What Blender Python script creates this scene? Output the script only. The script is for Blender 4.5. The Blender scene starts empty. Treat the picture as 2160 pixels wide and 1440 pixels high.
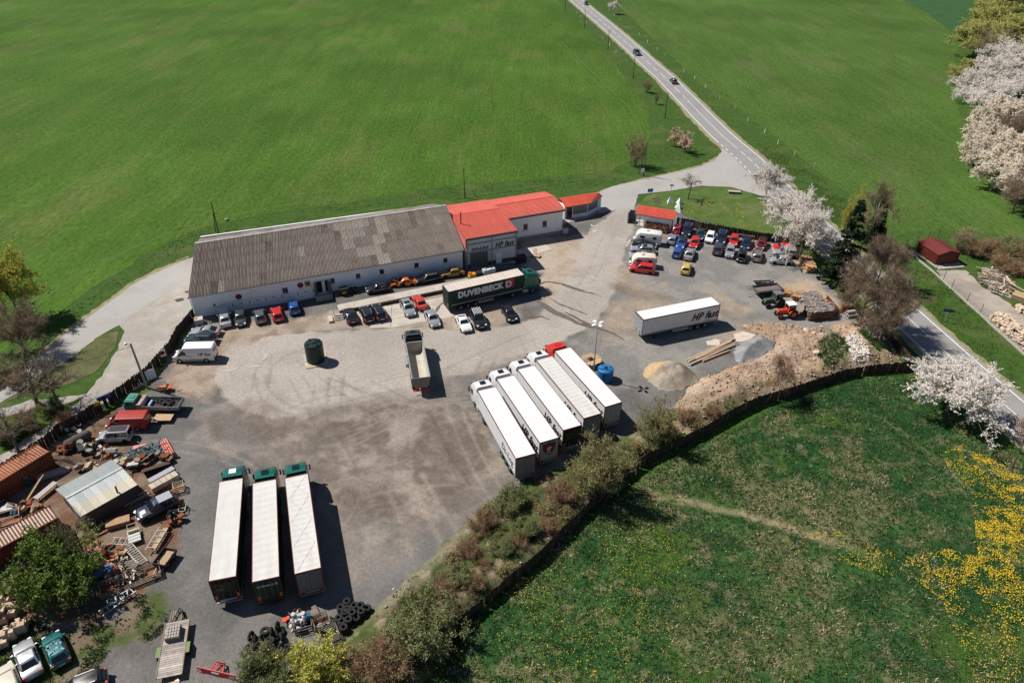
import bpy,bmesh,math,random
import numpy as np
from mathutils import Vector,Matrix
R=math.radians
PI=math.pi
rnd=random.Random(7)
scene=bpy.context.scene
col=scene.collection
# ------------------------------------------------------------------ camera
cam_d=bpy.data.cameras.new('camera')
cam=bpy.data.objects.new('camera',cam_d)
col.objects.link(cam)
cam.location=(0,0,61.765)
cam.rotation_mode='XYZ'
cam.matrix_world=Matrix.Translation((0,0,61.765)) @ Matrix.Rotation(R(90 - 34.045),4,'X') @ Matrix.Rotation(R(0.757),4,'Z')
cam_d.sensor_fit='HORIZONTAL'
cam_d.sensor_width=36.0
cam_d.lens=36.0*1518.0/2160.0
cam_d.clip_start=1.0
cam_d.clip_end=6000.0
scene.camera=cam
# ------------------------------------------------------------------ light
SUN_AZ,SUN_EL=160.0,51.5        # direction towards the sun,counter-clockwise from +X
w=bpy.data.worlds.new('World')
scene.world=w
w.use_nodes=True
nt=w.node_tree
nt.nodes.clear()
sky=nt.nodes.new('ShaderNodeTexSky')
sky.sky_type='NISHITA'
sky.sun_disc=False
sky.sun_elevation=R(SUN_EL)
sky.sun_rotation=R(90 - SUN_AZ)
sky.air_density=0.75
sky.dust_density=0.2
bg=nt.nodes.new('ShaderNodeBackground')
bg.inputs['Strength'].default_value=0.06
ow=nt.nodes.new('ShaderNodeOutputWorld')
nt.links.new(sky.outputs[0],bg.inputs['Color'])
nt.links.new(bg.outputs[0],ow.inputs['Surface'])
sl=bpy.data.lights.new('sun','SUN')
sl.energy=5.0
sl.angle=R(0.5)
sl.color=(1.0,0.955,0.89)
sun=bpy.data.objects.new('sun',sl)
col.objects.link(sun)
sd=Vector((math.cos(R(SUN_AZ))*math.cos(R(SUN_EL)),math.sin(R(SUN_AZ))*math.cos(R(SUN_EL)),math.sin(R(SUN_EL))))
sun.rotation_euler=sd.to_track_quat('Z','Y').to_euler()
sun.location=sd*200
scene.view_settings.view_transform='Standard'
scene.view_settings.look='None'
scene.view_settings.exposure=0.2
scene.view_settings.gamma=1.0
# ------------------------------------------------------------------ materials
MATS={}
def lin(c):
 return tuple(((x/12.92) if x <= 0.04045 else ((x+0.055)/1.055) ** 2.4) for x in c)
def mat(name,c1,c2=None,scale=1.0,rough=0.8,bump=0.0,bscale=None,metal=0.0,spec=0.3,detail=6.0,lo=0.35,hi=0.65,
  coat=0.0,rand=0.0,island=False,c3=None,scale3=0.1,lo3=0.45,hi3=0.6,fine=0.0,fscale=40.0,stretch=None,alpha=1.0,transl=0.0):
 """procedural principled material: noise mix c1/c2, optional large patches c3, fine speckle, per-object or per-island value variation"""
 if name in MATS:
  return MATS[name]
 m=bpy.data.materials.new(name)
 MATS[name]=m
 m.use_nodes=True
 nt=m.node_tree
 N,L=nt.nodes,nt.links
 b=N['Principled BSDF']
 b.inputs['Roughness'].default_value=rough
 b.inputs['Metallic'].default_value=metal
 b.inputs['Specular IOR Level'].default_value=spec
 if coat:
  b.inputs['Coat Weight'].default_value=coat
  b.inputs['Coat Roughness'].default_value=0.08
 if alpha < 1:
  b.inputs['Alpha'].default_value=alpha
 tc=N.new('ShaderNodeTexCoord')
 vec=tc.outputs['Object']
 if stretch:
  mp=N.new('ShaderNodeMapping')
  mp.inputs['Scale'].default_value=stretch[:3]
  if len(stretch) > 3:
   mp.inputs['Rotation'].default_value=(0,0,stretch[3])
  L.new(vec,mp.inputs['Vector'])
  vec=mp.outputs['Vector']
 def noise(sc,det=detail,ro=0.6):
  n=N.new('ShaderNodeTexNoise')
  n.inputs['Scale'].default_value=sc
  n.inputs['Detail'].default_value=det
  n.inputs['Roughness'].default_value=ro
  L.new(vec,n.inputs['Vector'])
  return n.outputs['Fac']
 def rng(v,a,bb,ta=0.0,tb=1.0):
  r=N.new('ShaderNodeMapRange')
  r.inputs['From Min'].default_value=a
  r.inputs['From Max'].default_value=bb
  r.inputs['To Min'].default_value=ta
  r.inputs['To Max'].default_value=tb
  L.new(v,r.inputs['Value'])
  return r.outputs['Result']
 def mix(fac,a,bb,mode='MIX'):
  x=N.new('ShaderNodeMix')
  x.data_type='RGBA'
  x.blend_type=mode
  if isinstance(fac,float):
   x.inputs['Factor'].default_value=fac
  else:
   L.new(fac,x.inputs['Factor'])
  for i,v in ((6,a),(7,bb)):
   if isinstance(v,tuple):
    x.inputs[i].default_value=v[:3]+(1,)
   else:
    L.new(v,x.inputs[i])
  return x.outputs[2]
 c=tuple(c1)
 if c2 is not None:
  c=mix(rng(noise(scale),lo,hi),c,tuple(c2))
 if c3 is not None:
  c=mix(rng(noise(scale3,5.0),lo3,hi3),c,tuple(c3))
 if rand or island:
  if island:
   g=N.new('ShaderNodeNewGeometry')
   rv=g.outputs['Random Per Island']
  else:
   g=N.new('ShaderNodeObjectInfo')
   rv=g.outputs['Random']
  v=rng(rv,0,1,1 - rand,1+rand)
  x=N.new('ShaderNodeVectorMath')
  x.operation='SCALE'
  if isinstance(c,tuple):
   x.inputs[0].default_value=c[:3]
  else:
   L.new(c,x.inputs[0])
  L.new(v,x.inputs['Scale'])
  c=x.outputs[0]
 if fine:
  v=rng(noise(fscale,2.0,0.8),0.25,0.75,1 - fine,1+fine)
  x=N.new('ShaderNodeVectorMath')
  x.operation='SCALE'
  if isinstance(c,tuple):
   x.inputs[0].default_value=c[:3]
  else:
   L.new(c,x.inputs[0])
  L.new(v,x.inputs['Scale'])
  c=x.outputs[0]
 if isinstance(c,tuple):
  b.inputs['Base Color'].default_value=c[:3]+(1,)
 else:
  L.new(c,b.inputs['Base Color'])
 if bump:
  bp=N.new('ShaderNodeBump')
  bp.inputs['Strength'].default_value=1.0
  bp.inputs['Distance'].default_value=bump
  L.new(noise(bscale or scale*4,4.0),bp.inputs['Height'])
  L.new(bp.outputs['Normal'],b.inputs['Normal'])
 if transl:
  t=N.new('ShaderNodeBsdfTranslucent')
  if isinstance(c,tuple):
   t.inputs['Color'].default_value=c[:3]+(1,)
  else:
   L.new(c,t.inputs['Color'])
  ms=N.new('ShaderNodeMixShader')
  ms.inputs['Fac'].default_value=transl
  L.new(b.outputs[0],ms.inputs[1])
  L.new(t.outputs[0],ms.inputs[2])
  L.new(ms.outputs[0],N['Material Output'].inputs['Surface'])
 return m
def paint(name,c,rough=0.35,metal=0.0,coat=0.5,dirt=0.1):
 return mat(name,c,tuple(x*(1 - dirt) for x in c),scale=1.5,rough=rough,metal=metal,coat=coat,spec=0.5,lo=0.4,hi=0.7)
ORD=['first','second','third','fourth','fifth','sixth','seventh','eighth','ninth','tenth','eleventh','twelfth','thirteenth','fourteenth','fifteenth','sixteenth','seventeenth','eighteenth','nineteenth','twentieth','twenty-first','twenty-second','twenty-third','twenty-fourth']
# ------------------------------------------------------------------ mesh building
class MB:
 def __init__(s):
  s.v=[]
  s.f=[]
  s.m=[]
 def add(s,vs,fs,mi=0):
  o=len(s.v)
  s.v += [tuple(p) for p in vs]
  s.f += [tuple(i+o for i in f) for f in fs]
  s.m += [mi]*len(fs)
  return s
 def box(s,c,d,rz=0.0,mi=0,rx=0.0,ry=0.0,taper=1.0):
  x,y,z=d[0]/2,d[1]/2,d[2]/2
  t=taper
  vs=[(-x,-y,-z),(x,-y,-z),(x,y,-z),(-x,y,-z),(-x*t,-y*t,z),(x*t,-y*t,z),(x*t,y*t,z),(-x*t,y*t,z)]
  if rz or rx or ry:
   m=Matrix.Rotation(rz,3,'Z') @ Matrix.Rotation(ry,3,'Y') @ Matrix.Rotation(rx,3,'X')
   vs=[m @ Vector(p) for p in vs]
  vs=[(p[0]+c[0],p[1]+c[1],p[2]+c[2]) for p in vs]
  return s.add(vs,[(0,3,2,1),(4,5,6,7),(0,1,5,4),(1,2,6,5),(2,3,7,6),(3,0,4,7)],mi)
 def span(s,a,b,mi=0):
  """axis aligned box from corner a to corner b"""
  return s.box([(a[i]+b[i])/2 for i in range(3)],[abs(b[i] - a[i]) for i in range(3)],0,mi)
 def tube(s,p0,p1,r0,r1=None,n=6,mi=0,caps=True):
  r1=r0 if r1 is None else r1
  p0,p1=Vector(p0),Vector(p1)
  d=(p1 - p0)
  if d.length < 1e-6:
   return s
  d.normalize()
  a=d.orthogonal().normalized()
  b=d.cross(a)
  vs=[]
  for p,r in ((p0,r0),(p1,r1)):
   for k in range(n):
    t=2*PI*k/n
    vs.append(p+(a*math.cos(t)+b*math.sin(t))*r)
  fs=[(k,(k+1) % n,n+(k+1) % n,n+k) for k in range(n)]
  if caps:
   fs += [tuple(range(n - 1,-1,-1)),tuple(range(n,2*n))]
  return s.add(vs,fs,mi)
 def beam(s,p0,p1,w,h=None,mi=0,roll=0.0):
  """rectangular bar between two points"""
  h=w if h is None else h
  p0,p1=Vector(p0),Vector(p1)
  d=(p1 - p0).normalized()
  up=Vector((0,0,1)) if abs(d.z) < 0.95 else Vector((1,0,0))
  a=d.cross(up).normalized()
  b=a.cross(d)
  if roll:
   a,b=a*math.cos(roll)+b*math.sin(roll),b*math.cos(roll) - a*math.sin(roll)
  vs=[]
  for p in (p0,p1):
   for i,j in ((-1,-1),(1,-1),(1,1),(-1,1)):
    vs.append(p+a*(i*w/2)+b*(j*h/2))
  return s.add(vs,[(0,1,2,3),(7,6,5,4),(0,4,5,1),(1,5,6,2),(2,6,7,3),(3,7,4,0)],mi)
 def prism(s,poly,z0,z1,mi=0):
  n=len(poly)
  vs=[(p[0],p[1],z0) for p in poly]+[(p[0],p[1],z1) for p in poly]
  fs=[(k,(k+1) % n,n+(k+1) % n,n+k) for k in range(n)]+[tuple(range(n - 1,-1,-1)),tuple(range(n,2*n))]
  return s.add(vs,fs,mi)
 def lathe(s,c,prof,n=24,mi=0):
  """prof: list of (r, z), revolved round the vertical axis at c"""
  vs=[]
  for r,z in prof:
   for k in range(n):
    t=2*PI*k/n
    vs.append((c[0]+r*math.cos(t),c[1]+r*math.sin(t),c[2]+z))
  fs=[]
  for i in range(len(prof) - 1):
   for k in range(n):
    fs.append((i*n+k,i*n+(k+1) % n,(i+1)*n+(k+1) % n,(i+1)*n+k))
  return s.add(vs,fs,mi)
 def loft(s,rings,mi=0,close=True,caps=True):
  n=len(rings[0])
  vs=[p for r in rings for p in r]
  fs=[]
  for i in range(len(rings) - 1):
   for k in range(n if close else n - 1):
    fs.append((i*n+k,i*n+(k+1) % n,(i+1)*n+(k+1) % n,(i+1)*n+k))
  if caps:
   fs += [tuple(range(n - 1,-1,-1)),tuple((len(rings) - 1)*n+k for k in range(n))]
  return s.add(vs,fs,mi)
 def torus(s,c,R0,r,axis='z',n=18,k=8,mi=0,flat=1.0):
  rings=[]
  vs=[]
  for i in range(n):
   t=2*PI*i/n
   for j in range(k):
    u=2*PI*j/k
    rr=R0+r*math.cos(u)
    p=(rr*math.cos(t),rr*math.sin(t),r*flat*math.sin(u))
    if axis == 'y':
     p=(p[0],p[2],p[1])
    elif axis == 'x':
     p=(p[2],p[0],p[1])
    vs.append((p[0]+c[0],p[1]+c[1],p[2]+c[2]))
  fs=[(i*k+j,((i+1) % n)*k+j,((i+1) % n)*k+(j+1) % k,i*k+(j+1) % k) for i in range(n) for j in range(k)]
  return s.add(vs,fs,mi)
 def mesh(s,name,smooth=None):
  me=bpy.data.meshes.new(name)
  me.from_pydata(s.v,[],s.f)
  if any(s.m):
   me.polygons.foreach_set('material_index',s.m)
  bm=bmesh.new()
  bm.from_mesh(me)
  bmesh.ops.recalc_face_normals(bm,faces=bm.faces)
  bm.to_mesh(me)
  bm.free()
  if smooth is not None:
   me.polygons.foreach_set('use_smooth',[True]*len(me.polygons))
   me.set_sharp_from_angle(angle=R(smooth))
  me.update()
  return me
def tag(o,label=None,cat=None,group=None,kind=None):
 if label:
  o['label']=label
 if cat:
  o['category']=cat
 if group:
  o['group']=group
 if kind:
  o['kind']=kind
 return o
def put(name,me,mats,parent=None,loc=(0,0,0),rz=0.0):
 """link one mesh object"""
 o=bpy.data.objects.new(name,me)
 col.objects.link(o)
 o.location=loc
 o.rotation_euler=(0,0,rz)
 if not isinstance(mats,(list,tuple)):
  mats=[mats]
 if len(me.materials) == 0:
  for m in mats:
   me.materials.append(m)
 else:
  for i,m in enumerate(mats):
   if i < len(o.material_slots) and me.materials[i] is not m:
    o.material_slots[i].link='OBJECT'
    o.material_slots[i].material=m
 if parent:
  o.parent=parent
 return o
def part(name,mb,mats,parent,smooth=None,loc=(0,0,0),rz=0.0):
 return put(name,mb.mesh(name,smooth),mats,parent,loc,rz)
def thing(name,label,cat,loc=(0,0,0),rz=0.0,group=None):
 o=bpy.data.objects.new(name,None)
 col.objects.link(o)
 o.empty_display_size=0.3
 o.location=loc if len(loc) == 3 else (loc[0],loc[1],0)
 o.rotation_euler=(0,0,rz)
 return tag(o,label,cat,group)
def single(name,mb,mats,label,cat,loc=(0,0,0),rz=0.0,group=None,smooth=None):
 loc=loc if len(loc) == 3 else (loc[0],loc[1],0)
 return tag(put(name,mb.mesh(name,smooth),mats,None,loc,rz),label,cat,group)
def copy_tree(o,parent=None,**kw):
 c=o.copy()
 col.objects.link(c)
 c.parent=parent
 for ch in o.children:
  copy_tree(ch,c)
 for k,v in kw.items():
  c[k]=v
 return c
def lettering(text,size,parent,m,matrix,shear=0.0,bold=0.0,depth=0.004,align='LEFT',sx=1.0,name='lettering',spacing=1.0):
 cu=bpy.data.curves.new('text','FONT')
 cu.body=text
 cu.size=size
 cu.shear=shear
 cu.offset=bold
 cu.extrude=depth
 cu.align_x=align
 cu.space_character=spacing
 cu.resolution_u=3
 t=bpy.data.objects.new('text',cu)
 me=bpy.data.meshes.new_from_object(t)
 bpy.data.objects.remove(t)
 bpy.data.curves.remove(cu)
 me.transform(Matrix.Diagonal((sx,1,1,1)))
 me.transform(matrix)
 me.materials.clear()
 return put(name,me,m,parent)
def frame(origin,xdir,ydir):
 """matrix that maps text plane (x right, y up, z out) to a wall"""
 x,y=Vector(xdir).normalized(),Vector(ydir).normalized()
 z=x.cross(y)
 return Matrix(((x.x,y.x,z.x,origin[0]),(x.y,y.y,z.y,origin[1]),(x.z,y.z,z.z,origin[2]),(0,0,0,1)))
def sheet(name,poly,z,m,kind='structure',jitter=0.0,step=1.5,seed=1):
 """flat ground sheet from an outline; the edge is broken up by jitter metres"""
 rr=random.Random(seed)
 pts=[]
 n=len(poly)
 for i in range(n):
  a,b=Vector(poly[i]).to_2d(),Vector(poly[(i+1) % n]).to_2d()
  k=max(1,int((b - a).length/step)) if jitter else 1
  k=min(k,120)
  for j in range(k):
   p=a.lerp(b,j/k)
   if jitter:
    p=p+Vector((rr.gauss(0,jitter),rr.gauss(0,jitter)))
   pts.append((p.x,p.y,z))
 me=bpy.data.meshes.new(name)
 bm=bmesh.new()
 vs=[bm.verts.new(p) for p in pts]
 es=[bm.edges.new((vs[i],vs[(i+1) % len(vs)])) for i in range(len(vs))]
 bmesh.ops.triangle_fill(bm,use_beauty=True,use_dissolve=False,edges=es)
 bmesh.ops.recalc_face_normals(bm,faces=bm.faces)
 for f in bm.faces:
  if f.normal.z < 0:
   f.normal_flip()
 bm.to_mesh(me)
 bm.free()
 o=put(name,me,m)
 if kind:
  o['kind']=kind
 return o
def smooth_line(pts,step=2.0):
 """Catmull-Rom resample of a polyline in the plane"""
 P=[Vector(p).to_2d() for p in pts]
 P=[P[0]*2 - P[1]]+P+[P[-1]*2 - P[-2]]
 out=[]
 for i in range(1,len(P) - 2):
  n=max(1,int((P[i+1] - P[i]).length/step))
  for j in range(n):
   t=j/n
   p0,p1,p2,p3=P[i - 1],P[i],P[i+1],P[i+2]
   out.append(0.5*((2*p1)+(p2 - p0)*t+(2*p0 - 5*p1+4*p2 - p3)*t*t+(3*p1 - p0 - 3*p2+p3)*t ** 3))
 out.append(P[-2])
 return out
def ribbon(mb,pts,wd,z,mi=0,jit=0.0,rr=rnd):
 """flat strip along a polyline; wd is a width or a list"""
 n=len(pts)
 vs=[]
 for i,p in enumerate(pts):
  d=(pts[min(i+1,n - 1)] - pts[max(i - 1,0)]).normalized()
  nn=Vector((-d.y,d.x))
  ww=(wd[i] if isinstance(wd,(list,tuple)) else wd)/2
  a,b=p+nn*(ww+rr.gauss(0,jit)),p - nn*(ww+rr.gauss(0,jit))
  vs += [(a.x,a.y,z),(b.x,b.y,z)]
 mb.add(vs,[(2*i,2*i+1,2*i+3,2*i+2) for i in range(n - 1)],mi)
 return mb
def inpoly(p,poly):
 x,y=p[0],p[1]
 c=False
 n=len(poly)
 j=n - 1
 for i in range(n):
  xi,yi=poly[i][0],poly[i][1]
  xj,yj=poly[j][0],poly[j][1]
  if (yi > y) != (yj > y) and x < (xj - xi)*(y - yi)/(yj - yi)+xi:
   c=not c
  j=i
 return c
def inpoly_np(X,Y,poly):
 c=np.zeros(X.shape,bool)
 n=len(poly)
 j=n - 1
 for i in range(n):
  xi,yi=poly[i][0],poly[i][1]
  xj,yj=poly[j][0],poly[j][1]
  if yi != yj:
   c ^= ((yi > Y) != (yj > Y)) & (X < (xj - xi)*(Y - yi)/(yj - yi)+xi)
  j=i
 return c
def edge_dist(X,Y,poly):
 d=np.full(X.shape,1e9)
 n=len(poly)
 for i in range(n):
  ax,ay=poly[i][0],poly[i][1]
  bx,by=poly[(i+1) % n][0],poly[(i+1) % n][1]
  vx,vy=bx - ax,by - ay
  t=np.clip(((X - ax)*vx+(Y - ay)*vy)/(vx*vx+vy*vy+1e-9),0,1)
  d=np.minimum(d,np.hypot(X - ax - t*vx,Y - ay - t*vy))
 return d
_ng=np.random.RandomState(3)
_perm=_ng.rand(257,257)
def vnoise(X,Y,sc,oct=3):
 """value noise in 0..1"""
 out=np.zeros(X.shape)
 amp=1.0
 tot=0
 for o in range(oct):
  x,y=X*sc+37.3*o,Y*sc+91.7*o
  xi,yi=np.floor(x).astype(int),np.floor(y).astype(int)
  fx,fy=x - xi,y - yi
  fx,fy=fx*fx*(3 - 2*fx),fy*fy*(3 - 2*fy)
  a=_perm[xi % 256,yi % 256]
  b=_perm[(xi+1) % 256,yi % 256]
  c=_perm[xi % 256,(yi+1) % 256]
  d=_perm[(xi+1) % 256,(yi+1) % 256]
  out += amp*((a*(1 - fx)+b*fx)*(1 - fy)+(c*(1 - fx)+d*fx)*fy)
  tot += amp
  amp *= 0.5
  sc *= 2.1
 return out/tot
# ------------------------------------------------------------------ ground and roads
m_grass=mat('rough_grass',(0.034,0.080,0.013),(0.062,0.108,0.022),scale=0.9,rough=0.9,bump=0.10,bscale=3.0,c3=(0.100,0.115,0.040),scale3=0.12,lo3=0.52,hi3=0.72,fine=0.45,fscale=6.0,spec=0.1)
def field_mat(name,c1,c2,c3,rot,am_=1.0):
 m=mat(name,c1,c2,scale=0.10,rough=0.95,bump=0.06,bscale=2.2,c3=c3,scale3=0.05,lo3=0.52,hi3=0.72,fine=0.38,fscale=1.5,spec=0.08,stretch=(1.0,0.4,1.0,rot))
 N,L=m.node_tree.nodes,m.node_tree.links
 b=N['Principled BSDF']
 c=b.inputs['Base Color'].links[0].from_socket
 tc=N.new('ShaderNodeTexCoord')
 for sc_,am,st in ((5.0,0.30,(1,1)),(0.8,0.24*am_,(2.4,0.10)),(0.10,0.16*am_,(3.0,0.3)),(0.022,0.16,(1,1))):
  mp=N.new('ShaderNodeMapping')
  mp.inputs['Rotation'].default_value=(0,0,rot)
  mp.inputs['Scale'].default_value=(st[0],st[1],1)
  L.new(tc.outputs['Object'],mp.inputs['Vector'])
  n=N.new('ShaderNodeTexNoise')
  n.inputs['Scale'].default_value=sc_
  n.inputs['Detail'].default_value=3.0
  L.new(mp.outputs['Vector'],n.inputs['Vector'])
  r=N.new('ShaderNodeMapRange')
  r.inputs['From Min'].default_value=0.3
  r.inputs['From Max'].default_value=0.7
  r.inputs['To Min'].default_value=1 - am
  r.inputs['To Max'].default_value=1+am
  L.new(n.outputs['Fac'],r.inputs['Value'])
  x=N.new('ShaderNodeVectorMath')
  x.operation='SCALE'
  L.new(c,x.inputs[0])
  L.new(r.outputs['Result'],x.inputs['Scale'])
  c=x.outputs[0]
 L.new(c,b.inputs['Base Color'])
 return m
m_wheat=field_mat('young_cereal',(0.051,0.109,0.014),(0.066,0.122,0.019),(0.092,0.120,0.030),-0.12,0.5)
m_wheat2=field_mat('young_cereal_pale',(0.057,0.110,0.020),(0.071,0.122,0.026),(0.086,0.120,0.036),0.75,0.45)
m_dirt=mat('brown_earth',(0.22,0.150,0.098),(0.34,0.245,0.165),scale=0.6,rough=0.95,bump=0.08,bscale=4.0,c3=(0.27,0.23,0.19),scale3=0.2,fine=0.35,fscale=9.0,spec=0.1)
m_concrete=mat('pale_concrete',(0.44,0.385,0.325),(0.50,0.455,0.400),scale=0.5,rough=0.9,bump=0.006,bscale=9.0,c3=(0.36,0.305,0.25),scale3=0.3,lo3=0.5,hi3=0.7,fine=0.1,fscale=14.0)
m_road=mat('road_asphalt',(0.262,0.250,0.240),(0.290,0.278,0.266),scale=0.25,rough=0.9,bump=0.004,bscale=18.0,c3=(0.225,0.215,0.205),scale3=0.12,lo3=0.5,hi3=0.75,fine=0.08,fscale=14.0,stretch=(1.0,1.0,1.0))
m_lane=mat('lane_asphalt',(0.345,0.328,0.308),(0.385,0.366,0.344),scale=0.3,rough=0.92,bump=0.006,bscale=14.0,c3=(0.300,0.275,0.245),scale3=0.15,lo3=0.5,hi3=0.75,fine=0.1,fscale=12.0)
m_lanegravel=mat('lane_gravel',(0.30,0.262,0.222),(0.40,0.358,0.310),scale=0.5,rough=0.95,bump=0.02,bscale=8.0,c3=(0.31,0.29,0.26),scale3=0.2,fine=0.22,fscale=10.0)
m_line=mat('road_paint',(0.78,0.77,0.74),(0.62,0.60,0.57),scale=2.0,rough=0.7)
m_wet=mat('wet_ground',(0.120,0.098,0.082),(0.165,0.138,0.116),scale=0.9,rough=0.35,spec=0.4)
m_dryedge=mat('dry_verge',(0.30,0.26,0.17),(0.20,0.19,0.085),scale=0.8,rough=0.95,bump=0.04,bscale=4,fine=0.35,fscale=7.0)
S=3200.0
sheet('ground',[(-S,-400),(S,-400),(S,2*S),(-S,2*S)],0.0,m_grass)
# cereal fields, on either side of the country road
FIELD_L=[(-110.6,60.8),(-83.9,69.8),(-75.4,86.1),(-71.2,106.2),(-66.0,123.3),(-59.3,132.5),(-38.5,142.1),(-14.3,153.5),(7.1,158.3),(23.1,164.3),(35.5,185.2),(38.7,210.3),(37.5,235.6),(35.3,278.1),(30.2,333.8),(21.8,399.7),(16.0,470.0),(-40.0,900.0),(-600.0,900.0),(-600.0,120.0)]
sheet('field',FIELD_L,0.02,m_wheat,jitter=0.25,step=2.0)
FIELD_R=[(47.9,424.2),(53.1,361.8),(57.3,295.1),(61.0,242.5),(66.4,215.3),(70.3,186.6),(72.9,160.6),(75.6,143.9),(77.4,131.8),(83.6,132.9),(93.3,133.2),(99.9,129.7),(112.4,137.8),(111.2,147.6),(109.1,157.8),(119.3,188.5),(145.6,246.7),(186.4,324.1),(199.1,377.1),(206.4,430.8),(207.6,534.8)]
sheet('field',FIELD_R,0.02,m_wheat2,jitter=0.25,step=2.0)
# pale wheel tracks drilled into the cereal
tl=MB()
for off in range(2):
 for a in (((-64.0,114.2),(-51.3,125.2),(-31.7,138.0),(-8.7,147.2),(17.0,158.0)),((-79.7,93.5),(-77.2,107.0),(-70.2,122.6),(-59.2,135.2),(-29.6,149.4)),
              ((17.3,304.5),(26.2,252.9),(33.5,210.0),(33.0,185.1))):
  ln=smooth_line(a,3.0)
  for sgn in (-1,1):
   pts=[p+Vector((sgn*0.8 if abs((ln[-1] - ln[0]).y) > abs((ln[-1] - ln[0]).x) else 0.0,sgn*0.95)) for p in ln]
   if off == 0:
    ribbon(tl,pts,0.30,0.03,0,0.06)
tag(put('wheel_track',tl.mesh('wheel_track'),mat('tramline',(0.080,0.138,0.028),(0.058,0.124,0.018),scale=0.5,rough=0.95,fine=0.3,fscale=4.0)),kind='structure')
# country road with edge lines and centre line
RL=[(11.0,539.1),(27.3,407.3),(31.3,377.4),(34.2,354.7),(38.9,321.5),(42.2,295.8),(45.8,265.2),(47.4,244.8),(49.2,227.0),(50.2,209.9),(51.1,197.2),(52.3,188.9),(54.1,178.6),(55.1,169.2),(56.0,157.4),(58.4,131.7),(59.9,113.2),(61.4,98.6),(62.1,93.5),(62.8,89.2),(63.7,82.3),(64.5,77.3),(65.0,75.6),(66.0,70.5),(68.1,60.2)]
RR=[(25.1,495.0),(34.8,402.1),(38.1,376.7),(41.5,351.8),(45.0,327.7),(48.2,299.5),(50.8,274.6),(52.4,257.5),(54.9,243.4),(56.6,221.2),(57.6,207.5),(58.9,196.3),(60.0,186.2),(61.1,177.2),(62.3,168.9),(62.9,154.0),(64.6,133.2),(65.8,117.0),(66.6,106.4),(67.6,100.6),(68.4,94.1),(69.2,87.9),(70.2,80.9),(70.6,78.3),(72.3,66.5)]
RL2,RR2=smooth_line(RL,3.0),smooth_line(RR,3.0)
def resample(P,n):
 d=[0]
 for i in range(1,len(P)):
  d.append(d[-1]+(P[i] - P[i - 1]).length)
 out=[]
 j=0
 for k in range(n):
  t=d[-1]*k/(n - 1)
  while j < len(P) - 2 and d[j+1] < t:
   j += 1
  u=(t - d[j])/max(1e-6,d[j+1] - d[j])
  out.append(P[j].lerp(P[j+1],min(1,max(0,u))))
 return out
NR=260
RL3,RR3=resample(RL2,NR),resample(RR2,NR)
mid=[(a+b)/2 for a,b in zip(RL3,RR3)]
# even out the width of the carriageway along the smoothed centre line
for it in range(12):
 mid=[mid[0]]+[(mid[i - 1]+mid[i]*2+mid[i+1])/4 for i in range(1,NR - 1)]+[mid[-1]]
def normal(P,i):
 d=(P[min(i+1,len(P) - 1)] - P[max(i - 1,0)]).normalized()
 return Vector((-d.y,d.x))
mb=MB()
ribbon(mb,mid,7.3,0.04,0,0.03)
tag(put('road',mb.mesh('road'),m_road),kind='structure')
mb=MB()
ribbon(mb,mid,9.0,0.03,0,0.16)
tag(put('road_shoulder',mb.mesh('road_shoulder'),m_dryedge),kind='structure')
HW=3.05
jn=(54.4,175.2)
ja=min(range(NR),key=lambda i: (mid[i] - Vector((53.6,183.7))).length)
jb=min(range(NR),key=lambda i: (mid[i] - Vector((58.1,149.7))).length)
dash0=min(range(NR),key=lambda i: (mid[i] - Vector((54.6,224.7))).length)
dash1=min(range(NR),key=lambda i: (mid[i] - Vector((55.5,179.4))).length)
lines=MB()
def offs(i0,i1,o):
 return [mid[i]+normal(mid,i)*o for i in range(i0,i1)]
side=1 if (Vector(RL3[100]) - mid[100]).dot(normal(mid,100)) > 0 else -1
ribbon(lines,offs(0,NR,-side*HW),0.22,0.052)
ribbon(lines,offs(0,ja,side*HW),0.22,0.052)
ribbon(lines,offs(jb,NR,side*HW),0.22,0.052)
ribbon(lines,offs(dash0,dash1,0.0),0.15,0.052)
ribbon(lines,offs(jb+12,NR,0.0),0.14,0.052)
acc=0.0
def dashes(i0,i1,o,on,gap,wd):
 P=offs(i0,i1,o)
 P=resample(P,max(2,int(sum((P[k+1] - P[k]).length for k in range(len(P) - 1))/0.5)))
 k=0
 while k < len(P) - 2:
  seg=P[k:k+int(on/0.5)+1]
  if len(seg) > 1:
   ribbon(lines,seg,wd,0.052)
  k += int((on+gap)/0.5)
dashes(0,dash0,0.0,6.0,3.0,0.17)
dashes(dash1,jb+12,0.0,3.0,1.5,0.17)
dashes(ja,jb,side*HW,1.5,1.5,0.26)
tag(put('road_marking',lines.mesh('road_marking'),m_line),kind='structure')
# side lane from the junction to the yard, behind the warehouse and on to the left
sheet('side_road',[(54.1,184.4),(52.3,177.9),(49.4,172.3),(44.9,167.6),(37.5,163.3),(29.2,158.5),(22.0,154.2),(19.2,151.4),(9.8,145.5),(-8.0,134.1),(-34.5,123.7),(-57.8,118.1),(-58.9,117.5),(-62.9,111.6),(-65.2,107.3),(-66.7,100.2),(-68.2,94.0),(-69.3,87.9),(-69.4,83.1),(-71.0,78.9),(-74.3,69.1),(-71.3,64.8),(-68.7,75.0),(-67.0,78.7),(-65.8,81.5),(-64.6,85.5),(-63.1,91.9),(-61.5,94.8),(-60.4,99.9),(-58.3,104.3),(-55.7,108.1),(-32.7,115.1),(-7.3,119.5),(11.1,132.4),(17.2,134.9),(23.8,135.1),(27.4,150.0),(35.6,152.5),(42.6,155.5),(49.5,154.9),(54.1,150.4),(57.7,148.4),(57.8,158.9),(56.6,171.9)],0.034,m_lane,jitter=0.06,step=1.0)
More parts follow.
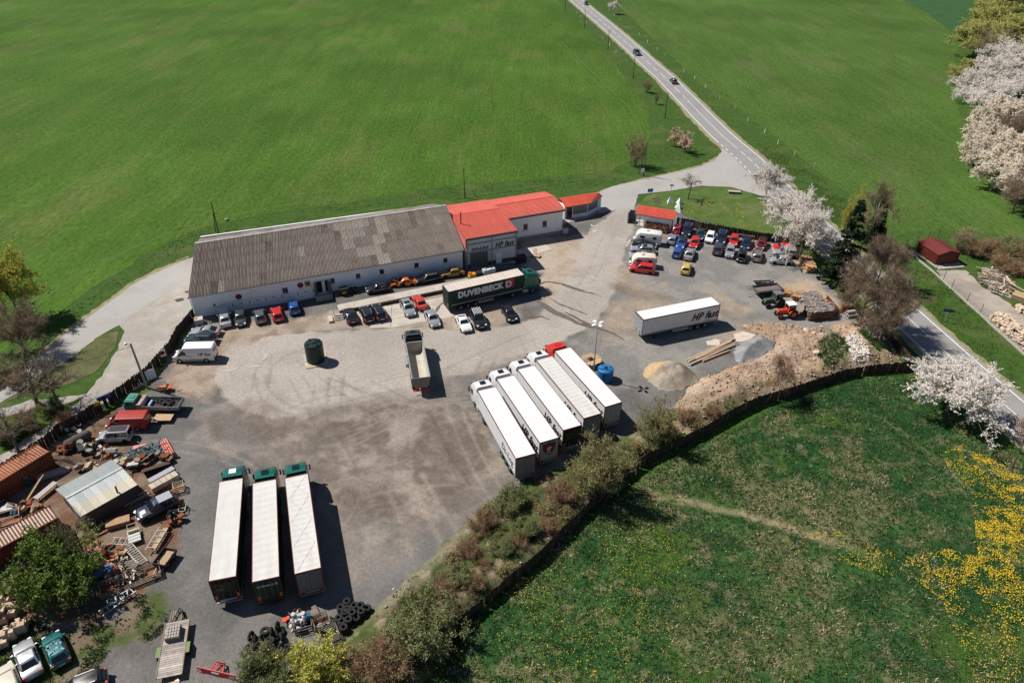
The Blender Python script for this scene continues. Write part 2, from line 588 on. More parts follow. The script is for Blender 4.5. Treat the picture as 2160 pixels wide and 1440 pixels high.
sheet('lane_edge',[(19.1,151.9),(29.4,159.4),(37.9,164.2),(45.2,168.9),(49.0,173.0),(52.1,177.9),(50.9,171.7),(44.6,165.1),(37.1,161.1),(28.7,156.2),(19.5,150.0)],0.030,m_dryedge,jitter=0.15,step=0.8)
sheet('lane_edge',[(-59.9,118.0),(-63.4,112.8),(-65.8,108.3),(-67.4,101.0),(-69.0,94.8),(-70.0,88.5),(-70.1,83.6),(-68.9,82.1),(-67.4,93.1),(-64.4,106.4),(-62.2,110.8),(-58.2,115.9)],0.030,m_dryedge,jitter=0.15,step=0.8)
sheet('gravel_track',[(-55.6,108.9),(-58.7,105.2),(-60.8,100.8),(-61.6,94.5),(-60.0,92.6),(-59.0,88.1),(-58.1,81.4),(-58.3,75.2),(-60.2,69.9),(-62.6,64.8),(-65.5,58.6),(-63.8,56.1),(-61.2,62.4),(-57.5,68.4),(-55.0,75.0),(-51.1,79.3),(-51.4,84.7),(-52.0,92.8),(-51.2,98.4)],0.028,m_lanegravel,jitter=0.12,step=1.0)
sheet('grass_island',[(-61.0,92.6),(-59.8,90.3),(-59.3,86.5),(-59.3,82.5),(-60.9,79.8),(-64.4,77.6),(-67.9,75.8),(-68.1,76.2),(-66.2,80.9),(-64.5,85.3),(-63.1,91.5)],0.046,mat('island_grass',(0.060,0.078,0.020),(0.105,0.110,0.040),scale=0.6,rough=0.95,bump=0.08,bscale=3.0,c3=(0.15,0.125,0.07),scale3=0.2,lo3=0.5,hi3=0.7,fine=0.4,fscale=6.0),jitter=0.12,step=0.8)
sheet('dirt_path',[(-58.3,77.1),(-61.8,76.4),(-65.1,75.5),(-68.0,73.8),(-70.8,72.2),(-69.7,70.5),(-67.0,72.1),(-63.6,73.9),(-59.3,75.4)],0.016,m_lanegravel,jitter=0.15,step=0.8)
# painted ground: a fine grid whose soil, gravel and asphalt blend into each other along ragged edges
def attr_mat(name,fine=0.25,fscale=11.0,bump=0.02,bscale=9.0,rough=0.95):
 m=mat(name,(0.2,0.2,0.2),rough=rough,spec=0.12,bump=bump,bscale=bscale)
 N,L=m.node_tree.nodes,m.node_tree.links
 b=N['Principled BSDF']
 at=N.new('ShaderNodeAttribute')
 at.attribute_name='soil'
 tc=N.new('ShaderNodeTexCoord')
 sc=None
 c=at.outputs['Color']
 for f_,s_ in ((fine,fscale),(fine*0.7,fscale*0.28)):
  n=N.new('ShaderNodeTexNoise')
  n.inputs['Scale'].default_value=s_
  n.inputs['Detail'].default_value=3.0
  n.inputs['Roughness'].default_value=0.75
  L.new(tc.outputs['Object'],n.inputs['Vector'])
  r=N.new('ShaderNodeMapRange')
  r.inputs['From Min'].default_value=0.25
  r.inputs['From Max'].default_value=0.75
  r.inputs['To Min'].default_value=1 - f_
  r.inputs['To Max'].default_value=1+f_
  L.new(n.outputs['Fac'],r.inputs['Value'])
  x=N.new('ShaderNodeVectorMath')
  x.operation='SCALE'
  L.new(c,x.inputs[0])
  L.new(r.outputs['Result'],x.inputs['Scale'])
  c=x.outputs[0]
 L.new(c,b.inputs['Base Color'])
 return m
def seg_dist(X,Y,pts):
 d=np.full(X.shape,1e9)
 for a,b in zip(pts[:-1],pts[1:]):
  vx,vy=b[0] - a[0],b[1] - a[1]
  t=np.clip(((X - a[0])*vx+(Y - a[1])*vy)/(vx*vx+vy*vy+1e-9),0,1)
  d=np.minimum(d,np.hypot(X - a[0] - t*vx,Y - a[1] - t*vy))
 return d
def sstep(v,a,b):
 t=np.clip((v - a)/(b - a),0,1)
 return t*t*(3 - 2*t)
def painted(name,outline,res,base,layers,z,m,height=None,kind='structure'):
 xs=[p[0] for p in outline]
 ys=[p[1] for p in outline]
 gx=np.arange(min(xs),max(xs)+res,res)
 gy=np.arange(min(ys),max(ys)+res,res)
 X,Y=np.meshgrid(gx,gy,indexing='ij')
 nx,ny=X.shape
 wob=(vnoise(X,Y,0.55,2) - 0.5)
 inside=inpoly_np(X+wob*0.9,Y - wob*0.9,outline)
 idx=np.arange(nx*ny).reshape(nx,ny)
 fin=inside[:-1,:-1] & inside[1:,:-1] & inside[1:,1:] & inside[:-1,1:]
 q=np.stack([idx[:-1,:-1][fin],idx[1:,:-1][fin],idx[1:,1:][fin],idx[:-1,1:][fin]],-1)
 used,inv=np.unique(q.ravel(),return_inverse=True)
 q=inv.reshape(-1,4)
 X,Y=X.ravel()[used],Y.ravel()[used]
 def blend(X,Y,c1,c2,sc,lo=0.35,hi=0.65,oct=3,sx=1.0,sy=1.0,rot=0.0):
  cr,sr=math.cos(rot),math.sin(rot)
  n=sstep(vnoise((X*cr - Y*sr)*sx+311,(X*sr+Y*cr)*sy+177,sc,oct),lo,hi)[...,None]
  return np.array(c1)*(1 - n)+np.array(c2)*n
 C=blend(X,Y,*base)
 for ly in layers:
  typ=ly[0]
  pg=[tuple(p) for p in ly[1]]
  mg=6.0
  sel=np.nonzero((X > min(p[0] for p in pg) - mg) & (X < max(p[0] for p in pg)+mg) & (Y > min(p[1] for p in pg) - mg) & (Y < max(p[1] for p in pg)+mg))[0]
  if len(sel) == 0:
   continue
  x,y=X[sel],Y[sel]
  if typ == 'poly':
   _,_,soft,amp,op,colr=ly
   d=edge_dist(x,y,pg)*np.where(inpoly_np(x,y,pg),1,-1)
   d=d+(vnoise(x+71,y+13,0.5,3) - 0.5)*2*amp
   al=sstep(d,-soft,soft)*op
  elif typ == 'line':
   _,_,wd,soft,op,colr=ly
   d=seg_dist(x,y,pg)
   nr=d < wd*1.5+1
   sel,x,y,d=sel[nr],x[nr],y[nr],d[nr]
   d=d+(vnoise(x+5,y+3,0.9,2) - 0.5)*wd*0.7
   al=(1 - sstep(d,wd/2 - soft,wd/2+soft))*op*(0.55+0.9*(vnoise(x,y,0.35,2) - 0.25))
   al=np.clip(al,0,1)
  else:
   _,_,sc,lo,hi,op,colr=ly
   d=edge_dist(x,y,pg)*np.where(inpoly_np(x,y,pg),1,-1)
   al=sstep(d,-1.0,2.0)*sstep(vnoise(x+401,y+77,sc,4),lo,hi)*op
  if len(colr) == 3 and not isinstance(colr[0],(tuple,list)):
   cc=np.array(colr)
  else:
   cc=blend(x,y,*colr)
  C[sel]=C[sel]*(1 - al[...,None])+cc*al[...,None]
 Z=np.full(X.shape,z)
 if height is not None:
  Z=Z+height(X,Y)
 V=np.stack([X,Y,Z],-1)
 Cc=np.clip(C,0,1)
 me=bpy.data.meshes.new(name)
 me.vertices.add(len(V))
 me.vertices.foreach_set('co',V.astype(np.float32).ravel())
 me.loops.add(q.size)
 me.loops.foreach_set('vertex_index',q.astype(np.int32).ravel())
 me.polygons.add(len(q))
 me.polygons.foreach_set('loop_start',np.arange(0,q.size,4,dtype=np.int32))
 me.polygons.foreach_set('loop_total',np.full(len(q),4,dtype=np.int32))
 at=me.color_attributes.new('soil','FLOAT_COLOR','POINT')
 at.data.foreach_set('color',np.concatenate([Cc,np.ones((len(Cc),1))],1).astype(np.float32).ravel())
 me.polygons.foreach_set('use_smooth',np.ones(len(q),dtype=bool))
 me.update()
 me.validate()
 o=put(name,me,m)
 if kind:
  o['kind']=kind
 return o
def wide(pts,dx):
 return [(p[0]+dx,p[1]) for p in pts]
# the yard
YARD=[(-52.1,102.6),(-50.3,94.2),(-50.6,87.4),(-50.2,81.8),(-50.2,78.3),(-54.4,72.5),(-58.3,67.6),(-61.3,62.5),(-65.2,55.0),(-48.7,30.8),(-20.3,31.2),(-16.2,38.1),(-13.9,42.6),(-10.7,46.2),(-7.2,50.1),(-4.7,54.0),(-0.9,59.4),(2.5,61.7),(7.1,64.2),(15.4,70.0),(23.4,76.9),(36.3,86.0),(57.6,86.8),(58.7,92.8),(57.3,96.8),(56.4,104.1),(55.5,112.2),(55.7,120.4),(52.0,126.2),(46.0,131.3),(35.2,138.9),(26.8,145.3),(24.7,142.2),(17.7,139.6),(11.2,134.7),(-7.5,124.5)]
LOOP=[(-41.9,80.9),(-42.3,85.5),(-42.6,89.4),(-38.9,90.2),(-37.8,91.6),(-32.4,93.0),(-26.7,93.8),(-20.8,94.4),(-14.9,94.7),(-6.7,93.6),(-1.5,95.4),(3.8,98.0),(6.2,102.8),(10.0,112.7),(12.0,120.1),(13.8,128.2),(16.4,133.7),(24.0,144.7),(26.3,144.8),(23.9,132.8),(20.8,120.4),(18.1,110.2),(16.0,103.1),(13.9,98.3),(10.3,93.8),(7.2,90.8),(3.6,88.7),(-0.3,85.8),(-5.4,82.8),(-10.0,81.6),(-11.3,77.4),(-18.0,76.9),(-24.0,74.7),(-27.3,72.7),(-31.0,72.4),(-35.2,73.9),(-39.3,76.6)]
GREY=((0.188,0.180,0.168),(0.245,0.230,0.208),0.35)
CHURN=[(-29.5,73.6),(-20.5,76.0),(-12.9,77.0),(-5.0,76.3),(-2.3,71.5),(0.8,63.7),(-0.9,59.0),(-6.0,54.6),(-11.0,51.9),(-15.9,51.2),(-20.1,56.5),(-23.7,62.4),(-30.3,65.6),(-38.8,68.0),(-41.4,73.6),(-37.2,76.2)]
FRONT=[(-40.4,70.7),(-17.7,45.2),(-11.0,48.8),(-0.9,59.7),(-5.0,75.3),(-28.6,72.9)]
EARTH=[(-62.7,65.0),(-58.9,69.9),(-53.1,74.3),(-49.8,70.1),(-46.1,67.0),(-42.4,64.5),(-40.7,61.3),(-37.6,58.3),(-36.2,54.1),(-35.2,49.0),(-36.6,44.9),(-39.5,41.2),(-45.7,41.1),(-53.3,37.6),(-65.2,55.0)]
def arc(*p):
 return [tuple(q) for q in smooth_line(p,0.8)]
yl=[
 ('poly',[(23.8,135.1),(34.1,133.6),(48.2,129.2),(53.8,120.3),(55.2,107.2),(53.9,95.4),(46.7,96.3),(36.1,96.3),(29.6,87.1),(24.4,82.3),(18.5,83.3),(13.9,78.8),(8.7,91.6),(13.6,95.8),(16.1,103.1),(18.2,111.2),(21.7,124.3)],1.5,2.0,1.0,GREY),
 ('noise',[(18.0,116.5),(36.2,117.0),(55.2,107.2),(46.8,96.6),(22.5,86.9),(12.0,86.7)],0.11,0.48,0.66,0.8,((0.30,0.235,0.175),(0.36,0.29,0.215),0.6)),
 ('poly',[(44.7,110.3),(51.9,112.1),(55.2,107.2),(55.3,101.1),(50.3,102.4),(45.9,106.2)],1.2,1.5,0.85,((0.42,0.315,0.215),(0.35,0.26,0.185),0.5)),
 ('poly',EARTH,0.8,1.6,1.0,((0.155,0.085,0.052),(0.20,0.150,0.108),0.5)),
 ('noise',EARTH,0.35,0.5,0.65,0.7,(0.085,0.062,0.048)),
 ('noise',FRONT,0.09,0.45,0.6,0.6,((0.245,0.205,0.17),(0.285,0.24,0.20),0.6)),
 ('poly',CHURN,2.0,3.0,0.95,((0.285,0.242,0.204),(0.215,0.178,0.149),0.30,0.35,0.7,3,0.7,1.6,0.5)),
 ('noise',CHURN,0.23,0.45,0.64,0.85,((0.118,0.095,0.078),(0.16,0.13,0.108),1.2)),
 ('noise',CHURN,0.60,0.55,0.72,0.5,(0.108,0.088,0.072)),
 ('poly',[(-50.5,94.2),(-45.3,94.3),(-39.3,96.4),(-33.5,97.7),(-28.5,99.7),(-28.0,94.7),(-32.4,93.3),(-37.8,91.6),(-38.8,90.0),(-40.8,80.9),(-40.9,75.6),(-46.8,77.5),(-49.6,80.7),(-49.4,85.9)],0.8,1.2,1.0,((0.250,0.192,0.148),(0.330,0.265,0.210),0.5)),
 ('poly',[(1.2,127.8),(9.9,128.5),(15.3,129.9),(13.3,116.4),(9.8,102.9),(7.7,99.9),(5.4,102.8),(4.9,112.6),(1.4,116.1)],0.8,1.2,1.0,((0.335,0.265,0.205),(0.40,0.33,0.265),0.4)),
 ('poly',[(-9.7,98.7),(-7.3,100.6),(-2.0,102.8),(0.5,103.5),(1.1,97.9),(-2.3,95.5),(-5.8,93.9),(-13.3,93.6),(-13.8,98.6)],0.8,1.0,1.0,((0.285,0.228,0.178),(0.35,0.285,0.228),0.45)),
 ('poly',[(-28.0,100.5),(-6.7,108.9),(-5.3,96.7),(-15.0,95.1),(-26.7,93.8),(-32.4,93.0),(-32.4,96.0)],0.8,1.0,0.9,((0.29,0.235,0.185),(0.345,0.285,0.23),0.45)),
 ('poly',LOOP,0.35,0.7,0.95,((0.345,0.304,0.264),(0.390,0.346,0.304),0.22)),
 ('noise',LOOP,0.13,0.5,0.72,0.45,((0.285,0.255,0.224),(0.31,0.278,0.246),0.8)),
 ('poly',[(-12.0,81.5),(-5.4,83.4),(-0.3,86.2),(2.1,87.4),(-1.3,82.9),(-4.5,78.4),(-7.6,76.3),(-11.5,76.2)],1.2,1.6,0.8,((0.17,0.155,0.14),(0.23,0.2,0.175),0.6)),
 ('poly',[(-36.4,77.7),(-30.1,73.8),(-24.2,75.7),(-16.2,78.0),(-11.6,77.4),(-20.1,74.0),(-28.1,71.0),(-36.4,73.7)],1.0,1.5,0.6,((0.24,0.2,0.165),(0.18,0.15,0.125),0.6)),
]
WEED=[(-37.2,44.6),(-36.1,45.9),(-34.3,46.3),(-33.3,44.1),(-32.9,41.2),(-33.7,40.3),(-35.5,40.1),(-36.9,39.0),(-37.3,38.0),(-36.9,35.1),(-46.6,35.0),(-50.3,40.9),(-46.7,42.3),(-43.9,41.6),(-40.1,41.6),(-38.1,42.6)]
yl += [('poly',WEED,0.7,1.4,0.95,((0.160,0.120,0.078),(0.070,0.090,0.028),0.5)),('noise',WEED,0.7,0.5,0.68,0.8,(0.055,0.085,0.020)),('noise',WEED,0.4,0.56,0.7,0.6,(0.22,0.175,0.125))]
for pts,wd,op,c_ in (
  (arc((-42.7,90.2),(-42.8,91.3),(-42.5,92.4),(-41.7,93.7)),0.25,0.6,(0.15,0.115,0.09)),
  (arc((-33.8,79.0),(-34.4,81.8),(-34.6,84.3),(-34.0,85.6),(-32.8,87.3),(-31.3,88.6)),0.35,0.7,(0.21,0.185,0.16)),
  (arc((-35.9,78.8),(-36.5,81.3),(-36.7,83.8),(-36.0,86.0)),0.3,0.6,(0.22,0.19,0.165)),
  (arc((-35.1,82.1),(-33.2,78.2),(-29.2,75.0),(-25.3,74.9),(-20.6,77.0),(-11.9,80.6)),0.5,0.7,(0.225,0.195,0.168)),
  (arc((-36.7,82.1),(-33.6,76.1),(-28.7,73.2),(-24.1,75.1),(-16.8,77.5)),0.45,0.6,(0.21,0.18,0.155)),
  (arc((-35.6,87.4),(-34.4,82.1),(-31.1,77.2),(-26.8,75.7)),0.4,0.5,(0.24,0.21,0.18)),
  (arc((-10.9,74.2),(-8.9,69.5),(-7.6,66.0),(-6.4,64.0),(-4.8,61.2)),0.55,0.9,(0.105,0.075,0.06)),
  (arc((7.7,99.9),(13.5,114.6),(16.2,124.1),(21.4,139.7)),0.3,0.45,(0.245,0.21,0.18)),
  (arc((9.1,98.8),(15.3,113.8),(18.2,124.2),(23.2,139.7)),0.3,0.45,(0.245,0.21,0.18)),
  (arc((-4.7,82.8),(1.4,85.3),(7.2,89.0),(13.7,96.6),(17.3,103.1)),0.6,0.5,(0.215,0.185,0.16)),
  (arc((-20.3,75.0),(-13.9,75.1),(-7.3,71.4),(-2.1,65.3)),0.6,0.6,(0.14,0.105,0.08)),
  (arc((-26.9,71.0),(-19.2,69.3),(-11.4,64.3),(-5.2,58.2)),0.6,0.55,(0.14,0.105,0.08)),
  (arc((-21.2,61.7),(-18.1,63.3),(-12.5,63.8),(-6.6,62.7)),0.5,0.6,(0.12,0.09,0.07)),
  (arc((-12.2,61.8),(-9.3,56.0),(-7.1,52.0)),0.55,0.75,(0.36,0.29,0.225)),
  (arc((-10.6,62.7),(-7.9,57.4),(-5.7,54.0)),0.5,0.7,(0.36,0.29,0.225)),
  (arc((-6.9,66.0),(-4.3,61.6),(-2.4,60.5)),0.5,0.7,(0.13,0.095,0.075)),
  (arc((-14.1,59.5),(-11.8,54.5),(-10.3,50.6)),0.5,0.5,(0.33,0.265,0.205)),
  (arc((-22.7,65.7),(-18.3,57.9),(-15.9,51.2)),0.5,0.5,(0.15,0.115,0.09)),
  (arc((-31.7,70.4),(-26.8,65.7),(-23.1,60.1)),0.5,0.4,(0.28,0.225,0.175)),
  (arc((34.9,100.6),(40.0,99.5),(46.1,96.8),(52.3,95.3)),1.6,0.55,(0.20,0.2,0.195)),
  (arc((17.9,108.7),(21.3,106.0),(25.5,104.9)),2.2,0.7,(0.15,0.118,0.092)),
  (arc((32.7,101.2),(36.9,99.4),(40.3,100.4)),2.0,0.7,(0.12,0.105,0.092)),
  (arc((9.3,89.7),(11.7,91.7),(15.5,93.8),(18.6,94.5)),1.6,0.6,(0.17,0.15,0.132)),
  (arc((-38.0,72.7),(-33.4,68.1),(-28.2,66.5),(-22.5,67.5)),1.5,0.5,(0.165,0.155,0.145)),
  (arc((-42.1,75.6),(-37.0,71.7),(-33.8,65.5),(-34.4,62.2)),2.5,0.5,(0.155,0.15,0.145)),
  (arc((-41.7,68.0),(-37.8,63.8),(-34.5,54.8),(-33.2,48.4)),3.0,0.4,(0.20,0.19,0.178)),
  (arc((-16.0,51.8),(-13.4,48.2),(-10.6,48.8),(-6.0,54.0)),2.5,0.55,(0.19,0.182,0.175)),
  (arc((-18.2,55.1),(-11.7,53.9),(-6.2,56.7),(-2.0,60.5)),2.0,0.5,(0.185,0.178,0.17))):
 yl.append(('line',pts,wd*1.25,max(0.2,wd*0.5),op*0.8,c_))
rt=random.Random(99)
for k in range(90):
 c0=(rt.uniform(-30,8),rt.uniform(48,84)) if k < 60 else (rt.uniform(2,45),rt.uniform(84,118))
 a0,bend,ln=rt.uniform(0.2,2.6),rt.gauss(0,0.05),rt.uniform(8,24)
 pts=[]
 x,y=c0
 for j in range(10):
  pts.append((x,y))
  x,y,a0=x+math.cos(a0)*ln/10,y+math.sin(a0)*ln/10,a0+bend
 dk=rt.random() < 0.6
 for o_ in (0.0,1.9):
  yl.append(('line',[(p[0]+o_*math.sin(a0),p[1] - o_*math.cos(a0)) for p in pts],rt.uniform(0.25,0.5),0.12,rt.uniform(0.12,0.36)*(1 if k < 60 else 0.5),(0.12,0.095,0.078) if dk else (0.34,0.285,0.23)))
m_yard=attr_mat('yard_surface',0.30,8.0,0.02,7.0)
painted('yard',YARD,0.21,((0.118,0.112,0.106),(0.168,0.157,0.145),0.30,0.3,0.7),yl,0.040,m_yard)
# concrete slabs in front of the loading dock, each poured slab a piece of its own
slab_of=sheet('concrete_apron',[(-22.8,95.3),(-23.6,95.8),(-25.3,99.5),(-21.1,101.1),(-16.7,102.5),(-11.8,104.4),(-9.5,98.5),(-10.5,97.7),(-12.2,97.5),(-13.8,96.7),(-16.8,95.5),(-19.0,94.6),(-20.5,94.8),(-22.1,94.5)],0.064,m_concrete,jitter=0.08,step=0.9,seed=8)
sheet('concrete_patch',[(0.3,122.1),(6.1,124.7),(7.4,122.7),(1.6,118.9)],0.068,m_concrete,jitter=0.05,step=0.9,seed=10)
sheet('concrete_patch',[(23.9,134.2),(24.8,136.7),(26.7,136.5),(26.1,133.4)],0.072,m_concrete,jitter=0.02,step=0.9,seed=11)
m_joint=mat('slab_joint',(0.20,0.165,0.13),rough=0.95)
jo=MB()
for a in (((-19.9,101.7),(-19.1,94.6)),((-15.5,102.8),(-13.7,96.8)),((-20.9,99.7),(-11.6,102.4)),((-22.2,96.5),(-13.1,99.1))):
 ribbon(jo,resample([Vector(p) for p in a],6),0.07,0.070,0,0.01)
tag(put('slab_joint',jo.mesh('slab_joint'),m_joint),kind='structure')
# cracked pale patches and repairs in the asphalt
m_pale=mat('pale_patch',(0.47,0.42,0.36),(0.40,0.355,0.305),scale=1.2,rough=0.9)
for k,pg in enumerate(([(-41.9,82.8),(-40.9,83.0),(-39.9,83.5),(-39.2,84.0),(-39.5,83.2),(-40.3,82.7),(-40.7,82.5)],[(-37.0,87.3),(-36.1,87.5),(-36.0,86.4),(-36.4,85.5),(-37.0,85.6),(-36.4,86.2)],[(-38.1,84.1),(-36.2,84.3),(-36.3,83.9),(-37.9,83.8)],[(-41.9,88.6),(-41.5,88.4),(-41.5,87.8),(-41.8,88.0)],[(-40.3,87.2),(-39.8,87.2),(-39.9,87.0)],[(15.6,134.0),(16.3,133.4),(17.3,133.6),(16.9,132.9),(15.9,132.9),(15.5,133.2)],[(21.4,124.3),(22.8,128.0),(23.1,127.8),(21.8,124.2)],[(15.7,130.9),(16.8,132.1),(16.4,130.4),(15.8,129.6)])):
 sheet('pale_patch',pg,0.074,m_pale,jitter=0.06,step=0.5,seed=20+k)
# water running from the lorry
def stain(pts,wds,z=0.082,seed=1):
 mb=MB()
 ln=smooth_line(pts,0.5)
 rr=random.Random(seed)
 n=len(ln)
 ws=[]
 for i in range(n):
  u=i/(n - 1)*(len(wds) - 1)
  a=int(min(u,len(wds) - 2))
  ws.append(wds[a]+(wds[a+1] - wds[a])*(u - a))
 ribbon(mb,ln,ws,z,0,0.07,rr)
 tag(put('wet_stain',mb.mesh('wet_stain'),m_wet),kind='structure')
stain(((4.7,109.2),(6.1,110.1),(7.9,109.6),(10.1,108.3),(11.9,107.1),(13.6,106.2),(15.1,105.2)),(0.3,0.45,0.6,0.75,0.7,0.35,0.1),seed=2)
stain(((4.0,103.9),(5.2,102.1),(6.7,100.2),(8.4,98.8),(10.2,97.1),(12.0,95.9),(13.4,95.4)),(0.3,1.0,1.3,1.2,0.9,0.7,0.5),seed=3)
stain(((8.6,100.1),(10.3,98.3),(12.0,96.6),(13.3,95.6),(14.9,94.6),(16.2,93.4),(17.3,92.0)),(0.2,0.5,0.5,0.6,0.6,0.4,0.2),0.086,seed=4)
stain(((2.0,102.7),(2.1,100.8),(2.4,99.0),(3.4,98.5),(4.5,98.7),(5.9,97.7)),(0.35,0.7,1.4,0.9,0.4,0.15),seed=5)
stain(((6.3,104.4),(7.8,102.7),(9.5,101.4),(12.1,99.4)),(0.15,0.35,0.3,0.1),0.086,seed=6)
stain(((-11.5,102.6),(-12.0,101.6),(-12.4,100.1),(-12.2,99.6)),(0.3,0.35,0.5,0.3),seed=7)
# small lawn by the gatehouse
sheet('lawn',[(26.5,144.3),(29.6,149.6),(33.3,151.6),(39.0,153.4),(44.6,155.0),(49.4,154.6),(52.3,151.4),(54.7,147.0),(55.0,136.0),(55.4,125.3),(53.4,127.7),(45.4,132.6),(35.1,138.7),(31.0,141.0)],0.062,mat('lawn_grass',(0.050,0.100,0.014),(0.085,0.125,0.026),scale=0.5,rough=0.95,bump=0.06,bscale=4,c3=(0.14,0.145,0.05),scale3=0.15,lo3=0.5,hi3=0.7,fine=0.4,fscale=6.0),jitter=0.15,step=0.8,seed=13)
MEADOW=[(16.6,28.7),(-8.0,28.4),(-6.0,36.4),(-2.9,43.8),(5.5,53.5),(14.3,61.5),(24.2,68.4),(37.1,77.2),(46.0,81.9),(58.1,84.8),(60.0,83.1),(60.9,76.7),(62.7,69.6),(66.2,57.3),(59.3,29.2)]
def meadow_h(X,Y):
 return 0.14*vnoise(X,Y,0.9,3)+0.35*(vnoise(X,Y,0.12,2) - 0.5)
ml=[('noise',MEADOW,0.16,0.50,0.66,0.8,((0.135,0.130,0.058),(0.085,0.112,0.036),1.0)),
      ('noise',MEADOW,0.9,0.58,0.7,0.6,(0.19,0.165,0.090)),
      ('noise',MEADOW,0.33,0.60,0.75,0.8,(0.014,0.050,0.014)),
      ('noise',MEADOW,0.06,0.5,0.66,0.7,(0.016,0.056,0.016)),
      ('poly',[(29.2,60.3),(35.0,61.1),(43.1,59.0),(43.8,55.5),(37.7,53.4),(30.7,55.9)],2.0,3.0,0.55,((0.20,0.175,0.095),(0.10,0.12,0.045),0.9)),
      ('line',arc((16.3,59.6),(20.0,58.9),(25.1,57.4),(30.0,55.5),(34.5,53.3),(35.4,52.8)),0.9,0.45,0.9,((0.30,0.245,0.155),(0.22,0.18,0.10),1.2)),
      ('line',arc((-2.1,46.0),(3.3,50.9),(8.8,55.6),(14.1,60.0)),0.5,0.2,0.7,(0.13,0.145,0.055)),
      ('line',arc((0.8,46.6),(6.4,51.5),(12.0,56.3),(16.9,60.1)),0.5,0.2,0.7,(0.13,0.145,0.055)),
      ('line',arc((17.3,62.4),(25.4,68.4),(35.3,73.2),(43.8,75.8),(49.4,74.0),(52.5,67.2),(54.5,60.7)),0.7,0.3,0.7,(0.125,0.150,0.060)),
      ('line',arc((19.3,60.9),(27.4,66.7),(35.8,70.9),(42.9,73.3),(47.8,71.6),(50.5,65.4)),0.7,0.3,0.7,(0.125,0.150,0.060)),
      ('line',arc((58.6,74.6),(59.4,69.1),(60.9,63.2),(62.0,59.4)),1.2,0.5,0.6,(0.16,0.15,0.075))]
painted('meadow',MEADOW,0.25,((0.022,0.070,0.019),(0.048,0.100,0.028),0.30,0.3,0.7),ml,0.024,attr_mat('meadow_turf',0.42,6.0,0.08,4.0),meadow_h)
# track by the maroon shed, and its bare ground
sheet('storage_yard',[(77.0,116.4),(82.5,116.5),(82.3,110.5),(83.8,104.6),(84.2,101.1),(84.9,95.5),(78.2,84.4),(77.5,90.1),(76.9,99.0),(76.5,106.1),(76.3,112.2)],0.036,mat('storage_ground',(0.33,0.275,0.225),(0.40,0.35,0.30),scale=0.5,rough=0.95,bump=0.01,bscale=8,c3=(0.28,0.24,0.2),scale3=0.15,fine=0.2,fscale=9.0),jitter=0.12,step=0.8,seed=17)
sheet('dark_grass',[(211.3,454.4),(201.5,382.3),(187.8,326.1),(206.7,356.4),(275.2,478.0),(302.7,596.1)],0.026,mat('lush_grass',(0.020,0.075,0.016),(0.035,0.095,0.022),scale=0.2,rough=0.95,bump=0.05,bscale=3,fine=0.3,fscale=3.0),jitter=0.3,step=2.0,seed=18)
# ------------------------------------------------------------------ buildings
m_white=mat('white_render',(0.86,0.865,0.88),(0.80,0.80,0.805),scale=0.5,rough=0.9,bump=0.004,bscale=12,c3=(0.68,0.665,0.64),scale3=0.25,lo3=0.62,hi3=0.8,fine=0.04,fscale=20)
m_grey_wall=mat('grey_render',(0.60,0.59,0.58),(0.53,0.525,0.515),scale=0.6,rough=0.9,bump=0.004,bscale=12)
m_plinth=mat('plinth_render',(0.25,0.25,0.25),(0.36,0.35,0.34),scale=1.2,rough=0.95,bump=0.01,bscale=9)
m_bluegrey=mat('blue_grey_panel',(0.055,0.068,0.085),rough=0.6)
m_steel=mat('grey_steel',(0.28,0.29,0.30),(0.22,0.23,0.24),scale=2,rough=0.5,metal=0.3)
m_asbestos=mat('corrugated_cement',(0.178,0.146,0.124),(0.268,0.232,0.204),scale=0.9,rough=0.95,rand=0.09,c3=(0.100,0.068,0.052),scale3=0.4,lo3=0.48,hi3=0.72,fine=0.25,fscale=8.0,bump=0.004,bscale=20,stretch=(1.0,0.35,1.0))
m_asbestos_pale=mat('corrugated_cement_pale',(0.245,0.210,0.182),(0.31,0.275,0.242),scale=0.9,rough=0.95,rand=0.12,c3=(0.23,0.19,0.165),scale3=0.5,lo3=0.55,hi3=0.75,fine=0.2,fscale=8.0,stretch=(1.0,0.35,1.0))
m_asbestos_dark=mat('corrugated_cement_dark',(0.130,0.098,0.080),(0.185,0.148,0.125),scale=0.9,rough=0.95,rand=0.15,fine=0.25,fscale=8.0)
m_ridge=mat('ridge_cap',(0.50,0.48,0.46),(0.36,0.34,0.32),scale=1.0,rough=0.8)
m_gutter=mat('zinc_gutter',(0.16,0.165,0.17),rough=0.5,metal=0.5)
m_redroof=mat('red_metal_tiles',(0.640,0.092,0.042),(0.520,0.072,0.042),scale=0.8,c3=(0.46,0.075,0.048),scale3=0.3,lo3=0.5,hi3=0.8,stretch=(1.6,0.35,1.0),rough=0.42,spec=0.5,rand=0.05,bump=0.002,bscale=15)
m_fascia=mat('dark_red_fascia',(0.075,0.018,0.014),rough=0.6)
_b=m_redroof.node_tree.nodes['Principled BSDF']
_b.inputs['Sheen Weight'].default_value=0.6
_b.inputs['Sheen Roughness'].default_value=0.35
m_glass=mat('window_glass',(0.020,0.024,0.026),rough=0.08,spec=0.8)
m_frame=mat('white_frame',(0.70,0.70,0.69),rough=0.6)
m_doorgrey=mat('grey_door_paint',(0.150,0.165,0.170),(0.12,0.13,0.135),scale=1.5,rough=0.6)
m_dark=mat('dark_opening',(0.012,0.012,0.012),rough=0.9)
m_shutter=mat('roller_shutter',(0.135,0.128,0.115),rough=0.6)
m_signred=mat('sign_red',(0.30,0.012,0.022),rough=0.5)
m_signblue=mat('sign_navy',(0.030,0.022,0.060),rough=0.5)
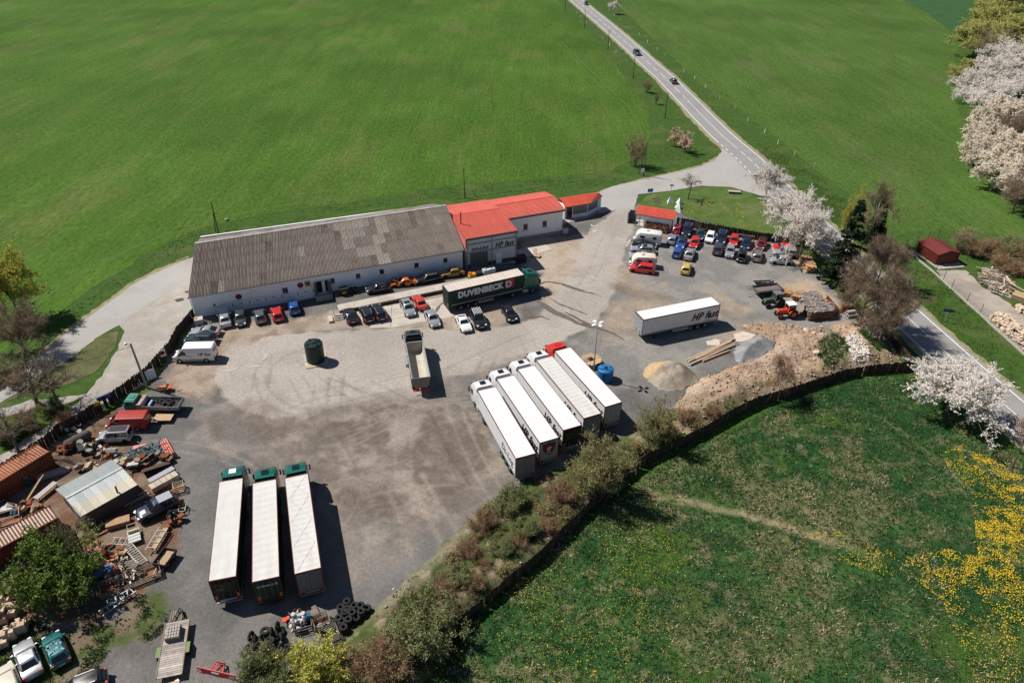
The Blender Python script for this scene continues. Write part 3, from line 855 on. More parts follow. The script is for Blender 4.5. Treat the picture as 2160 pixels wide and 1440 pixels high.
m_white_paint=mat('white_paint',(0.78,0.78,0.77),(0.72,0.72,0.71),scale=2,rough=0.55)
m_black_paint=mat('black_paint',(0.012,0.012,0.013),rough=0.6)
m_yellow=mat('yellow_paint',(0.55,0.40,0.03),(0.45,0.32,0.02),scale=2,rough=0.55)
m_bluepaint=mat('blue_paint',(0.030,0.17,0.33),rough=0.6)
m_stonewall=mat('dark_stone_wall',(0.085,0.058,0.040),(0.16,0.115,0.080),scale=1.6,rough=0.95,bump=0.03,bscale=5,rand=0.3)
m_rust=mat('rust',(0.20,0.075,0.030),(0.12,0.045,0.022),scale=2.0,rough=0.9,c3=(0.26,0.12,0.055),scale3=0.8,fine=0.25,fscale=12)
m_wood_new=mat('fresh_timber',(0.52,0.36,0.21),(0.42,0.28,0.16),scale=3,rough=0.85,rand=0.15,stretch=(0.3,2,2))
m_wood_grey=mat('weathered_timber',(0.27,0.225,0.185),(0.19,0.155,0.125),scale=3,rough=0.9,rand=0.2,stretch=(0.3,2,2))
m_wood_dark=mat('dark_timber',(0.060,0.036,0.024),(0.095,0.060,0.040),scale=2,rough=0.9,rand=0.2)
m_galv=mat('galvanised',(0.42,0.44,0.45),(0.34,0.355,0.365),scale=1.5,rough=0.45,metal=0.4)
m_con=mat('precast_concrete',(0.36,0.335,0.30),(0.44,0.41,0.37),scale=1.5,rough=0.9,bump=0.004,bscale=12)
# --- long white warehouse. local x runs along the front wall, y into the building
WA,WB=Vector((-50.60,96.45)),Vector((-8.55,112.74))
wang=math.atan2((WB - WA).y,(WB - WA).x)
wlen=(WB - WA).length
wh=thing('warehouse','long white warehouse with weathered corrugated cement roof','building',(WA.x,WA.y,0),wang)
tilt=0.6/wlen                       # the eaves climb gently against the sloping yard
RISE,HALF,RX0=4.1,10.6,2.1
OV=0.40
def zt(x):
 return tilt*x
EAVE=4.0
wall=MB()
# openings: (x0, x1, z0, z1) measured on the front wall
wx=lambda px,py,z: None
OPEN=[]
for cx,zc,w_,h_ in ((19.05,2.15,0.95,1.15),(30.2,2.35,0.8,1.0),(34.2,2.4,0.8,1.0),(39.6,2.55,0.78,1.0),(44.35,2.75,0.78,1.0)):
 pass
def on_wall(p):
 d=Vector(p) - WA
 return d.x*math.cos(wang)+d.y*math.sin(wang)
# window centres are found on the wall plane at their heights
WIN=[(on_wall((-36.93,101.22)),2.25,0.95,1.15),(on_wall((-29.63,103.76)),2.62,0.85,1.05),(on_wall((-25.64,105.34)),2.72,0.85,1.05),(on_wall((-21.87,106.82)),2.82,0.85,1.05),(on_wall((-16.19,108.94)),2.95,0.85,1.05),(on_wall((-11.38,110.85)),3.05,0.85,1.05)]
SMALLW=(on_wall((-47.59,98.15)),1.75,0.45,0.5)
DOOR=(on_wall((-31.39,103.33)),1.85,1.75,2.25)
holes=sorted([(c - w_/2,c+w_/2,z - h/2,z+h/2) for c,z,w_,h in WIN+[SMALLW,DOOR]])
def strip(x0,x1,z0,z1):
 a0,a1=(z0 if z0 is not None else -0.1),(z0 if z0 is not None else -0.1)
 b0=z1 if z1 is not None else EAVE+zt(x0)
 b1=z1 if z1 is not None else EAVE+zt(x1)
 wall.add([(x0,OV,a0),(x1,OV,a1),(x1,OV,b1),(x0,OV,b0),(x0,OV+0.35,a0),(x1,OV+0.35,a1),(x1,OV+0.35,b1),(x0,OV+0.35,b0)],
             [(0,1,2,3),(5,4,7,6),(0,4,5,1),(2,6,7,3),(1,5,6,2),(0,3,7,4)])
x=0.25
for (h0,h1,g0,g1) in holes:
 strip(x,h0,None,None)
 strip(h0,h1,None,g0)
 strip(h0,h1,g1,None)
 x=h1
strip(x,wlen - 0.2,None,None)
part('front_wall',wall,m_white,wh)
for x,rx in ((0.25,RX0+0.2),(wlen - 0.2,wlen - 0.2)):
 z=EAVE+zt(x)
 ends=MB()
 ends.add([(x,OV+0.36,0),(rx,2*HALF - 0.4,0),(rx,2*HALF - 0.4,z),(rx,HALF,z+RISE - 0.1),(x,OV+0.36,z)],[(0,1,2,3,4)])
 part('end_wall',ends,m_white,wh)
bw=MB()
bw.span((RX0+0.2,2*HALF - 0.45,0),(wlen - 0.2,2*HALF - 0.15,EAVE+zt(wlen)))
part('back_wall',bw,m_white,wh)
# corrugated sheets, laid in courses; every sheet a piece of its own
NC,ROWS=42,5
sl_len=math.hypot(HALF,RISE)
def corr(wd,ln,amp=0.055,pitch=0.215):
 mb=MB()
 n=int(round(wd/pitch))*4
 vs=[]
 for j in range(2):
  for i in range(n+1):
   vs.append((wd*i/n - wd/2,ln*(j - 0.5),amp*math.sin(2*PI*i/4)))
 mb.add(vs,[(i,i+1,n+2+i,n+1+i) for i in range(n)])
 return mb.mesh('roof_sheet')
swd=wlen/NC
sheet_me=corr(swd+0.02,sl_len/ROWS+0.16)
rs=random.Random(11)
slope=math.atan2(RISE,HALF)
pale_cols=set(list(range(24,32)))
cols_skew=RX0
for r_ in range(ROWS):
 for c_ in range(NC):
  v=(r_+0.5)/ROWS
  xc=cols_skew*v+(c_+0.5)*(wlen - cols_skew*v)/NC
  mtl=m_asbestos
  if c_ in (25,26,27,28,29,30) and r_ < 5 and rs.random() < 0.85 and (c_ > 26 or r_ != 0):
   mtl=m_asbestos_pale
  if c_ in (23,24) and r_ > 1:
   mtl=m_asbestos_pale if rs.random() < 0.7 else m_asbestos
  if rs.random() < 0.07:
   mtl=m_asbestos_dark
  if (c_,r_) in ((30,2),(32,2),(35,3)):
   mtl=m_asbestos_dark
  if rs.random() < 0.03:
   mtl=m_asbestos_pale
  o=put('roof_sheet',sheet_me,mtl,wh)
  o.location=(xc,HALF*v,EAVE+zt(xc)+RISE*v+0.07+0.012*((ROWS - r_) % 2)+rs.uniform(-0.006,0.006))
  o.rotation_euler=(slope+rs.uniform(-0.004,0.004)+0.004,-tilt,rs.uniform(-0.003,0.003) - (RX0/sl_len)*(1 - (c_+0.5)/NC))
back=MB()
back.add([(RX0,HALF,EAVE+zt(RX0)+RISE+0.03),(wlen,HALF,EAVE+zt(wlen)+RISE+0.03),(wlen,2*HALF,EAVE+zt(wlen)+0.03),(RX0,2*HALF,EAVE+zt(RX0)+0.03)],[(0,1,2,3)])
part('back_roof',back,m_asbestos,wh)
rc=MB()
for k in range(14):
 x0,x1=RX0+(wlen - RX0)*k/14,RX0+(wlen - RX0)*(k+1)/14 - 0.03
 z0,z1=EAVE+RISE+zt(x0)+0.14,EAVE+RISE+zt(x1)+0.14
 rc.add([(x0,HALF - 0.28,z0 - 0.1),(x1,HALF - 0.28,z1 - 0.1),(x1,HALF,z1+0.03),(x0,HALF,z0+0.03),(x0,HALF+0.28,z0 - 0.1),(x1,HALF+0.28,z1 - 0.1)],[(0,1,2,3),(3,2,5,4)])
part('ridge_cap',rc,m_ridge,wh)
g=MB()
g.beam((-0.15,-0.02,EAVE - 0.02),(wlen,-0.02,EAVE+zt(wlen) - 0.02),0.14,0.12)
g.tube((-0.1,0.0,EAVE - 0.05),(0.15,0.32,EAVE - 0.45),0.05)
g.tube((0.15,0.32,EAVE - 0.45),(0.15,0.32,0.1),0.05)
part('gutter',g,m_gutter,wh)
for i,(c,z,w_,h) in enumerate(WIN+[SMALLW]):
 f=MB()
 t=0.07
 for s_ in (-1,1):
  f.box((c+s_*(w_/2 - t/2),OV+0.10,z),(t,0.06,h))
  f.box((c,OV+0.10,z+s_*(h/2 - t/2)),(w_ - 2*t,0.06,t))
 if i == 0:
  f.box((c,OV+0.11,z),(0.04,0.05,h - 2*t))
 wf=part('window',f,m_frame,wh)
 p_=MB()
 p_.box((c,OV+0.14,z),(w_ - 2*t,0.02,h - 2*t))
 part('pane',p_,m_glass,wf)
 s_=MB()
 s_.box((c,OV - 0.08,z - h/2 - 0.05),(w_+0.3,0.22,0.09))
 part('sill',s_,m_frame,wf)
c,z,w_,h=DOOR
d_=MB()
d_.box((c,OV+0.3,z),(w_,0.04,h))
part('doorway',d_,m_dark,wh)
for s_,ang in ((-1,2.1),(1,1.0)):
 d_=MB()
 hx=c+s_*w_/2
 wdt=0.92
 dx,dy=(math.cos(ang),-math.sin(ang)) if s_ > 0 else (math.cos(ang),-math.sin(ang))
 d_.beam((hx,OV - 0.03,z),(hx+dx*wdt,OV - 0.03+dy*wdt,z),0.06,h)
 df=part('door_leaf',d_,m_doorgrey,wh)
 hd=MB()
 hd.box((hx+dx*wdt*0.9,OV - 0.03+dy*wdt*0.9 - 0.05,z),(0.05,0.06,0.18))
 part('handle',hd,m_steel,df)
d_=MB()
d_.box((c+0.25,OV+0.26,z),(0.5,0.03,h - 0.1))
part('inner_door',d_,m_frame,wh)
d_=MB()
d_.box((c,OV - 0.05,z+h/2+0.14),(w_+0.7,0.1,0.22))
part('lintel',d_,m_grey_wall,wh)
d_=MB()
d_.box((c,OV - 0.55,0.33),(w_+1.0,1.1,0.66))
d_.box((c,OV - 1.25,0.16),(w_+1.0,0.4,0.32))
part('step',d_,m_con,wh)
# round no-stopping signs, the yellow poster and parking marks on the wall
for i,(px,z) in enumerate(((on_wall((-44.09,99.73)),2.55),(on_wall((-34.99,103.13)),2.8))):
 d_=MB()
 d_.tube((px,OV - 0.03,z),(px,OV - 0.002,z),0.5,n=28)
 s_=part('parking_sign',d_,m_signred,wh)
 d_=MB()
 d_.tube((px,OV - 0.036,z),(px,OV - 0.031,z),0.37,n=28)
 part('sign_field',d_,m_signblue,s_)
 d_=MB()
 for a in (0.785,-0.785):
  d_.box((px,OV - 0.041,z),(0.74,0.004,0.08),ry=a)
 part('sign_cross',d_,m_signred,s_)
 lettering('HP PARKING',0.20,s_,m_black_paint,frame((px,OV - 0.006,z - 0.78),(1,0,0),(0,0,1)),align='CENTER',name='lettering')
px=on_wall((-33.86,103.47))
d_=MB()
d_.box((px,OV - 0.01,2.85),(0.95,0.02,1.05))
ps=part('poster',d_,m_yellow,wh)
d_=MB()
d_.box((px,OV - 0.024,2.95),(0.75,0.006,0.55),ry=0.5)
d_.box((px+0.05,OV - 0.026,2.6),(0.6,0.006,0.12),ry=-0.4)
part('poster_print',d_,mat('poster_ink',(0.05,0.06,0.03),(0.2,0.2,0.1),scale=6,rough=0.7),ps)
for px in (on_wall((-44.90,98.68)),on_wall((-42.44,99.47)),on_wall((-40.01,100.32)),on_wall((-37.63,101.27)),on_wall((-35.21,102.01)),on_wall((-32.69,102.62))):
 d_=MB()
 d_.box((px,OV - 0.006,1.15+zt(px)),(0.16,0.012,0.52))
 part('parking_mark',d_,m_bluepaint,wh)
for px in (on_wall((-43.61,98.94)),on_wall((-41.25,99.92)),on_wall((-38.88,100.74)),on_wall((-33.91,102.21))):
 d_=MB()
 d_.box((px,OV - 0.006,1.25+zt(px)),(0.55,0.012,0.10))
 part('wall_plate',d_,m_black_paint,wh)
cab=MB()
zc=lambda x: 1.55+zt(x)
xs=[0.3,2.5,5.5,7.6,8.0,8.6]
for a,b,za,zb in ((0.5,4.5,1.2,1.55),(4.5,9.0,1.55,1.95),(9.0,9.6,1.95,3.9),(9.0,12.5,1.95,1.7)):
 cab.tube((a,OV - 0.02,za),(b,OV - 0.02,zb),0.018,n=4)
part('cable',cab,m_steel,wh)
lm=MB()
for px in (on_wall((-31.66,103.83)),on_wall((-30.60,104.07)),on_wall((-11.73,111.56)),on_wall((-9.00,112.85))):
 lm.tube((px,OV - 0.2,3.75+zt(px)),(px,OV,3.75+zt(px)),0.10,n=10)
part('wall_lamp',lm,m_steel,wh)
# --- loading dock in front of the right half of the warehouse
DK=0.70
ux,uy=Vector((math.cos(wang),math.sin(wang))),Vector((-math.sin(wang),math.cos(wang)))
d0=on_wall((-28.37,99.79))
dock_l=WA+ux*(on_wall((-29.78,102.78))+0.3)
dock=thing('loading_dock','raised loading dock with pale edge and dark stone retaining wall','dock',(WA.x,WA.y,0),wang)
def to_w(p):
 d=Vector(p) - WA
 return d.dot(ux),d.dot(uy)
fl=to_w((-27.92,98.58))
fr=to_w((-11.90,105.88))
k_=(fr[1] - fl[1])/(fr[0] - fl[0])
XE=wlen+9.0
bk=on_wall((-29.54,102.92))
d_=MB()
d_.prism([(bk,OV - 0.01),(fl[0]+0.2,fl[1]+1.9),(XE,fl[1]+k_*(XE - fl[0])+1.9),(XE,OV - 0.6),(wlen,OV - 0.8),(wlen,OV - 0.01)],0.0,DK)
part('deck',d_,mat('dock_tarmac',(0.105,0.098,0.092),(0.15,0.135,0.122),scale=0.7,rough=0.95,fine=0.2,fscale=9,bump=0.01,bscale=8),dock)
NE=12
for k in range(NE):
 x0,x1=fl[0]+(XE - fl[0])*k/NE,fl[0]+(XE - fl[0])*(k+1)/NE - 0.02
 y0,y1=fl[1]+k_*(x0 - fl[0]),fl[1]+k_*(x1 - fl[0])
 d_=MB()
 d_.prism([(x0,y0 - 0.06),(x1,y1 - 0.06),(x1,y1+1.9),(x0,y0+1.9)],DK - 0.22,DK+0.012)
 part('edge_slab',d_,m_concrete,dock)
stone_me=None
rs=random.Random(4)
sm=[]
for q in range(4):
 d_=MB()
 d_.box((0,0,0),(0.52,0.25,0.23),taper=0.92)
 sm.append(d_.mesh('stone'))
nst=int((XE - fl[0])/0.56)
for r_ in range(2):
 for i in range(nst):
  x0=fl[0]+0.3+i*0.56+(0.28 if r_ else 0)
  if x0 > XE - 0.3:
   continue
  o=put('stone',sm[(i*7+r_) % 4],m_stonewall,dock,(x0,fl[1]+k_*(x0 - fl[0])+0.14+rs.uniform(-0.03,0.03),0.12+0.24*r_),math.atan(k_)+rs.uniform(-0.03,0.03))
  o.scale=(rs.uniform(0.8,1.08),1,rs.uniform(0.85,1.0))
d_=MB()
d_.prism([(fl[0]+0.05,fl[1]+0.16),(XE,fl[1]+k_*(XE - fl[0])+0.16),(XE,fl[1]+k_*(XE - fl[0])+0.4),(fl[0]+0.05,fl[1]+0.4)],0.0,DK - 0.23)
part('wall_core',d_,m_stonewall,dock)
# timber-railed steps at the left end of the dock
st0=Vector((-27.5,96.6))
st=thing('dock_steps','short concrete steps with dark handrails at left end of loading dock','steps',(st0.x,st0.y,0),wang)
for k in range(3):
 d_=MB()
 d_.box((0.1+0.0,1.0 - 0.35*k,0.10+(2 - k)*0.1),(1.3,0.35,0.2+(2 - k)*0.2))
 part('tread',d_,m_con,st)
for sx in (-0.62,0.72):
 d_=MB()
 d_.tube((sx,0.1,0),(sx,0.1,0.95),0.025)
 d_.tube((sx,1.2,0.6),(sx,1.2,1.5),0.025)
 d_.tube((sx,0.1,0.95),(sx,1.2,1.5),0.025)
 part('handrail',d_,m_dark,st)
d_=MB()
d_.box((-1.3,0.6,0.2),(0.7,1.7,0.4))
part('kerb_block',d_,m_concrete,st)
# --- red roofed annexes
def red_sheet(wd,ln):
 """metal roof sheet: pressed tile waves across, steps along"""
 mb=MB()
 n=max(4,int(wd/0.19)*2)
 rows=max(1,int(ln/0.38))
 vs=[]
 for j in range(rows):
  for e in range(2):
   y=ln*(j+e)/rows - ln/2
   for i in range(n+1):
    vs.append((wd*i/n - wd/2,y,(0.038 if i % 2 else 0.0)+(0.045 if e == 0 else 0.0)))
 fs=[]
 for j in range(2*rows - 1):
  for i in range(n):
   a=j*(n+1)+i
   fs.append((a,a+1,a+n+2,a+n+1))
 mb.add(vs,fs)
 return mb.mesh('roof_sheet')
def gable(name,label,O,ang,x0,x1,y0,y1,ymid,ze,zr,base=0.0,back=True,ncol=10,wall_m=None,zb=None,sheet_m=None):
 """gabled block: local x along the ridge; returns root"""
 t=thing(name,label,'building',(O.x,O.y,0),ang)
 sheet_m=sheet_m or m_redroof
 zb=ze if zb is None else zb
 o_=0.35
 wl=MB()
 th=0.3
 for (ya,yb,zz) in ((y0+o_,y0+o_+th,ze - 0.05),(y1 - o_ - th,y1 - o_,zb - 0.05)):
  wl.span((x0+0.2,ya,base - 0.1),(x1 - 0.2,yb,zz))
 for xa,xb in ((x0+0.2,x0+0.2+th),(x1 - 0.2 - th,x1 - 0.2)):
  ya,yb=y0+o_+th,y1 - o_ - th
  wl.add([(xa,ya,base - 0.1),(xa,yb,base - 0.1),(xa,yb,zb - 0.05),(xa,ymid,zr - 0.08),(xa,ya,ze - 0.05),(xb,ya,base - 0.1),(xb,yb,base - 0.1),(xb,yb,zb - 0.05),(xb,ymid,zr - 0.08),(xb,ya,ze - 0.05)],
               [(0,1,2,3,4),(9,8,7,6,5),(0,5,6,1),(1,6,7,2),(2,7,8,3),(3,8,9,4),(4,9,5,0)])
 part('wall',wl,wall_m or m_white,t)
 for (ya,za,yb,zb_) in ((y0,ze,ymid,zr),(y1,zb,ymid,zr)):
  ln=math.hypot(yb - ya,zb_ - za)
  cw=(x1 - x0)/ncol
  me=red_sheet(cw+0.01,ln)
  for k in range(ncol):
   o=put('roof_sheet',me,sheet_m,t,(x0+(k+0.5)*cw,(ya+yb)/2,(za+zb_)/2+0.05))
   if yb > ya:
    o.rotation_euler=(math.atan2(zb_ - za,yb - ya),0,0)
   else:
    o.rotation_euler=(math.atan2(zb_ - za,ya - yb),0,PI)
  un=MB()
  un.add([(x0,ya,za - 0.02),(x1,ya,za - 0.02),(x1,yb,zb_ - 0.02),(x0,yb,zb_ - 0.02),(x0,ya,za - 0.16),(x1,ya,za - 0.16),(x1,yb,zb_ - 0.16),(x0,yb,zb_ - 0.16)],
               [(0,1,2,3),(7,6,5,4),(0,4,5,1),(1,5,6,2),(3,2,6,7),(0,3,7,4)])
  part('roof_deck',un,m_fascia,t)
 rd=MB()
 rd.beam((x0 - 0.02,ymid,zr+0.09),(x1+0.02,ymid,zr+0.09),0.3,0.06)
 part('ridge_cap',rd,sheet_m,t)
 fs=MB()
 fs.span((x0,y0 - 0.03,ze - 0.32),(x1,y0+0.03,ze - 0.02))
 part('fascia',fs,m_fascia,t)
 gt=MB()
 gt.beam((x0 - 0.05,y0 - 0.10,ze),(x1+0.1,y0 - 0.10,ze),0.12,0.1)
 gt.tube((x1 - 0.12,y0 - 0.1,ze),(x1 - 0.12,y0+o_ - 0.06,ze - 0.5),0.045)
 gt.tube((x1 - 0.12,y0+o_ - 0.06,ze - 0.5),(x1 - 0.12,y0+o_ - 0.06,base+0.1),0.045)
 part('gutter',gt,m_gutter,t)
 return t
AO=Vector((-50.6,96.45))
AANG=R(22.61)
# front annex with the roller shutter and the big lettering
A1=gable('annex','tall red roofed annex with roller shutter and HP fast lettering',AO,AANG,45.4,55.2,-1.15,15.3,8.0,6.65,7.15,0.0,ncol=9,zb=5.9,wall_m=m_grey_wall)
yF=-1.15+0.35
band=MB()
band.span((45.6,yF - 0.05,0.65),(55.0,yF+0.0,1.45))
part('base_panel',band,m_bluegrey,A1)
d_=MB()
d_.span((46.25,yF - 0.09,0.65),(49.55,yF - 0.055,3.55))
sh=part('roller_shutter',d_,m_shutter,A1)
for k in range(14):
 d_=MB()
 d_.span((46.25,yF - 0.115,0.70+k*0.205),(49.55,yF - 0.092,0.87+k*0.205))
 part('slat',d_,m_shutter,sh)
d_=MB()
d_.span((51.15,yF - 0.10,0.72),(52.25,yF - 0.055,2.85))
dr=part('door',d_,m_white_paint,A1)
d_=MB()
d_.box((52.12,yF - 0.13,1.75),(0.05,0.06,0.16))
part('handle',d_,m_steel,dr)
d_=MB()
for z in (0.66,3.72,5.35):
 d_.span((45.6,yF - 0.14,z - 0.06),(55.05,yF - 0.052,z+0.06))
for x in (45.66,50.35,55.0):
 d_.span((x - 0.07,yF - 0.16,0.65),(x+0.07,yF - 0.142,6.4))
part('steel_rail',d_,m_steel,A1)
lettering('HP fast',1.35,A1,m_black_paint,frame((51.0,yF - 0.02,3.95),(1,0,0),(0,0,1)),shear=0.25,bold=0.045,sx=0.82,spacing=1.08)
lettering('DO-LOG',0.8,A1,m_black_paint,frame((46.5,yF - 0.02,4.0),(1,0,0),(0,0,1)),shear=0.3,bold=0.035,sx=0.95,spacing=1.05)
ch=MB()
ch.tube((46.4,4.3,6.6),(46.4,4.3,9.2),0.12,n=10)
ch.tube((46.4,4.3,9.2),(46.4,4.3,9.35),0.2,0.02,n=10)
part('flue',ch,m_rust,A1)
sd_=MB()
sd_.add([(45.38,-1.1,4.6),(45.38,8.0,6.9),(45.38,8.0,7.12),(45.38,-1.1,6.62)],[(0,1,2,3)])
part('side_cladding',sd_,m_redroof,A1)
# lower annex behind it
A2=gable('annex','low white annex with red roof and three brown windows',AO,AANG,55.6,68.4,7.0,16.4,11.75,5.25,6.1,0.0,ncol=11)
yF=7.35
d_=MB()
d_.span((55.9,yF - 0.05,-0.05),(68.2,yF,0.85))
part('plinth',d_,m_plinth,A2)
for cx in (56.6,60.35,64.35):
 f=MB()
 z,w_,h=2.85,1.05,1.35
 for s_ in (-1,1):
  f.box((cx+s_*(w_/2 - 0.05),yF - 0.03,z),(0.1,0.06,h))
  f.box((cx,yF - 0.03,z+s_*(h/2 - 0.05)),(w_ - 0.2,0.06,0.1))
 wf=part('window',f,m_frame,A2)
 p_=MB()
 p_.box((cx,yF - 0.012,z),(w_ - 0.2,0.02,h - 0.2))
 part('pane',p_,mat('brown_blind',(0.085,0.050,0.035),(0.06,0.036,0.026),scale=3,rough=0.4),wf)
 s_=MB()
 s_.box((cx,yF - 0.12,z - h/2 - 0.06),(w_+0.2,0.24,0.08))
 part('sill',s_,m_frame,wf)
# bus shelter
sh0=thing('shelter','small white glazed shelter with red tiled roof beside the lane','shelter',(AO.x,AO.y,0),AANG)
d_=MB()
d_.span((71.6,13.4,-0.05),(72.0,17.1,2.75))
d_.span((72.0,16.8,-0.05),(80.6,17.1,2.75))
d_.prism([(80.0,14.9),(80.6,14.6),(80.6,16.8),(80.0,16.8)],-0.05,2.75)
part('wall',d_,m_white,sh0)
lw=MB()
lw.prism([(73.4,13.3),(76.9,13.3),(80.0,15.0),(80.0,15.25),(76.8,13.55),(73.4,13.55)],-0.05,0.75)
part('low_wall',lw,m_white,sh0)
pn=MB()
for a,b in (((73.6,13.42),(76.7,13.42)),((77.0,13.5),(79.9,15.08))):
 pn.beam((a[0],a[1],1.7),(b[0],b[1],1.7),0.02,1.85)
part('glazing',pn,mat('mesh_glazing',(0.13,0.135,0.14),(0.17,0.175,0.18),scale=8,rough=0.3,spec=0.6),sh0)
for x,y in ((73.45,13.42),(76.85,13.42),(80.0,15.15),(71.9,13.35)):
 d_=MB()
 d_.span((x - 0.08,y - 0.08,0),(x+0.08,y+0.08,2.85))
 d_.beam((x,y,2.35),(x+0.45,y,2.8),0.08)
 part('post',d_,m_frame,sh0)
RFX=[(71.3,12.75),(77.1,12.75),(81.0,15.1),(81.0,17.3),(71.3,17.3)]
rf=MB()
zr=3.95
rf.add([(71.3,12.75,2.95),(77.1,12.75,2.95),(81.0,15.0,3.1),(80.4,15.4,3.75),(77.6,15.3,zr),(71.3,15.2,zr)],[(0,1,4,5),(1,2,3,4)])
rf.add([(71.3,15.2,zr),(77.6,15.3,zr),(80.4,15.4,3.75),(81.0,15.0,3.1),(80.9,17.5,2.95),(71.3,17.5,2.95)],[(0,1,4,5),(1,2,3,4)])
ro_=part('roof',rf,m_redroof,sh0)
for k in range(14):
 d_=MB()
 x=71.4+k*0.42
 d_.beam((x,12.76,3.0),(x,15.2,zr+0.03),0.06,0.05)
 part('rib',d_,m_redroof,ro_)
fs=MB()
fs.beam((71.3,12.75,2.88),(77.1,12.75,2.88),0.06,0.16)
fs.beam((77.1,12.75,2.88),(81.0,15.0,3.0),0.06,0.16)
part('fascia',fs,m_gutter,sh0)
lg=MB()
lg.tube((80.62,15.6,1.5),(80.66,15.6,1.5),0.33,n=16)
part('emblem',lg,m_signred,sh0)
# --- gatehouse with a lean-to of logs
ga,gb=Vector((24.20,133.32)),Vector((31.41,130.57))
gx=(gb - ga).normalized()
gang=math.atan2(gx.y,gx.x)
gl=(gb - ga).length
gh=thing('gatehouse','small white gatehouse under a red pent roof','building',(ga.x,ga.y,0),gang)
gdep=2.9
rf=red_sheet(gl/6+0.01,math.hypot(gdep,0.75))
for k in range(6):
 o=put('roof_sheet',rf,m_redroof,gh,((k+0.5)*gl/6,gdep/2,3.12))
 o.rotation_euler=(math.atan2(0.75,gdep),0,0)
dk=MB()
dk.add([(0,0,2.62),(gl,0,2.62),(gl,gdep,3.38),(0,gdep,3.38),(0,0,2.74),(gl,0,2.74),(gl,gdep,3.48),(0,gdep,3.48)],[(3,2,1,0),(4,5,6,7),(0,1,5,4),(1,2,6,5),(2,3,7,6),(3,0,4,7)])
part('roof_deck',dk,m_steel,gh)
wl=MB()
wl.add([(2.0,0.45,0),(gl - 0.35,0.45,0),(gl - 0.35,gdep - 0.2,0),(2.0,gdep - 0.2,0),(2.0,0.45,2.68),(gl - 0.35,0.45,2.68),(gl - 0.35,gdep - 0.2,3.28),(2.0,gdep - 0.2,3.28)],[(0,1,5,4),(1,2,6,5),(2,3,7,6),(3,0,4,7),(4,5,6,7)])
part('wall',wl,m_white,gh)
for x in (0.25,1.0):
 d_=MB()
 d_.span((x - 0.06,0.3,0),(x+0.06,0.42,2.65))
 part('post',d_,m_con,gh)
d_=MB()
d_.span((1.98,0.9,0.1),(1.995,1.8,2.1))
part('door',d_,m_wood_new,gh)
dp=MB()
dp.span((-1.55,0.9,0),(-1.35,2.6,2.4))
dp.span((-1.35,2.4,0),(-0.1,2.6,2.4))
part('side_screen',dp,m_doorgrey,gh)
# heap of split logs and bark against its front wall: individual logs
lp=thing('log_heap','brown heap of split logs against the gatehouse wall','log pile',(ga.x,ga.y,0),gang)
rs=random.Random(21)
lg_me=[]
for q in range(3):
 d_=MB()
 d_.tube((0,-0.24,0),(0,0.24,0),0.11,0.10,n=6)
 lg_me.append(d_.mesh('log'))
m_bark=mat('bark_brown',(0.085,0.042,0.026),(0.150,0.075,0.045),scale=3,rough=0.95,rand=0.35)
nlog=0
for k in range(260):
 x=rs.uniform(2.3,gl - 0.8)
 y=-rs.uniform(0,1.35)
 hmax=1.45*(1 - (-y)/1.6)*min(1,(x - 2.0)/0.6)*min(1,(gl - 0.4 - x)/0.6)
 z=0.1+hmax*rs.uniform(0.75,1.0)
 o=put('log',lg_me[k % 3],m_bark,lp,(x,y+0.35,z),rs.uniform(0,PI))
 o.rotation_euler=(rs.uniform(-0.5,0.5),rs.uniform(-0.5,0.5),rs.uniform(0,PI))
d_=MB()
d_.add([(2.2,0.42,0),(gl - 0.6,0.42,0),(gl - 0.6,-1.1,0),(2.2,-1.1,0),(2.5,0.42,1.35),(gl - 0.9,0.42,1.35),(gl - 1.0,-0.2,0.7),(2.6,-0.2,0.7)],[(4,5,6,7),(7,6,2,3),(5,1,2,6),(4,7,3,0)])
part('bark_core',d_,m_bark,lp)
# --- maroon metal shed on a concrete slab by the far side of the road
sa,sb=Vector((76.5,123.7)),Vector((77.6,118.2))
sc_=Vector((82.1,119.2))
sx_=(sb - sa).normalized()
sang=math.atan2(sx_.y,sx_.x)
sln=(sb - sa).length
swd_=(sc_ - sb).length
m_maroon=mat('maroon_sheet',(0.165,0.030,0.026),(0.135,0.026,0.023),scale=1,rough=0.6,rand=0.05)
m_maroon_d=mat('maroon_wall',(0.120,0.022,0.020),rough=0.6)
ms=thing('metal_shed','maroon metal shed with gabled roof on concrete slab','shed',(sa.x,sa.y,0),sang)
hw,hr=2.2,2.75
d_=MB()
d_.span((-0.3,-0.3,0),(sln+1.6,swd_+0.5,0.14))
part('slab',d_,m_con,ms)
wl=MB()
wl.add([(0,0,0.14),(sln,0,0.14),(sln,swd_,0.14),(0,swd_,0.14),(0,0,hw),(sln,0,hw),(sln,swd_,hw),(0,swd_,hw),(0,swd_/2,hr),(sln,swd_/2,hr)],[(0,1,5,4),(1,2,6,9,5),(2,3,7,6),(3,0,4,8,7)])
part('wall',wl,m_maroon_d,ms)
for k in range(18):
 d_=MB()
 x=0.15+k*(sln - 0.3)/17
 d_.span((x - 0.05,-0.03,0.16),(x+0.05,-0.003,hw - 0.02))
 part('wall_rib',d_,m_maroon_d,ms)
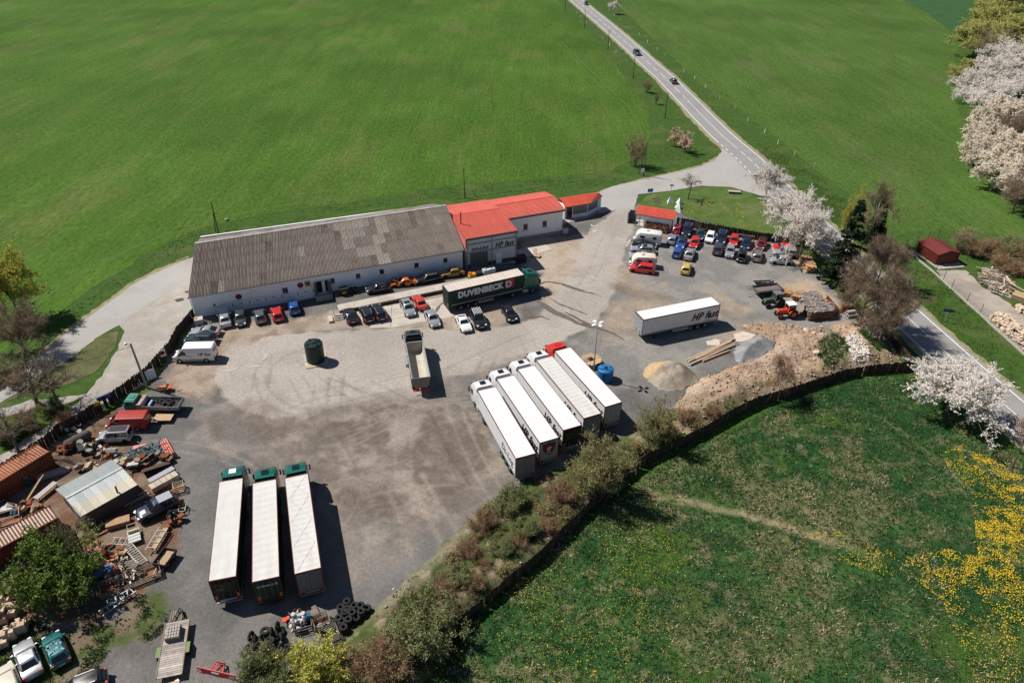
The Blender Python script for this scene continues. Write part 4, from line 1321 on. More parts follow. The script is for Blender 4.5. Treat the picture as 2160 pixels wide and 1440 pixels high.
for s_ in (0,1):
 for k in range(8):
  d_=MB()
  x0,x1=-0.12+k*(sln+0.24)/8,-0.12+(k+1)*(sln+0.24)/8 - 0.015
  y0,y1=(-0.15,swd_/2) if s_ == 0 else (swd_+0.15,swd_/2)
  d_.add([(x0,y0,hw - 0.05),(x1,y0,hw - 0.05),(x1,y1,hr+0.05),(x0,y1,hr+0.05),(x0,y0,hw+0.0),(x1,y0,hw+0.0),(x1,y1,hr+0.1),(x0,y1,hr+0.1)],[(3,2,1,0),(4,5,6,7),(0,1,5,4),(1,2,6,5),(2,3,7,6),(3,0,4,7)])
  part('roof_panel',d_,m_maroon,ms)
d_=MB()
d_.span((sln+0.003,0.6,0.16),(sln+0.03,swd_ - 0.6,1.95))
part('door',d_,m_maroon,ms)
# ------------------------------------------------------------------ vehicles
m_tyre=mat('tyre_rubber',(0.018,0.018,0.018),(0.028,0.027,0.026),scale=6,rough=0.85)
m_rim=mat('alloy_rim',(0.42,0.43,0.44),rough=0.35,metal=0.6)
m_rimsteel=mat('steel_rim',(0.16,0.165,0.17),rough=0.5,metal=0.3)
m_cglass=mat('car_glass',(0.012,0.015,0.017),rough=0.05,spec=0.9)
m_head=mat('headlamp',(0.70,0.72,0.74),rough=0.15,spec=0.8)
m_tail=mat('tail_lamp',(0.38,0.012,0.012),rough=0.25,spec=0.6)
m_plate=mat('number_plate',(0.75,0.75,0.73),rough=0.5)
m_under=mat('underbody',(0.014,0.014,0.014),rough=0.9)
m_trim=mat('black_trim',(0.022,0.022,0.023),rough=0.55)
m_chrome=mat('roof_bar',(0.55,0.56,0.57),rough=0.3,metal=0.7)
COLORS={
 'silver': ((0.47,0.48,0.49),0.5),'grey': ((0.17,0.175,0.18),0.5),'dkgrey': ((0.070,0.073,0.077),0.4),'black': ((0.012,0.013,0.015),0.0),
 'navy': ((0.014,0.026,0.060),0.2),'blue': ((0.020,0.085,0.30),0.1),'red': ((0.54,0.022,0.016),0.0),'dkred': ((0.38,0.014,0.016),0.0),'fadered': ((0.55,0.055,0.035),0.0),
 'white': ((0.78,0.78,0.78),0.0),'yellow': ((0.60,0.42,0.075),0.0),'ochre': ((0.30,0.175,0.035),0.0),'orange': ((0.70,0.155,0.010),0.0),'green': ((0.020,0.040,0.034),0.1),
 'teal': ((0.018,0.135,0.145),0.2),'cream': ((0.60,0.56,0.44),0.0),'taupe': ((0.24,0.225,0.215),0.5),'ltblue': ((0.30,0.36,0.42),0.4),'tan': ((0.55,0.38,0.20),0.0)}
def cpaint(k):
 c,me=COLORS[k]
 return mat('car_paint_'+k,c,tuple(x*0.9 for x in c),scale=1.2,rough=0.30,metal=me,coat=0.7,spec=0.5)
def ring(x,w,zb,zt_,crown=0.03,sh=0.92,mid=None):
 zm=mid if mid is not None else zb+(zt_ - zb)*0.55
 h=[(w*0.90,zb),(w*0.985,zb+0.10),(w,zm),(w*0.985,zt_ - 0.07),(w*sh,zt_),(w*0.5,zt_+crown*0.8)]
 return [(x,-a,b) for a,b in h]+[(x,0,zt_+crown)]+[(x,a,b) for a,b in reversed(h)]
KINDS={
 # L, W, H, belt, hood_front, trunk z, (ws base, ws top, roof end, rear base), boxy
 'sedan': dict(L=4.55,W=1.76,H=1.45,belt=0.93,hood=0.74,tail=0.98,g=(0.92,0.25,-0.95,-1.62)),
 'boxsedan': dict(L=4.25,W=1.66,H=1.42,belt=0.90,hood=0.78,tail=0.92,g=(0.72,0.22,-1.0,-1.45),boxy=1),
 'hatch': dict(L=4.05,W=1.72,H=1.47,belt=0.95,hood=0.78,tail=0.95,g=(0.95,0.30,-1.40,-1.86)),
 'boxhatch': dict(L=4.0,W=1.68,H=1.45,belt=0.93,hood=0.80,tail=0.92,g=(0.82,0.30,-1.50,-1.86),boxy=1),
 'wagon': dict(L=4.65,W=1.78,H=1.48,belt=0.94,hood=0.76,tail=0.96,g=(0.98,0.30,-1.75,-2.14),rails=1),
 'suv': dict(L=4.65,W=1.86,H=1.74,belt=1.10,hood=0.98,tail=1.08,g=(0.92,0.35,-1.80,-2.12),rails=1,r=0.36,zb=0.30),
 'mpv': dict(L=4.65,W=1.86,H=1.66,belt=1.02,hood=0.82,tail=1.02,g=(1.25,0.45,-1.80,-2.14)),
 'coupe': dict(L=4.55,W=1.80,H=1.36,belt=0.90,hood=0.72,tail=0.92,g=(0.75,0.05,-0.85,-1.85)),
 'ptc': dict(L=4.28,W=1.70,H=1.58,belt=1.02,hood=0.86,tail=0.98,g=(0.72,0.28,-1.55,-1.95)),
 'kangoo': dict(L=4.15,W=1.74,H=1.80,belt=1.08,hood=0.88,tail=1.08,g=(1.12,0.50,-1.86,-2.02),boxy=1),
}
PROTO={}
def car_meshes(kind):
 if kind in PROTO:
  return PROTO[kind]
 k=KINDS[kind]
 L,W,H,belt=k['L'],k['W'],k['H'],k['belt']
 w=W/2
 zb=k.get('zb',0.22)
 rw=k.get('r',0.315)
 wb,wt,rt,rb=k['g']
 boxy=k.get('boxy',0)
 f,r_=L/2,-L/2
 out=[]
 # lower body
 e=0.93 if boxy else 0.82
 st=[(r_,w*e,k['tail'] - 0.28,zb+0.14),(r_+0.06,w*(e+0.06),k['tail'] - 0.10,zb+0.06),(r_+0.28,w*0.97,k['tail'],zb),(rb+0.02,w*0.99,max(k['tail'],belt - 0.02),zb),(rt*0.5,w,belt+0.01,zb),(0.2,w,belt,zb),
          (wb,w*0.99,belt - 0.02,zb),(wb+0.35,w*0.985,belt - 0.06,zb),(f - 0.55,w*0.965,k['hood']+0.06,zb),(f - 0.22,w*(e+0.08),k['hood'] - 0.02,zb+0.02),(f - 0.05,w*(e+0.02),k['hood'] - 0.16,zb+0.06),(f,w*(e - 0.08),k['hood'] - 0.30,zb+0.14)]
 if rb+0.02 <= r_+0.3:
  st.pop(2)
 mb=MB()
 mb.loft([ring(x,ww,z0,z1,0.02 if boxy else 0.035) for x,ww,z1,z0 in st])
 # cabin shell and roof
 t0,t1=w*0.90,w*(0.76 if not boxy else 0.80)
 zl,zh=belt - 0.03,H - 0.07
 def crow(a):
  return a
 bot=[(wb,t0*0.92),(wb - 0.25,t0),(rb+0.25,t0),(rb,t0*0.92)]
 mid=[(wt+0.03,t1*0.92),(wt - 0.12,t1),(rt+0.10,t1),(rt - 0.03,t1*0.93)]
 top=[(wt - 0.12,t1*0.80),(wt - 0.22,t1*0.86),(rt+0.22,t1*0.86),(rt+0.10,t1*0.82)]
 def loop(pts,z):
  return [(x,y,z) for x,y in pts]+[(x,-y,z) for x,y in reversed(pts)]
 mb.loft([loop(bot,zl),loop(mid,zh),loop(top,H)],caps=False)
 n=len(mb.v)
 mb.add([(wt - 0.2,0,H+0.025),(rt+0.2,0,H+0.025)]+loop(top,H),[(0,2+1,2+0),(0,2+0,2+7),(0,2+7,2+6),(1,2+3,2+2),(1,2+4,2+3),(1,2+5,2+4),(0,1,2+2,2+1),(0,2+6,2+5,1)])
 out.append(('body',None,mb.mesh('body',38),'paint'))
 # glass
 def panel(p,inset=0.06,proud=0.014):
  p=[Vector(q) for q in p]
  c=sum(p,Vector())/4
  nn=(p[1] - p[0]).cross(p[3] - p[0]).normalized()
  if nn.dot(Vector((c.x*0.2,c.y,c.z - 0.9))) < 0 and abs(nn.y) > 0.3:
   nn=-nn
  if abs(nn.y) <= 0.3 and nn.z < 0:
   nn=-nn
  q=[]
  for v in p:
   d=c - v
   q.append(v+d.normalized()*min(inset,d.length*0.4)+nn*proud)
  q2=[v - nn*0.01 for v in q]
  return MB().add(q+q2,[(0,1,2,3),(7,6,5,4),(0,4,5,1),(1,5,6,2),(2,6,7,3),(3,7,4,0)])
 out.append(('windscreen',None,panel([(wb,-t0*0.92,zl),(wb,t0*0.92,zl),(wt+0.03,t1*0.92,zh),(wt+0.03,-t1*0.92,zh)],0.09).mesh('windscreen'),'glass'))
 out.append(('rear_window',None,panel([(rb,t0*0.92,zl+0.04),(rb,-t0*0.92,zl+0.04),(rt - 0.03,-t1*0.93,zh),(rt - 0.03,t1*0.93,zh)],0.10).mesh('rear_window'),'glass'))
 # side windows
 def lerp(a,b,t):
  return a+(b - a)*t
 nwin=3 if (rt < -1.3) else 2
 cuts=[0.0,0.38,0.70,1.0] if nwin == 3 else [0.0,0.46,1.0]
 xb0,xb1=wb - 0.25,rb+0.25
 xt0,xt1=wt - 0.12,rt+0.10
 for sgn in (1,-1):
  for i in range(nwin):
   a,b=cuts[i],cuts[i+1]
   p=[(lerp(xb0,xb1,a),sgn*t0,zl+0.05),(lerp(xb0,xb1,b),sgn*t0,zl+0.05),(lerp(xt0,xt1,b),sgn*t1,zh),(lerp(xt0,xt1,a),sgn*t1,zh)]
   out.append(('side_window',None,panel(p,0.045,0.016).mesh('side_window'),'glass'))
 # underbody, arches, grille
 ax=(f - 0.82,r_+0.80) if L > 4.2 else (f - 0.74,r_+0.70)
 ub=MB()
 ub.span((r_+0.35,-w*0.85,zb - 0.06),(f - 0.35,w*0.85,zb+0.05))
 for x in ax:
  for sgn in (1,-1):
   ub.tube((x,sgn*(w - 0.2),rw+0.03),(x,sgn*(w+0.006),rw+0.03),rw+0.06,n=16)
 ub.span((f - 0.06,-w*0.45,zb+0.12),(f+0.012,w*0.45,zb+0.24))
 ub.span((f - 0.16,-w*0.38,k['hood'] - 0.26),(f - 0.005,w*0.38,k['hood'] - 0.15))
 out.append(('underbody',None,ub.mesh('underbody'),'under'))
 for x in ax:
  for sgn in (1,-1):
   t=MB()
   t.lathe((0,0,0),[(rw*0.62,-0.10),(rw*0.95,-0.10),(rw,-0.07),(rw,0.07),(rw*0.95,0.10),(rw*0.62,0.10)],n=18)
   t.v=[(x+a,sgn*(w - 0.085)+c*sgn,rw+b) for a,b,c in t.v]
   rm=MB()
   rm.tube((x,sgn*(w - 0.06),rw),(x,sgn*(w+0.004),rw),rw*0.63,n=14)
   out.append(('wheel','rim',t.mesh('wheel',40),'tyre',rm.mesh('rim'),'rim'))
 for sgn in (1,-1):
  hl=MB()
  hl.box((f - 0.17,sgn*w*0.68,k['hood'] - 0.10),(0.28,w*0.36,0.13),rz=-sgn*0.28,ry=0.25)
  out.append(('headlight',None,hl.mesh('headlight'),'head'))
  tl=MB()
  tl.box((r_+0.09,sgn*w*0.80,k['tail'] - 0.13),(0.20,w*0.26,0.15 if not k.get('rails') else 0.28),rz=sgn*0.25)
  out.append(('tail_light',None,tl.mesh('tail_light'),'tail'))
  mr=MB()
  mr.box((wb - 0.12,sgn*(w+0.10),belt+0.06),(0.12,0.2,0.13))
  out.append(('mirror',None,mr.mesh('mirror'),'paint'))
  if k.get('rails'):
   rr_=MB()
   rr_.beam((wt - 0.25,sgn*t1*0.92,H+0.045),(rt+0.25,sgn*t1*0.92,H+0.045),0.05,0.05)
   out.append(('roof_rail',None,rr_.mesh('roof_rail'),'bar'))
 for x,z in ((f+0.016,zb+0.32),(r_ - 0.012,zb+0.38)):
  p=MB()
  p.box((x,0,z),(0.02,0.52,0.12))
  out.append(('number_plate',None,p.mesh('number_plate'),'plate'))
 PROTO[kind]=out
 return out
KEYM={'glass': m_cglass,'under': m_under,'tyre': m_tyre,'rim': m_rim,'head': m_head,'tail': m_tail,'plate': m_plate,'bar': m_chrome}
def add_car(kind,color,label,loc,rz,group=None,cat='car',name='parked_car',steel=False,skip=(),bar=None,extra=None):
 t=thing(name,label,cat,loc,rz,group)
 pm=cpaint(color)
 for it in car_meshes(kind):
  if it[0] in skip:
   continue
  m=pm if it[3] == 'paint' else KEYM[it[3]]
  if it[3] == 'bar' and bar is not None:
   m=bar
  o=put(it[0],it[2],m,t)
  if it[0] == 'wheel':
   put('rim',it[4],m_rimsteel if steel else m_rim,o)
 if extra:
  extra(t)
 return t
def place(near,far,near_is,kind):
 """ground position and heading of a car from its nearer and farther bumper on the ground plan"""
 n,f_=Vector(near),Vector(far)
 L=KINDS[kind]['L'] if kind in KINDS else kind
 d=(f_ - n).normalized()
 c=n+d*L/2
 h=d if near_is == 'r' else -d
 return (c.x,c.y),math.atan2(h.y,h.x)
WG,DG,YG,PG='cars nose to the warehouse wall','cars parked in front of the loading dock','cars packed into the car park','cars in the corner by the gravel'
CARS=[
 ('sedan','silver','silver saloon car nearest the dark fence, nosed in to the warehouse wall',(-44.45,93.69),(-45.80,96.78),'r',WG,0),
 ('hatch','dkgrey','dark hatchback facing out, second from the left along the warehouse wall',(-42.30,94.08),(-43.58,97.79),'f',WG,0),
 ('hatch','grey','dark grey hatchback between the dark and the red hatchbacks at the wall',(-39.36,94.95),(-40.69,98.10),'r',WG,0),
 ('boxhatch','red','bright red boxy hatchback nosed in to the warehouse wall',(-36.82,95.64),(-38.32,99.13),'r',WG,0),
 ('hatch','blue','blue hatchback at the right end of the row by the wall',(-34.76,97.72),(-35.85,100.68),'r',WG,0),
 ('coupe','silver','silver four-door coupe parked sideways near the dark fence',(-44.89,92.25),(-49.81,91.98),'r',None,0),
 ('wagon','green','dark green estate car between the silver coupe and the white van',(-44.72,90.08),(-48.54,90.05),'r',None,0),
 ('coupe','black','black coupe beside the dock steps',(-24.97,95.27),(-26.39,98.54),'r',DG,0),
 ('wagon','black','black estate car beside the black coupe, with pale roof rails',(-22.46,95.68),(-23.77,98.85),'r',DG,0),
 ('wagon','black','black estate car close under the dock wall with chrome roof rails',(-20.56,96.26),(-21.91,99.51),'r',DG,0),
 ('wagon','silver','silver estate car with open sunroof facing away from the dock',(-16.14,97.64),(-17.72,101.65),'f',DG,0),
 ('boxsedan','fadered','old faded red saloon backed towards the yard under the dock',(-14.44,99.69),(-15.84,102.84),'r',DG,0),
 ('sedan','silver','silver saloon left of the white coupe, facing the camera',(-11.91,94.59),(-13.35,98.43),'f',DG,0),
 ('coupe','white','white fastback coupe facing the asphalt loop',(-6.91,93.30),(-8.58,98.21),'f',DG,0),
 ('suv','black','black off-road car with white bars across its roof',(-4.70,94.30),(-6.20,99.11),'f',DG,0),
 ('hatch','black','black hatchback alone at the right end in front of the lorry',(0.10,96.47),(-1.24,100.88),'f',DG,0),
 ('wagon','silver','silver estate car with roof hatch beside the big caravan',(22.06,122.31),(26.56,121.40),'f',PG,0),
 ('coupe','silver','silver car mostly hidden behind the small cream caravan',(21.50,119.55),(26.10,118.79),'f',PG,0),
 ('coupe','black','black convertible shape tucked beside the big caravan',(22.80,124.69),(27.35,123.40),'r',PG,0),
 ('mpv','red','bright red people carrier at the front of the caravan row',(20.90,114.84),(25.50,113.60),'f',PG,0),
 ('hatch','dkred','dark red hatchback against the fence beside the log heap',(31.86,129.27),(33.18,132.52),'r',YG,0),
 ('suv','navy','navy people carrier with pale roof rails at the fence',(33.55,128.11),(35.23,132.63),'f',YG,0),
 ('sedan','green','dark saloon half hidden behind the red hatchback at the fence',(35.86,126.78),(37.48,130.84),'f',YG,0),
 ('hatch','white','white hatchback with black bumper facing out from the fence',(37.52,125.61),(39.15,129.87),'f',YG,0),
 ('hatch','ltblue','pale blue-grey hatchback beside the plywood boards',(30.07,124.67),(31.59,128.38),'r',YG,0),
 ('hatch','blue','blue hatchback with dark roof facing the camera',(31.48,123.05),(33.12,127.19),'f',YG,0),
 ('boxhatch','blue','small blue hatchback showing its tail, left of the silver saloon',(30.06,119.12),(31.39,122.58),'r',YG,0),
 ('hatch','red','red hatchback with black mirrors in the second row of the car park',(33.99,123.13),(35.63,127.51),'f',YG,0),
 ('sedan','silver','silver saloon showing its tail behind the yellow hatchback',(32.07,118.29),(33.70,122.65),'r',YG,0),
 ('hatch','yellow','pale yellow hatchback standing alone at the front of the car park',(30.51,112.81),(31.88,117.19),'r',YG,0),
 ('suv','navy','dark blue off-road car against the fence next to the white hatchback',(39.64,124.97),(41.30,129.66),'f',YG,0),
 ('suv','dkgrey','dark grey crossover showing its tail in the front row',(37.95,120.42),(39.46,124.62),'r',YG,0),
 ('boxhatch','red','red hatchback against the fence behind the silver retro car',(41.87,124.34),(43.42,128.52),'f',YG,0),
 ('ptc','silver','silver retro-styled car with bulging wings facing out',(39.95,119.40),(41.57,124.33),'f',YG,0),
 ('sedan','navy','dark blue saloon under the lean-to rail at the fence',(43.80,123.07),(45.58,127.65),'f',YG,0),
 ('hatch','black','black hatchback with its bonnet open in the front row',(41.70,117.79),(43.38,122.40),'f',YG,0),
 ('boxhatch','red','red hatchback with black bonnet and black roof',(46.64,123.04),(48.58,127.27),'f',YG,0),
 ('wagon','taupe','grey-brown estate car showing its tail at the end of the front row',(44.63,118.08),(46.29,122.70),'r',YG,0),
 ('hatch','red','red car parked sideways behind the white off-road car',(49.11,123.68),(53.10,123.02),'f',YG,0),
 ('suv','silver','long pale off-road car parked sideways by the cherry tree',(48.52,121.37),(53.17,120.54),'f',YG,0),
 ('hatch','silver','crashed silver hatchback with torn-off front wing',(47.21,118.46),(51.10,118.05),'f',YG,0),
 ('kangoo','silver','silver high-roofed family van with dark roof panel beside the red van',(-51.83,67.74),(-47.50,68.27),'f',None,0),
 ('suv','navy','navy off-road car with pale roof and badge on its bonnet by the scrap',(-41.27,54.68),(-38.18,57.29),'f',None,0),
 ('sedan','silver','silver-blue saloon at the bottom left beside the teal car',(-42.22,36.17),(-44.77,39.00),'r',None,0),
 ('hatch','teal','teal hatchback with leaf-strewn glass at the bottom left',(-40.33,37.31),(-43.14,40.48),'r',None,0),
 ('hatch','cream','cream hatchback cut off at the bottom left corner',(-42.84,34.21),(-45.13,36.61),'r',None,0),
 ('wagon','black','black estate car with chrome rails at the bottom edge',(-35.65,36.23),(-38.29,34.79),'r',None,0),
 ('boxhatch','tan','tan car cut off at the bottom edge below the flatbed trailer',(-29.92,35.81),(-29.18,33.98),'f',None,0),
 ('hatch','black','black hatchback standing on the loading dock next to the orange shell',(-24.50,104.15),(-20.60,105.71),'f',None,DK),
 ('wagon','black','black estate car standing on the loading dock between orange shell and ochre saloon',(-16.76,107.64),(-12.40,109.60),'f',None,DK),
 ('boxsedan','ochre','old ochre saloon standing on the loading dock',(-12.61,109.93),(-8.61,111.33),'f',None,DK),
 ('suv','dkgrey','dark car driving on the country road, middle of the three',(45.97,282.54),(44.00,291.91),'f',None,0.05),
 ('wagon','dkgrey','dark estate car driving away on the country road, nearest of the three',(52.19,242.49),(51.64,250.96),'r',None,0.05),
 ('hatch','black','dark car farthest up the country road at the top edge',(35.03,390.51),(33.92,407.50),'f',None,0.05),
]
def sunroof(t):
 d=MB()
 d.box((-0.35,0,1.50),(0.75,0.9,0.03))
 part('sunroof',d,m_cglass,t)
def bars(t):
 for i in range(6):
  d=MB()
  y=-0.6+i*0.24
  d.beam((0.15,y,1.84),(-1.75,y,1.84),0.06,0.04)
  part('roof_bar',d,m_white_paint,t)
def bonnet_up(h):
 def f(t):
  d=MB()
  d.beam((h[0],0,h[1]),(h[0]+0.45,0,h[1]+0.85),1.3,0.04)
  part('bonnet',d,t.children[0].material_slots[0].material,t)
  d=MB()
  d.box((h[0]+0.55,0,h[1] - 0.02),(0.95,1.2,0.10))
  part('engine_bay',d,m_under,t)
 return f
def blackroof(t):
 k=KINDS['boxhatch']
 d=MB()
 d.box((-0.6,0,k['H']+0.015),(1.75,1.15,0.03))
 part('roof_panel',d,m_trim,t)
 d=MB()
 d.box((1.35,0,0.905),(0.95,1.35,0.02),ry=0.10)
 part('bonnet_panel',d,m_trim,t)
def darkroof(t):
 d=MB()
 d.box((-0.55,0,1.485),(1.55,1.15,0.03))
 part('roof_panel',d,m_trim,t)
def kangoo_roof(t):
 d=MB()
 d.box((-0.65,0,1.815),(2.1,1.05,0.03))
 part('roof_panel',d,m_trim,t)
def palroof(t):
 d=MB()
 d.box((-0.95,0,1.755),(1.5,1.25,0.03))
 part('roof_panel',d,mat('pale_roof',(0.33,0.35,0.38),rough=0.4),t)
 d=MB()
 d.box((1.55,0.15,1.085),(0.55,0.6,0.02),ry=0.08)
 part('badge',d,m_white_paint,t)
def wreck(t):
 d=MB()
 d.box((1.75,-0.72,0.55),(0.5,0.25,0.5),rz=0.6)
 part('engine_bay',d,m_under,t)
 d=MB()
 d.add([(1.6,0.98,0.3),(2.35,1.15,0.25),(2.3,1.25,0.75),(1.5,1.02,0.85)],[(0,1,2,3)])
 part('torn_wing',d,cpaint('silver'),t)
def leaves(t):
 d=MB()
 rs=random.Random(3)
 for i in range(14):
  d.box((rs.uniform(-1.2,0.1),rs.uniform(-0.55,0.55),1.505),(rs.uniform(0.1,0.4),rs.uniform(0.1,0.3),0.012),rz=rs.uniform(0,3))
 part('glass_roof',d,mat('sky_glass',(0.25,0.42,0.45),rough=0.1),t)
EXTRA={0: bonnet_up((1.0,0.92)),10: sunroof,14: bars,16: sunroof,25: darkroof,35: bonnet_up((1.0,0.95)),36: blackroof,40: wreck,41: kangoo_roof,42: palroof,44: leaves}
for i,(kd,colr,lab,nr,fr_,ni,grp,z) in enumerate(CARS):
 loc,rz=place(nr,fr_,ni,kd)
 kw={}
 if i in (12,13,34,38):
  kw={}
 add_car(kd,colr,lab,(loc[0],loc[1],z+0.045 if z < 0.5 else z+0.015),rz,grp,extra=EXTRA.get(i),skip=('roof_rail',) if i in (31,39,42,51) else (),name='car' if 51 <= i <= 53 else 'parked_car')
# orange body shell on the dock: bare shell without doors, wheels or glass
loc,rz=place((-20.72,106.78),(-16.84,107.71),'f',4.15)
sh_=thing('car_shell','stripped orange car body shell with raised bonnet on the loading dock','car shell',(loc[0],loc[1],DK - 0.08),rz)
for it in car_meshes('coupe'):
 if it[0] == 'body':
  put('body',it[2],cpaint('orange'),sh_)
 elif it[0] == 'underbody':
  put('underbody',it[2],m_under,sh_)
 elif it[0] in ('windscreen','rear_window','side_window'):
  put('window_opening',it[2],m_dark,sh_)
d_=MB()
for sgn in (1,-1):
 d_.box((0.15,sgn*0.905,0.60),(0.85,0.03,0.55))
part('door_opening',d_,m_dark,sh_)
d_=MB()
d_.box((1.45,0,0.80),(1.1,1.2,0.12))
part('engine_bay',d_,m_rust,sh_)
d_=MB()
d_.beam((0.85,0,0.92),(1.75,0.1,1.45),1.25,0.04)
part('bonnet',d_,m_rust,sh_)
# ---- vans
def van(name,label,L,W,H,color,loc,rz,nose=0.95,hood=1.25,windows=True,roofribs=0,cat='van'):
 t=thing(name,label,cat,loc,rz)
 w=W/2
 f=L/2
 pm=color
 mb=MB()
 def rg(x,zb,zt_,wt_,ww=w):
  h=[(ww*0.95,zb),(ww,zb+0.12),(ww,zb+(zt_ - zb)*0.55),(ww - (ww - wt_)*0.45,zt_ - 0.18),(wt_,zt_ - 0.03),(wt_*0.8,zt_+0.015)]
  return [(x,-a,b) for a,b in h]+[(x,0,zt_+0.03)]+[(x,a,b) for a,b in reversed(h)]
 mb.loft([rg(-f,0.35,H - 0.05,w*0.86),rg(-f+0.06,0.30,H,w*0.9),rg(f - nose - 1.0,0.28,H,w*0.9),rg(f - nose - 0.75,0.28,H - 0.05,w*0.88),rg(f - nose*0.82,0.28,hood+0.10,w*0.86),rg(f - 0.30,0.30,hood - 0.16,w*0.84,w*0.97),rg(f - 0.05,0.34,hood - 0.40,w*0.82,w*0.9),rg(f,0.42,hood - 0.55,w*0.76,w*0.82)])
 part('body',mb,pm,t,35)
 g=MB()
 xa,xb=f - nose - 0.74,f - nose*0.84
 za,zb_=H - 0.10,hood+0.14
 g.add([(xa+0.03,-w*0.76,za),(xa+0.03,w*0.76,za),(xb+0.03,w*0.80,zb_),(xb+0.03,-w*0.80,zb_)],[(0,1,2,3)])
 g.v=[(x+0.02,y,z+0.03) for x,y,z in g.v]
 part('windscreen',g,m_cglass,t)
 for sgn in (1,-1):
  g=MB()
  y=sgn*(w+0.012)
  x0=f - nose - 1.15
  g.add([(x0,y,hood+0.08),(f - nose*1.0,y,hood+0.05),(f - nose - 0.55,sgn*(w*0.955+0.012),H - 0.42 if H > 2.2 else H - 0.25),(x0,sgn*(w*0.955+0.012),H - 0.42 if H > 2.2 else H - 0.25)],[(0,1,2,3)])
  part('side_window',g,m_cglass,t)
  m_=MB()
  m_.box((f - nose - 0.15,sgn*(w+0.16),hood+0.2),(0.12,0.22,0.3))
  part('mirror',m_,m_trim,t)
  s_=MB()
  s_.box((0,sgn*(w+0.005),0.52),(L*0.55,0.02,0.12))
  part('rubbing_strip',s_,m_trim,t)
  hl=MB()
  hl.box((f - 0.14,sgn*w*0.74,hood - 0.38),(0.25,0.3,0.24),rz=-sgn*0.3)
  part('headlight',hl,m_head,t)
  tl=MB()
  tl.box((-f - 0.0,sgn*w*0.90,0.95),(0.06,0.14,0.5))
  part('tail_light',tl,m_tail,t)
  if windows:
   g=MB()
   g.box((-f - 0.006,sgn*w*0.42,H - 0.65),(0.03,w*0.55,0.5))
   part('rear_window',g,m_cglass,t)
 ub=MB()
 ub.span((-f+0.2,-w*0.8,0.2),(f - 0.4,w*0.8,0.36))
 ub.span((f - 0.10,-w*0.5,0.5),(f+0.015,w*0.5,0.72))
 ub.span((-f - 0.05,-w*0.9,0.38),(-f+0.1,w*0.9,0.52))
 for x in (f - 0.95,-f+1.15):
  for sgn in (1,-1):
   ub.tube((x,sgn*(w - 0.2),0.36),(x,sgn*(w+0.008),0.36),0.42,n=16)
 part('underbody',ub,m_under,t)
 for x in (f - 0.95,-f+1.15):
  for sgn in (1,-1):
   tt=MB()
   tt.lathe((0,0,0),[(0.21,-0.11),(0.32,-0.11),(0.345,-0.07),(0.345,0.07),(0.32,0.11),(0.21,0.11)],n=18)
   tt.v=[(x+a,sgn*(w - 0.09)+c*sgn,0.345+b) for a,b,c in tt.v]
   wv=part('wheel',tt,m_tyre,t,40)
   rm=MB()
   rm.tube((x,sgn*(w - 0.05),0.345),(x,sgn*(w+0.01),0.345),0.21,n=14)
   part('rim',rm,m_rim,wv)
 for k in range(roofribs):
  d=MB()
  x=-f+0.3+k*(L - nose - 1.4)/max(1,roofribs - 1)
  d.beam((x,-w*0.75,H+0.03),(x,w*0.75,H+0.03),0.07,0.03)
  part('roof_rib',d,pm,t)
 return t
loc,rz=place((-49.19,85.47),(-42.07,85.93),'f',5.9)
hv=van('delivery_van','white high-roofed delivery van with HP fast lettering by the fence',5.9,2.0,2.5,paint('van_white',(0.76,0.76,0.76)),(loc[0],loc[1],0.055),rz)
lettering('HP fast',0.72,hv,mat('navy_letters',(0.012,0.014,0.045),rough=0.5),frame((-2.45+2.1 - 0.45,1.014,1.22),(-1,0,0),(0,0,1)),shear=0.2,bold=0.012,sx=0.85)
lettering('www.hpfast.cz',0.17,hv,mat('navy_letters',(0.012,0.014,0.045)),frame((1.05,1.014,1.1),(-1,0,0),(0,0,1)))
lettering('HP',0.7,hv,mat('navy_letters',(0.012,0.014,0.045)),frame((-2.965,-0.65,1.4),(0,1,0),(0,0,1)),shear=0.2,bold=0.012)
loc,rz=place((-51.78,70.35),(-46.28,70.72),'f',5.1)
rv=van('panel_van','faded red panel van with ribbed roof beside the old flatbed lorry',5.1,1.95,2.05,mat('van_red',(0.43,0.040,0.028),(0.37,0.034,0.026),scale=1,rough=0.5,coat=0.2),(loc[0],loc[1],0.055),rz,nose=0.75,hood=1.15,roofribs=13)
# ---- lorries
m_tgreen=mat('lorry_green',(0.006,0.115,0.082),(0.005,0.098,0.070),scale=1,rough=0.35,coat=0.5)
m_dgreen=mat('curtain_green',(0.006,0.028,0.022),(0.008,0.034,0.027),scale=0.6,rough=0.5,bump=0.004,bscale=3)
m_cabwhite=paint('lorry_white',(0.74,0.74,0.74))
m_cabred=paint('lorry_red',(0.58,0.020,0.014))
m_cabgrey=mat('lorry_grey',(0.085,0.09,0.094),(0.07,0.075,0.078),scale=1,rough=0.35,coat=0.4,metal=0.3)
m_tarp=mat('roof_tarpaulin',(0.62,0.598,0.565),(0.56,0.535,0.50),scale=0.8,rough=0.7,c3=(0.47,0.44,0.405),scale3=0.35,lo3=0.55,hi3=0.8,stretch=(0.35,1.6,1.0),fine=0.04,fscale=10,bump=0.008,bscale=2.0)
m_tarpw=mat('white_tarpaulin',(0.74,0.735,0.72),(0.68,0.672,0.655),scale=0.8,rough=0.65,c3=(0.58,0.565,0.54),scale3=0.3,lo3=0.55,hi3=0.8,stretch=(0.35,1.6,1.0),bump=0.006,bscale=2.0)
m_tarpg=mat('dusty_tarpaulin',(0.60,0.52,0.45),(0.52,0.45,0.385),scale=0.6,rough=0.75,fine=0.05,fscale=10,bump=0.006,bscale=2)
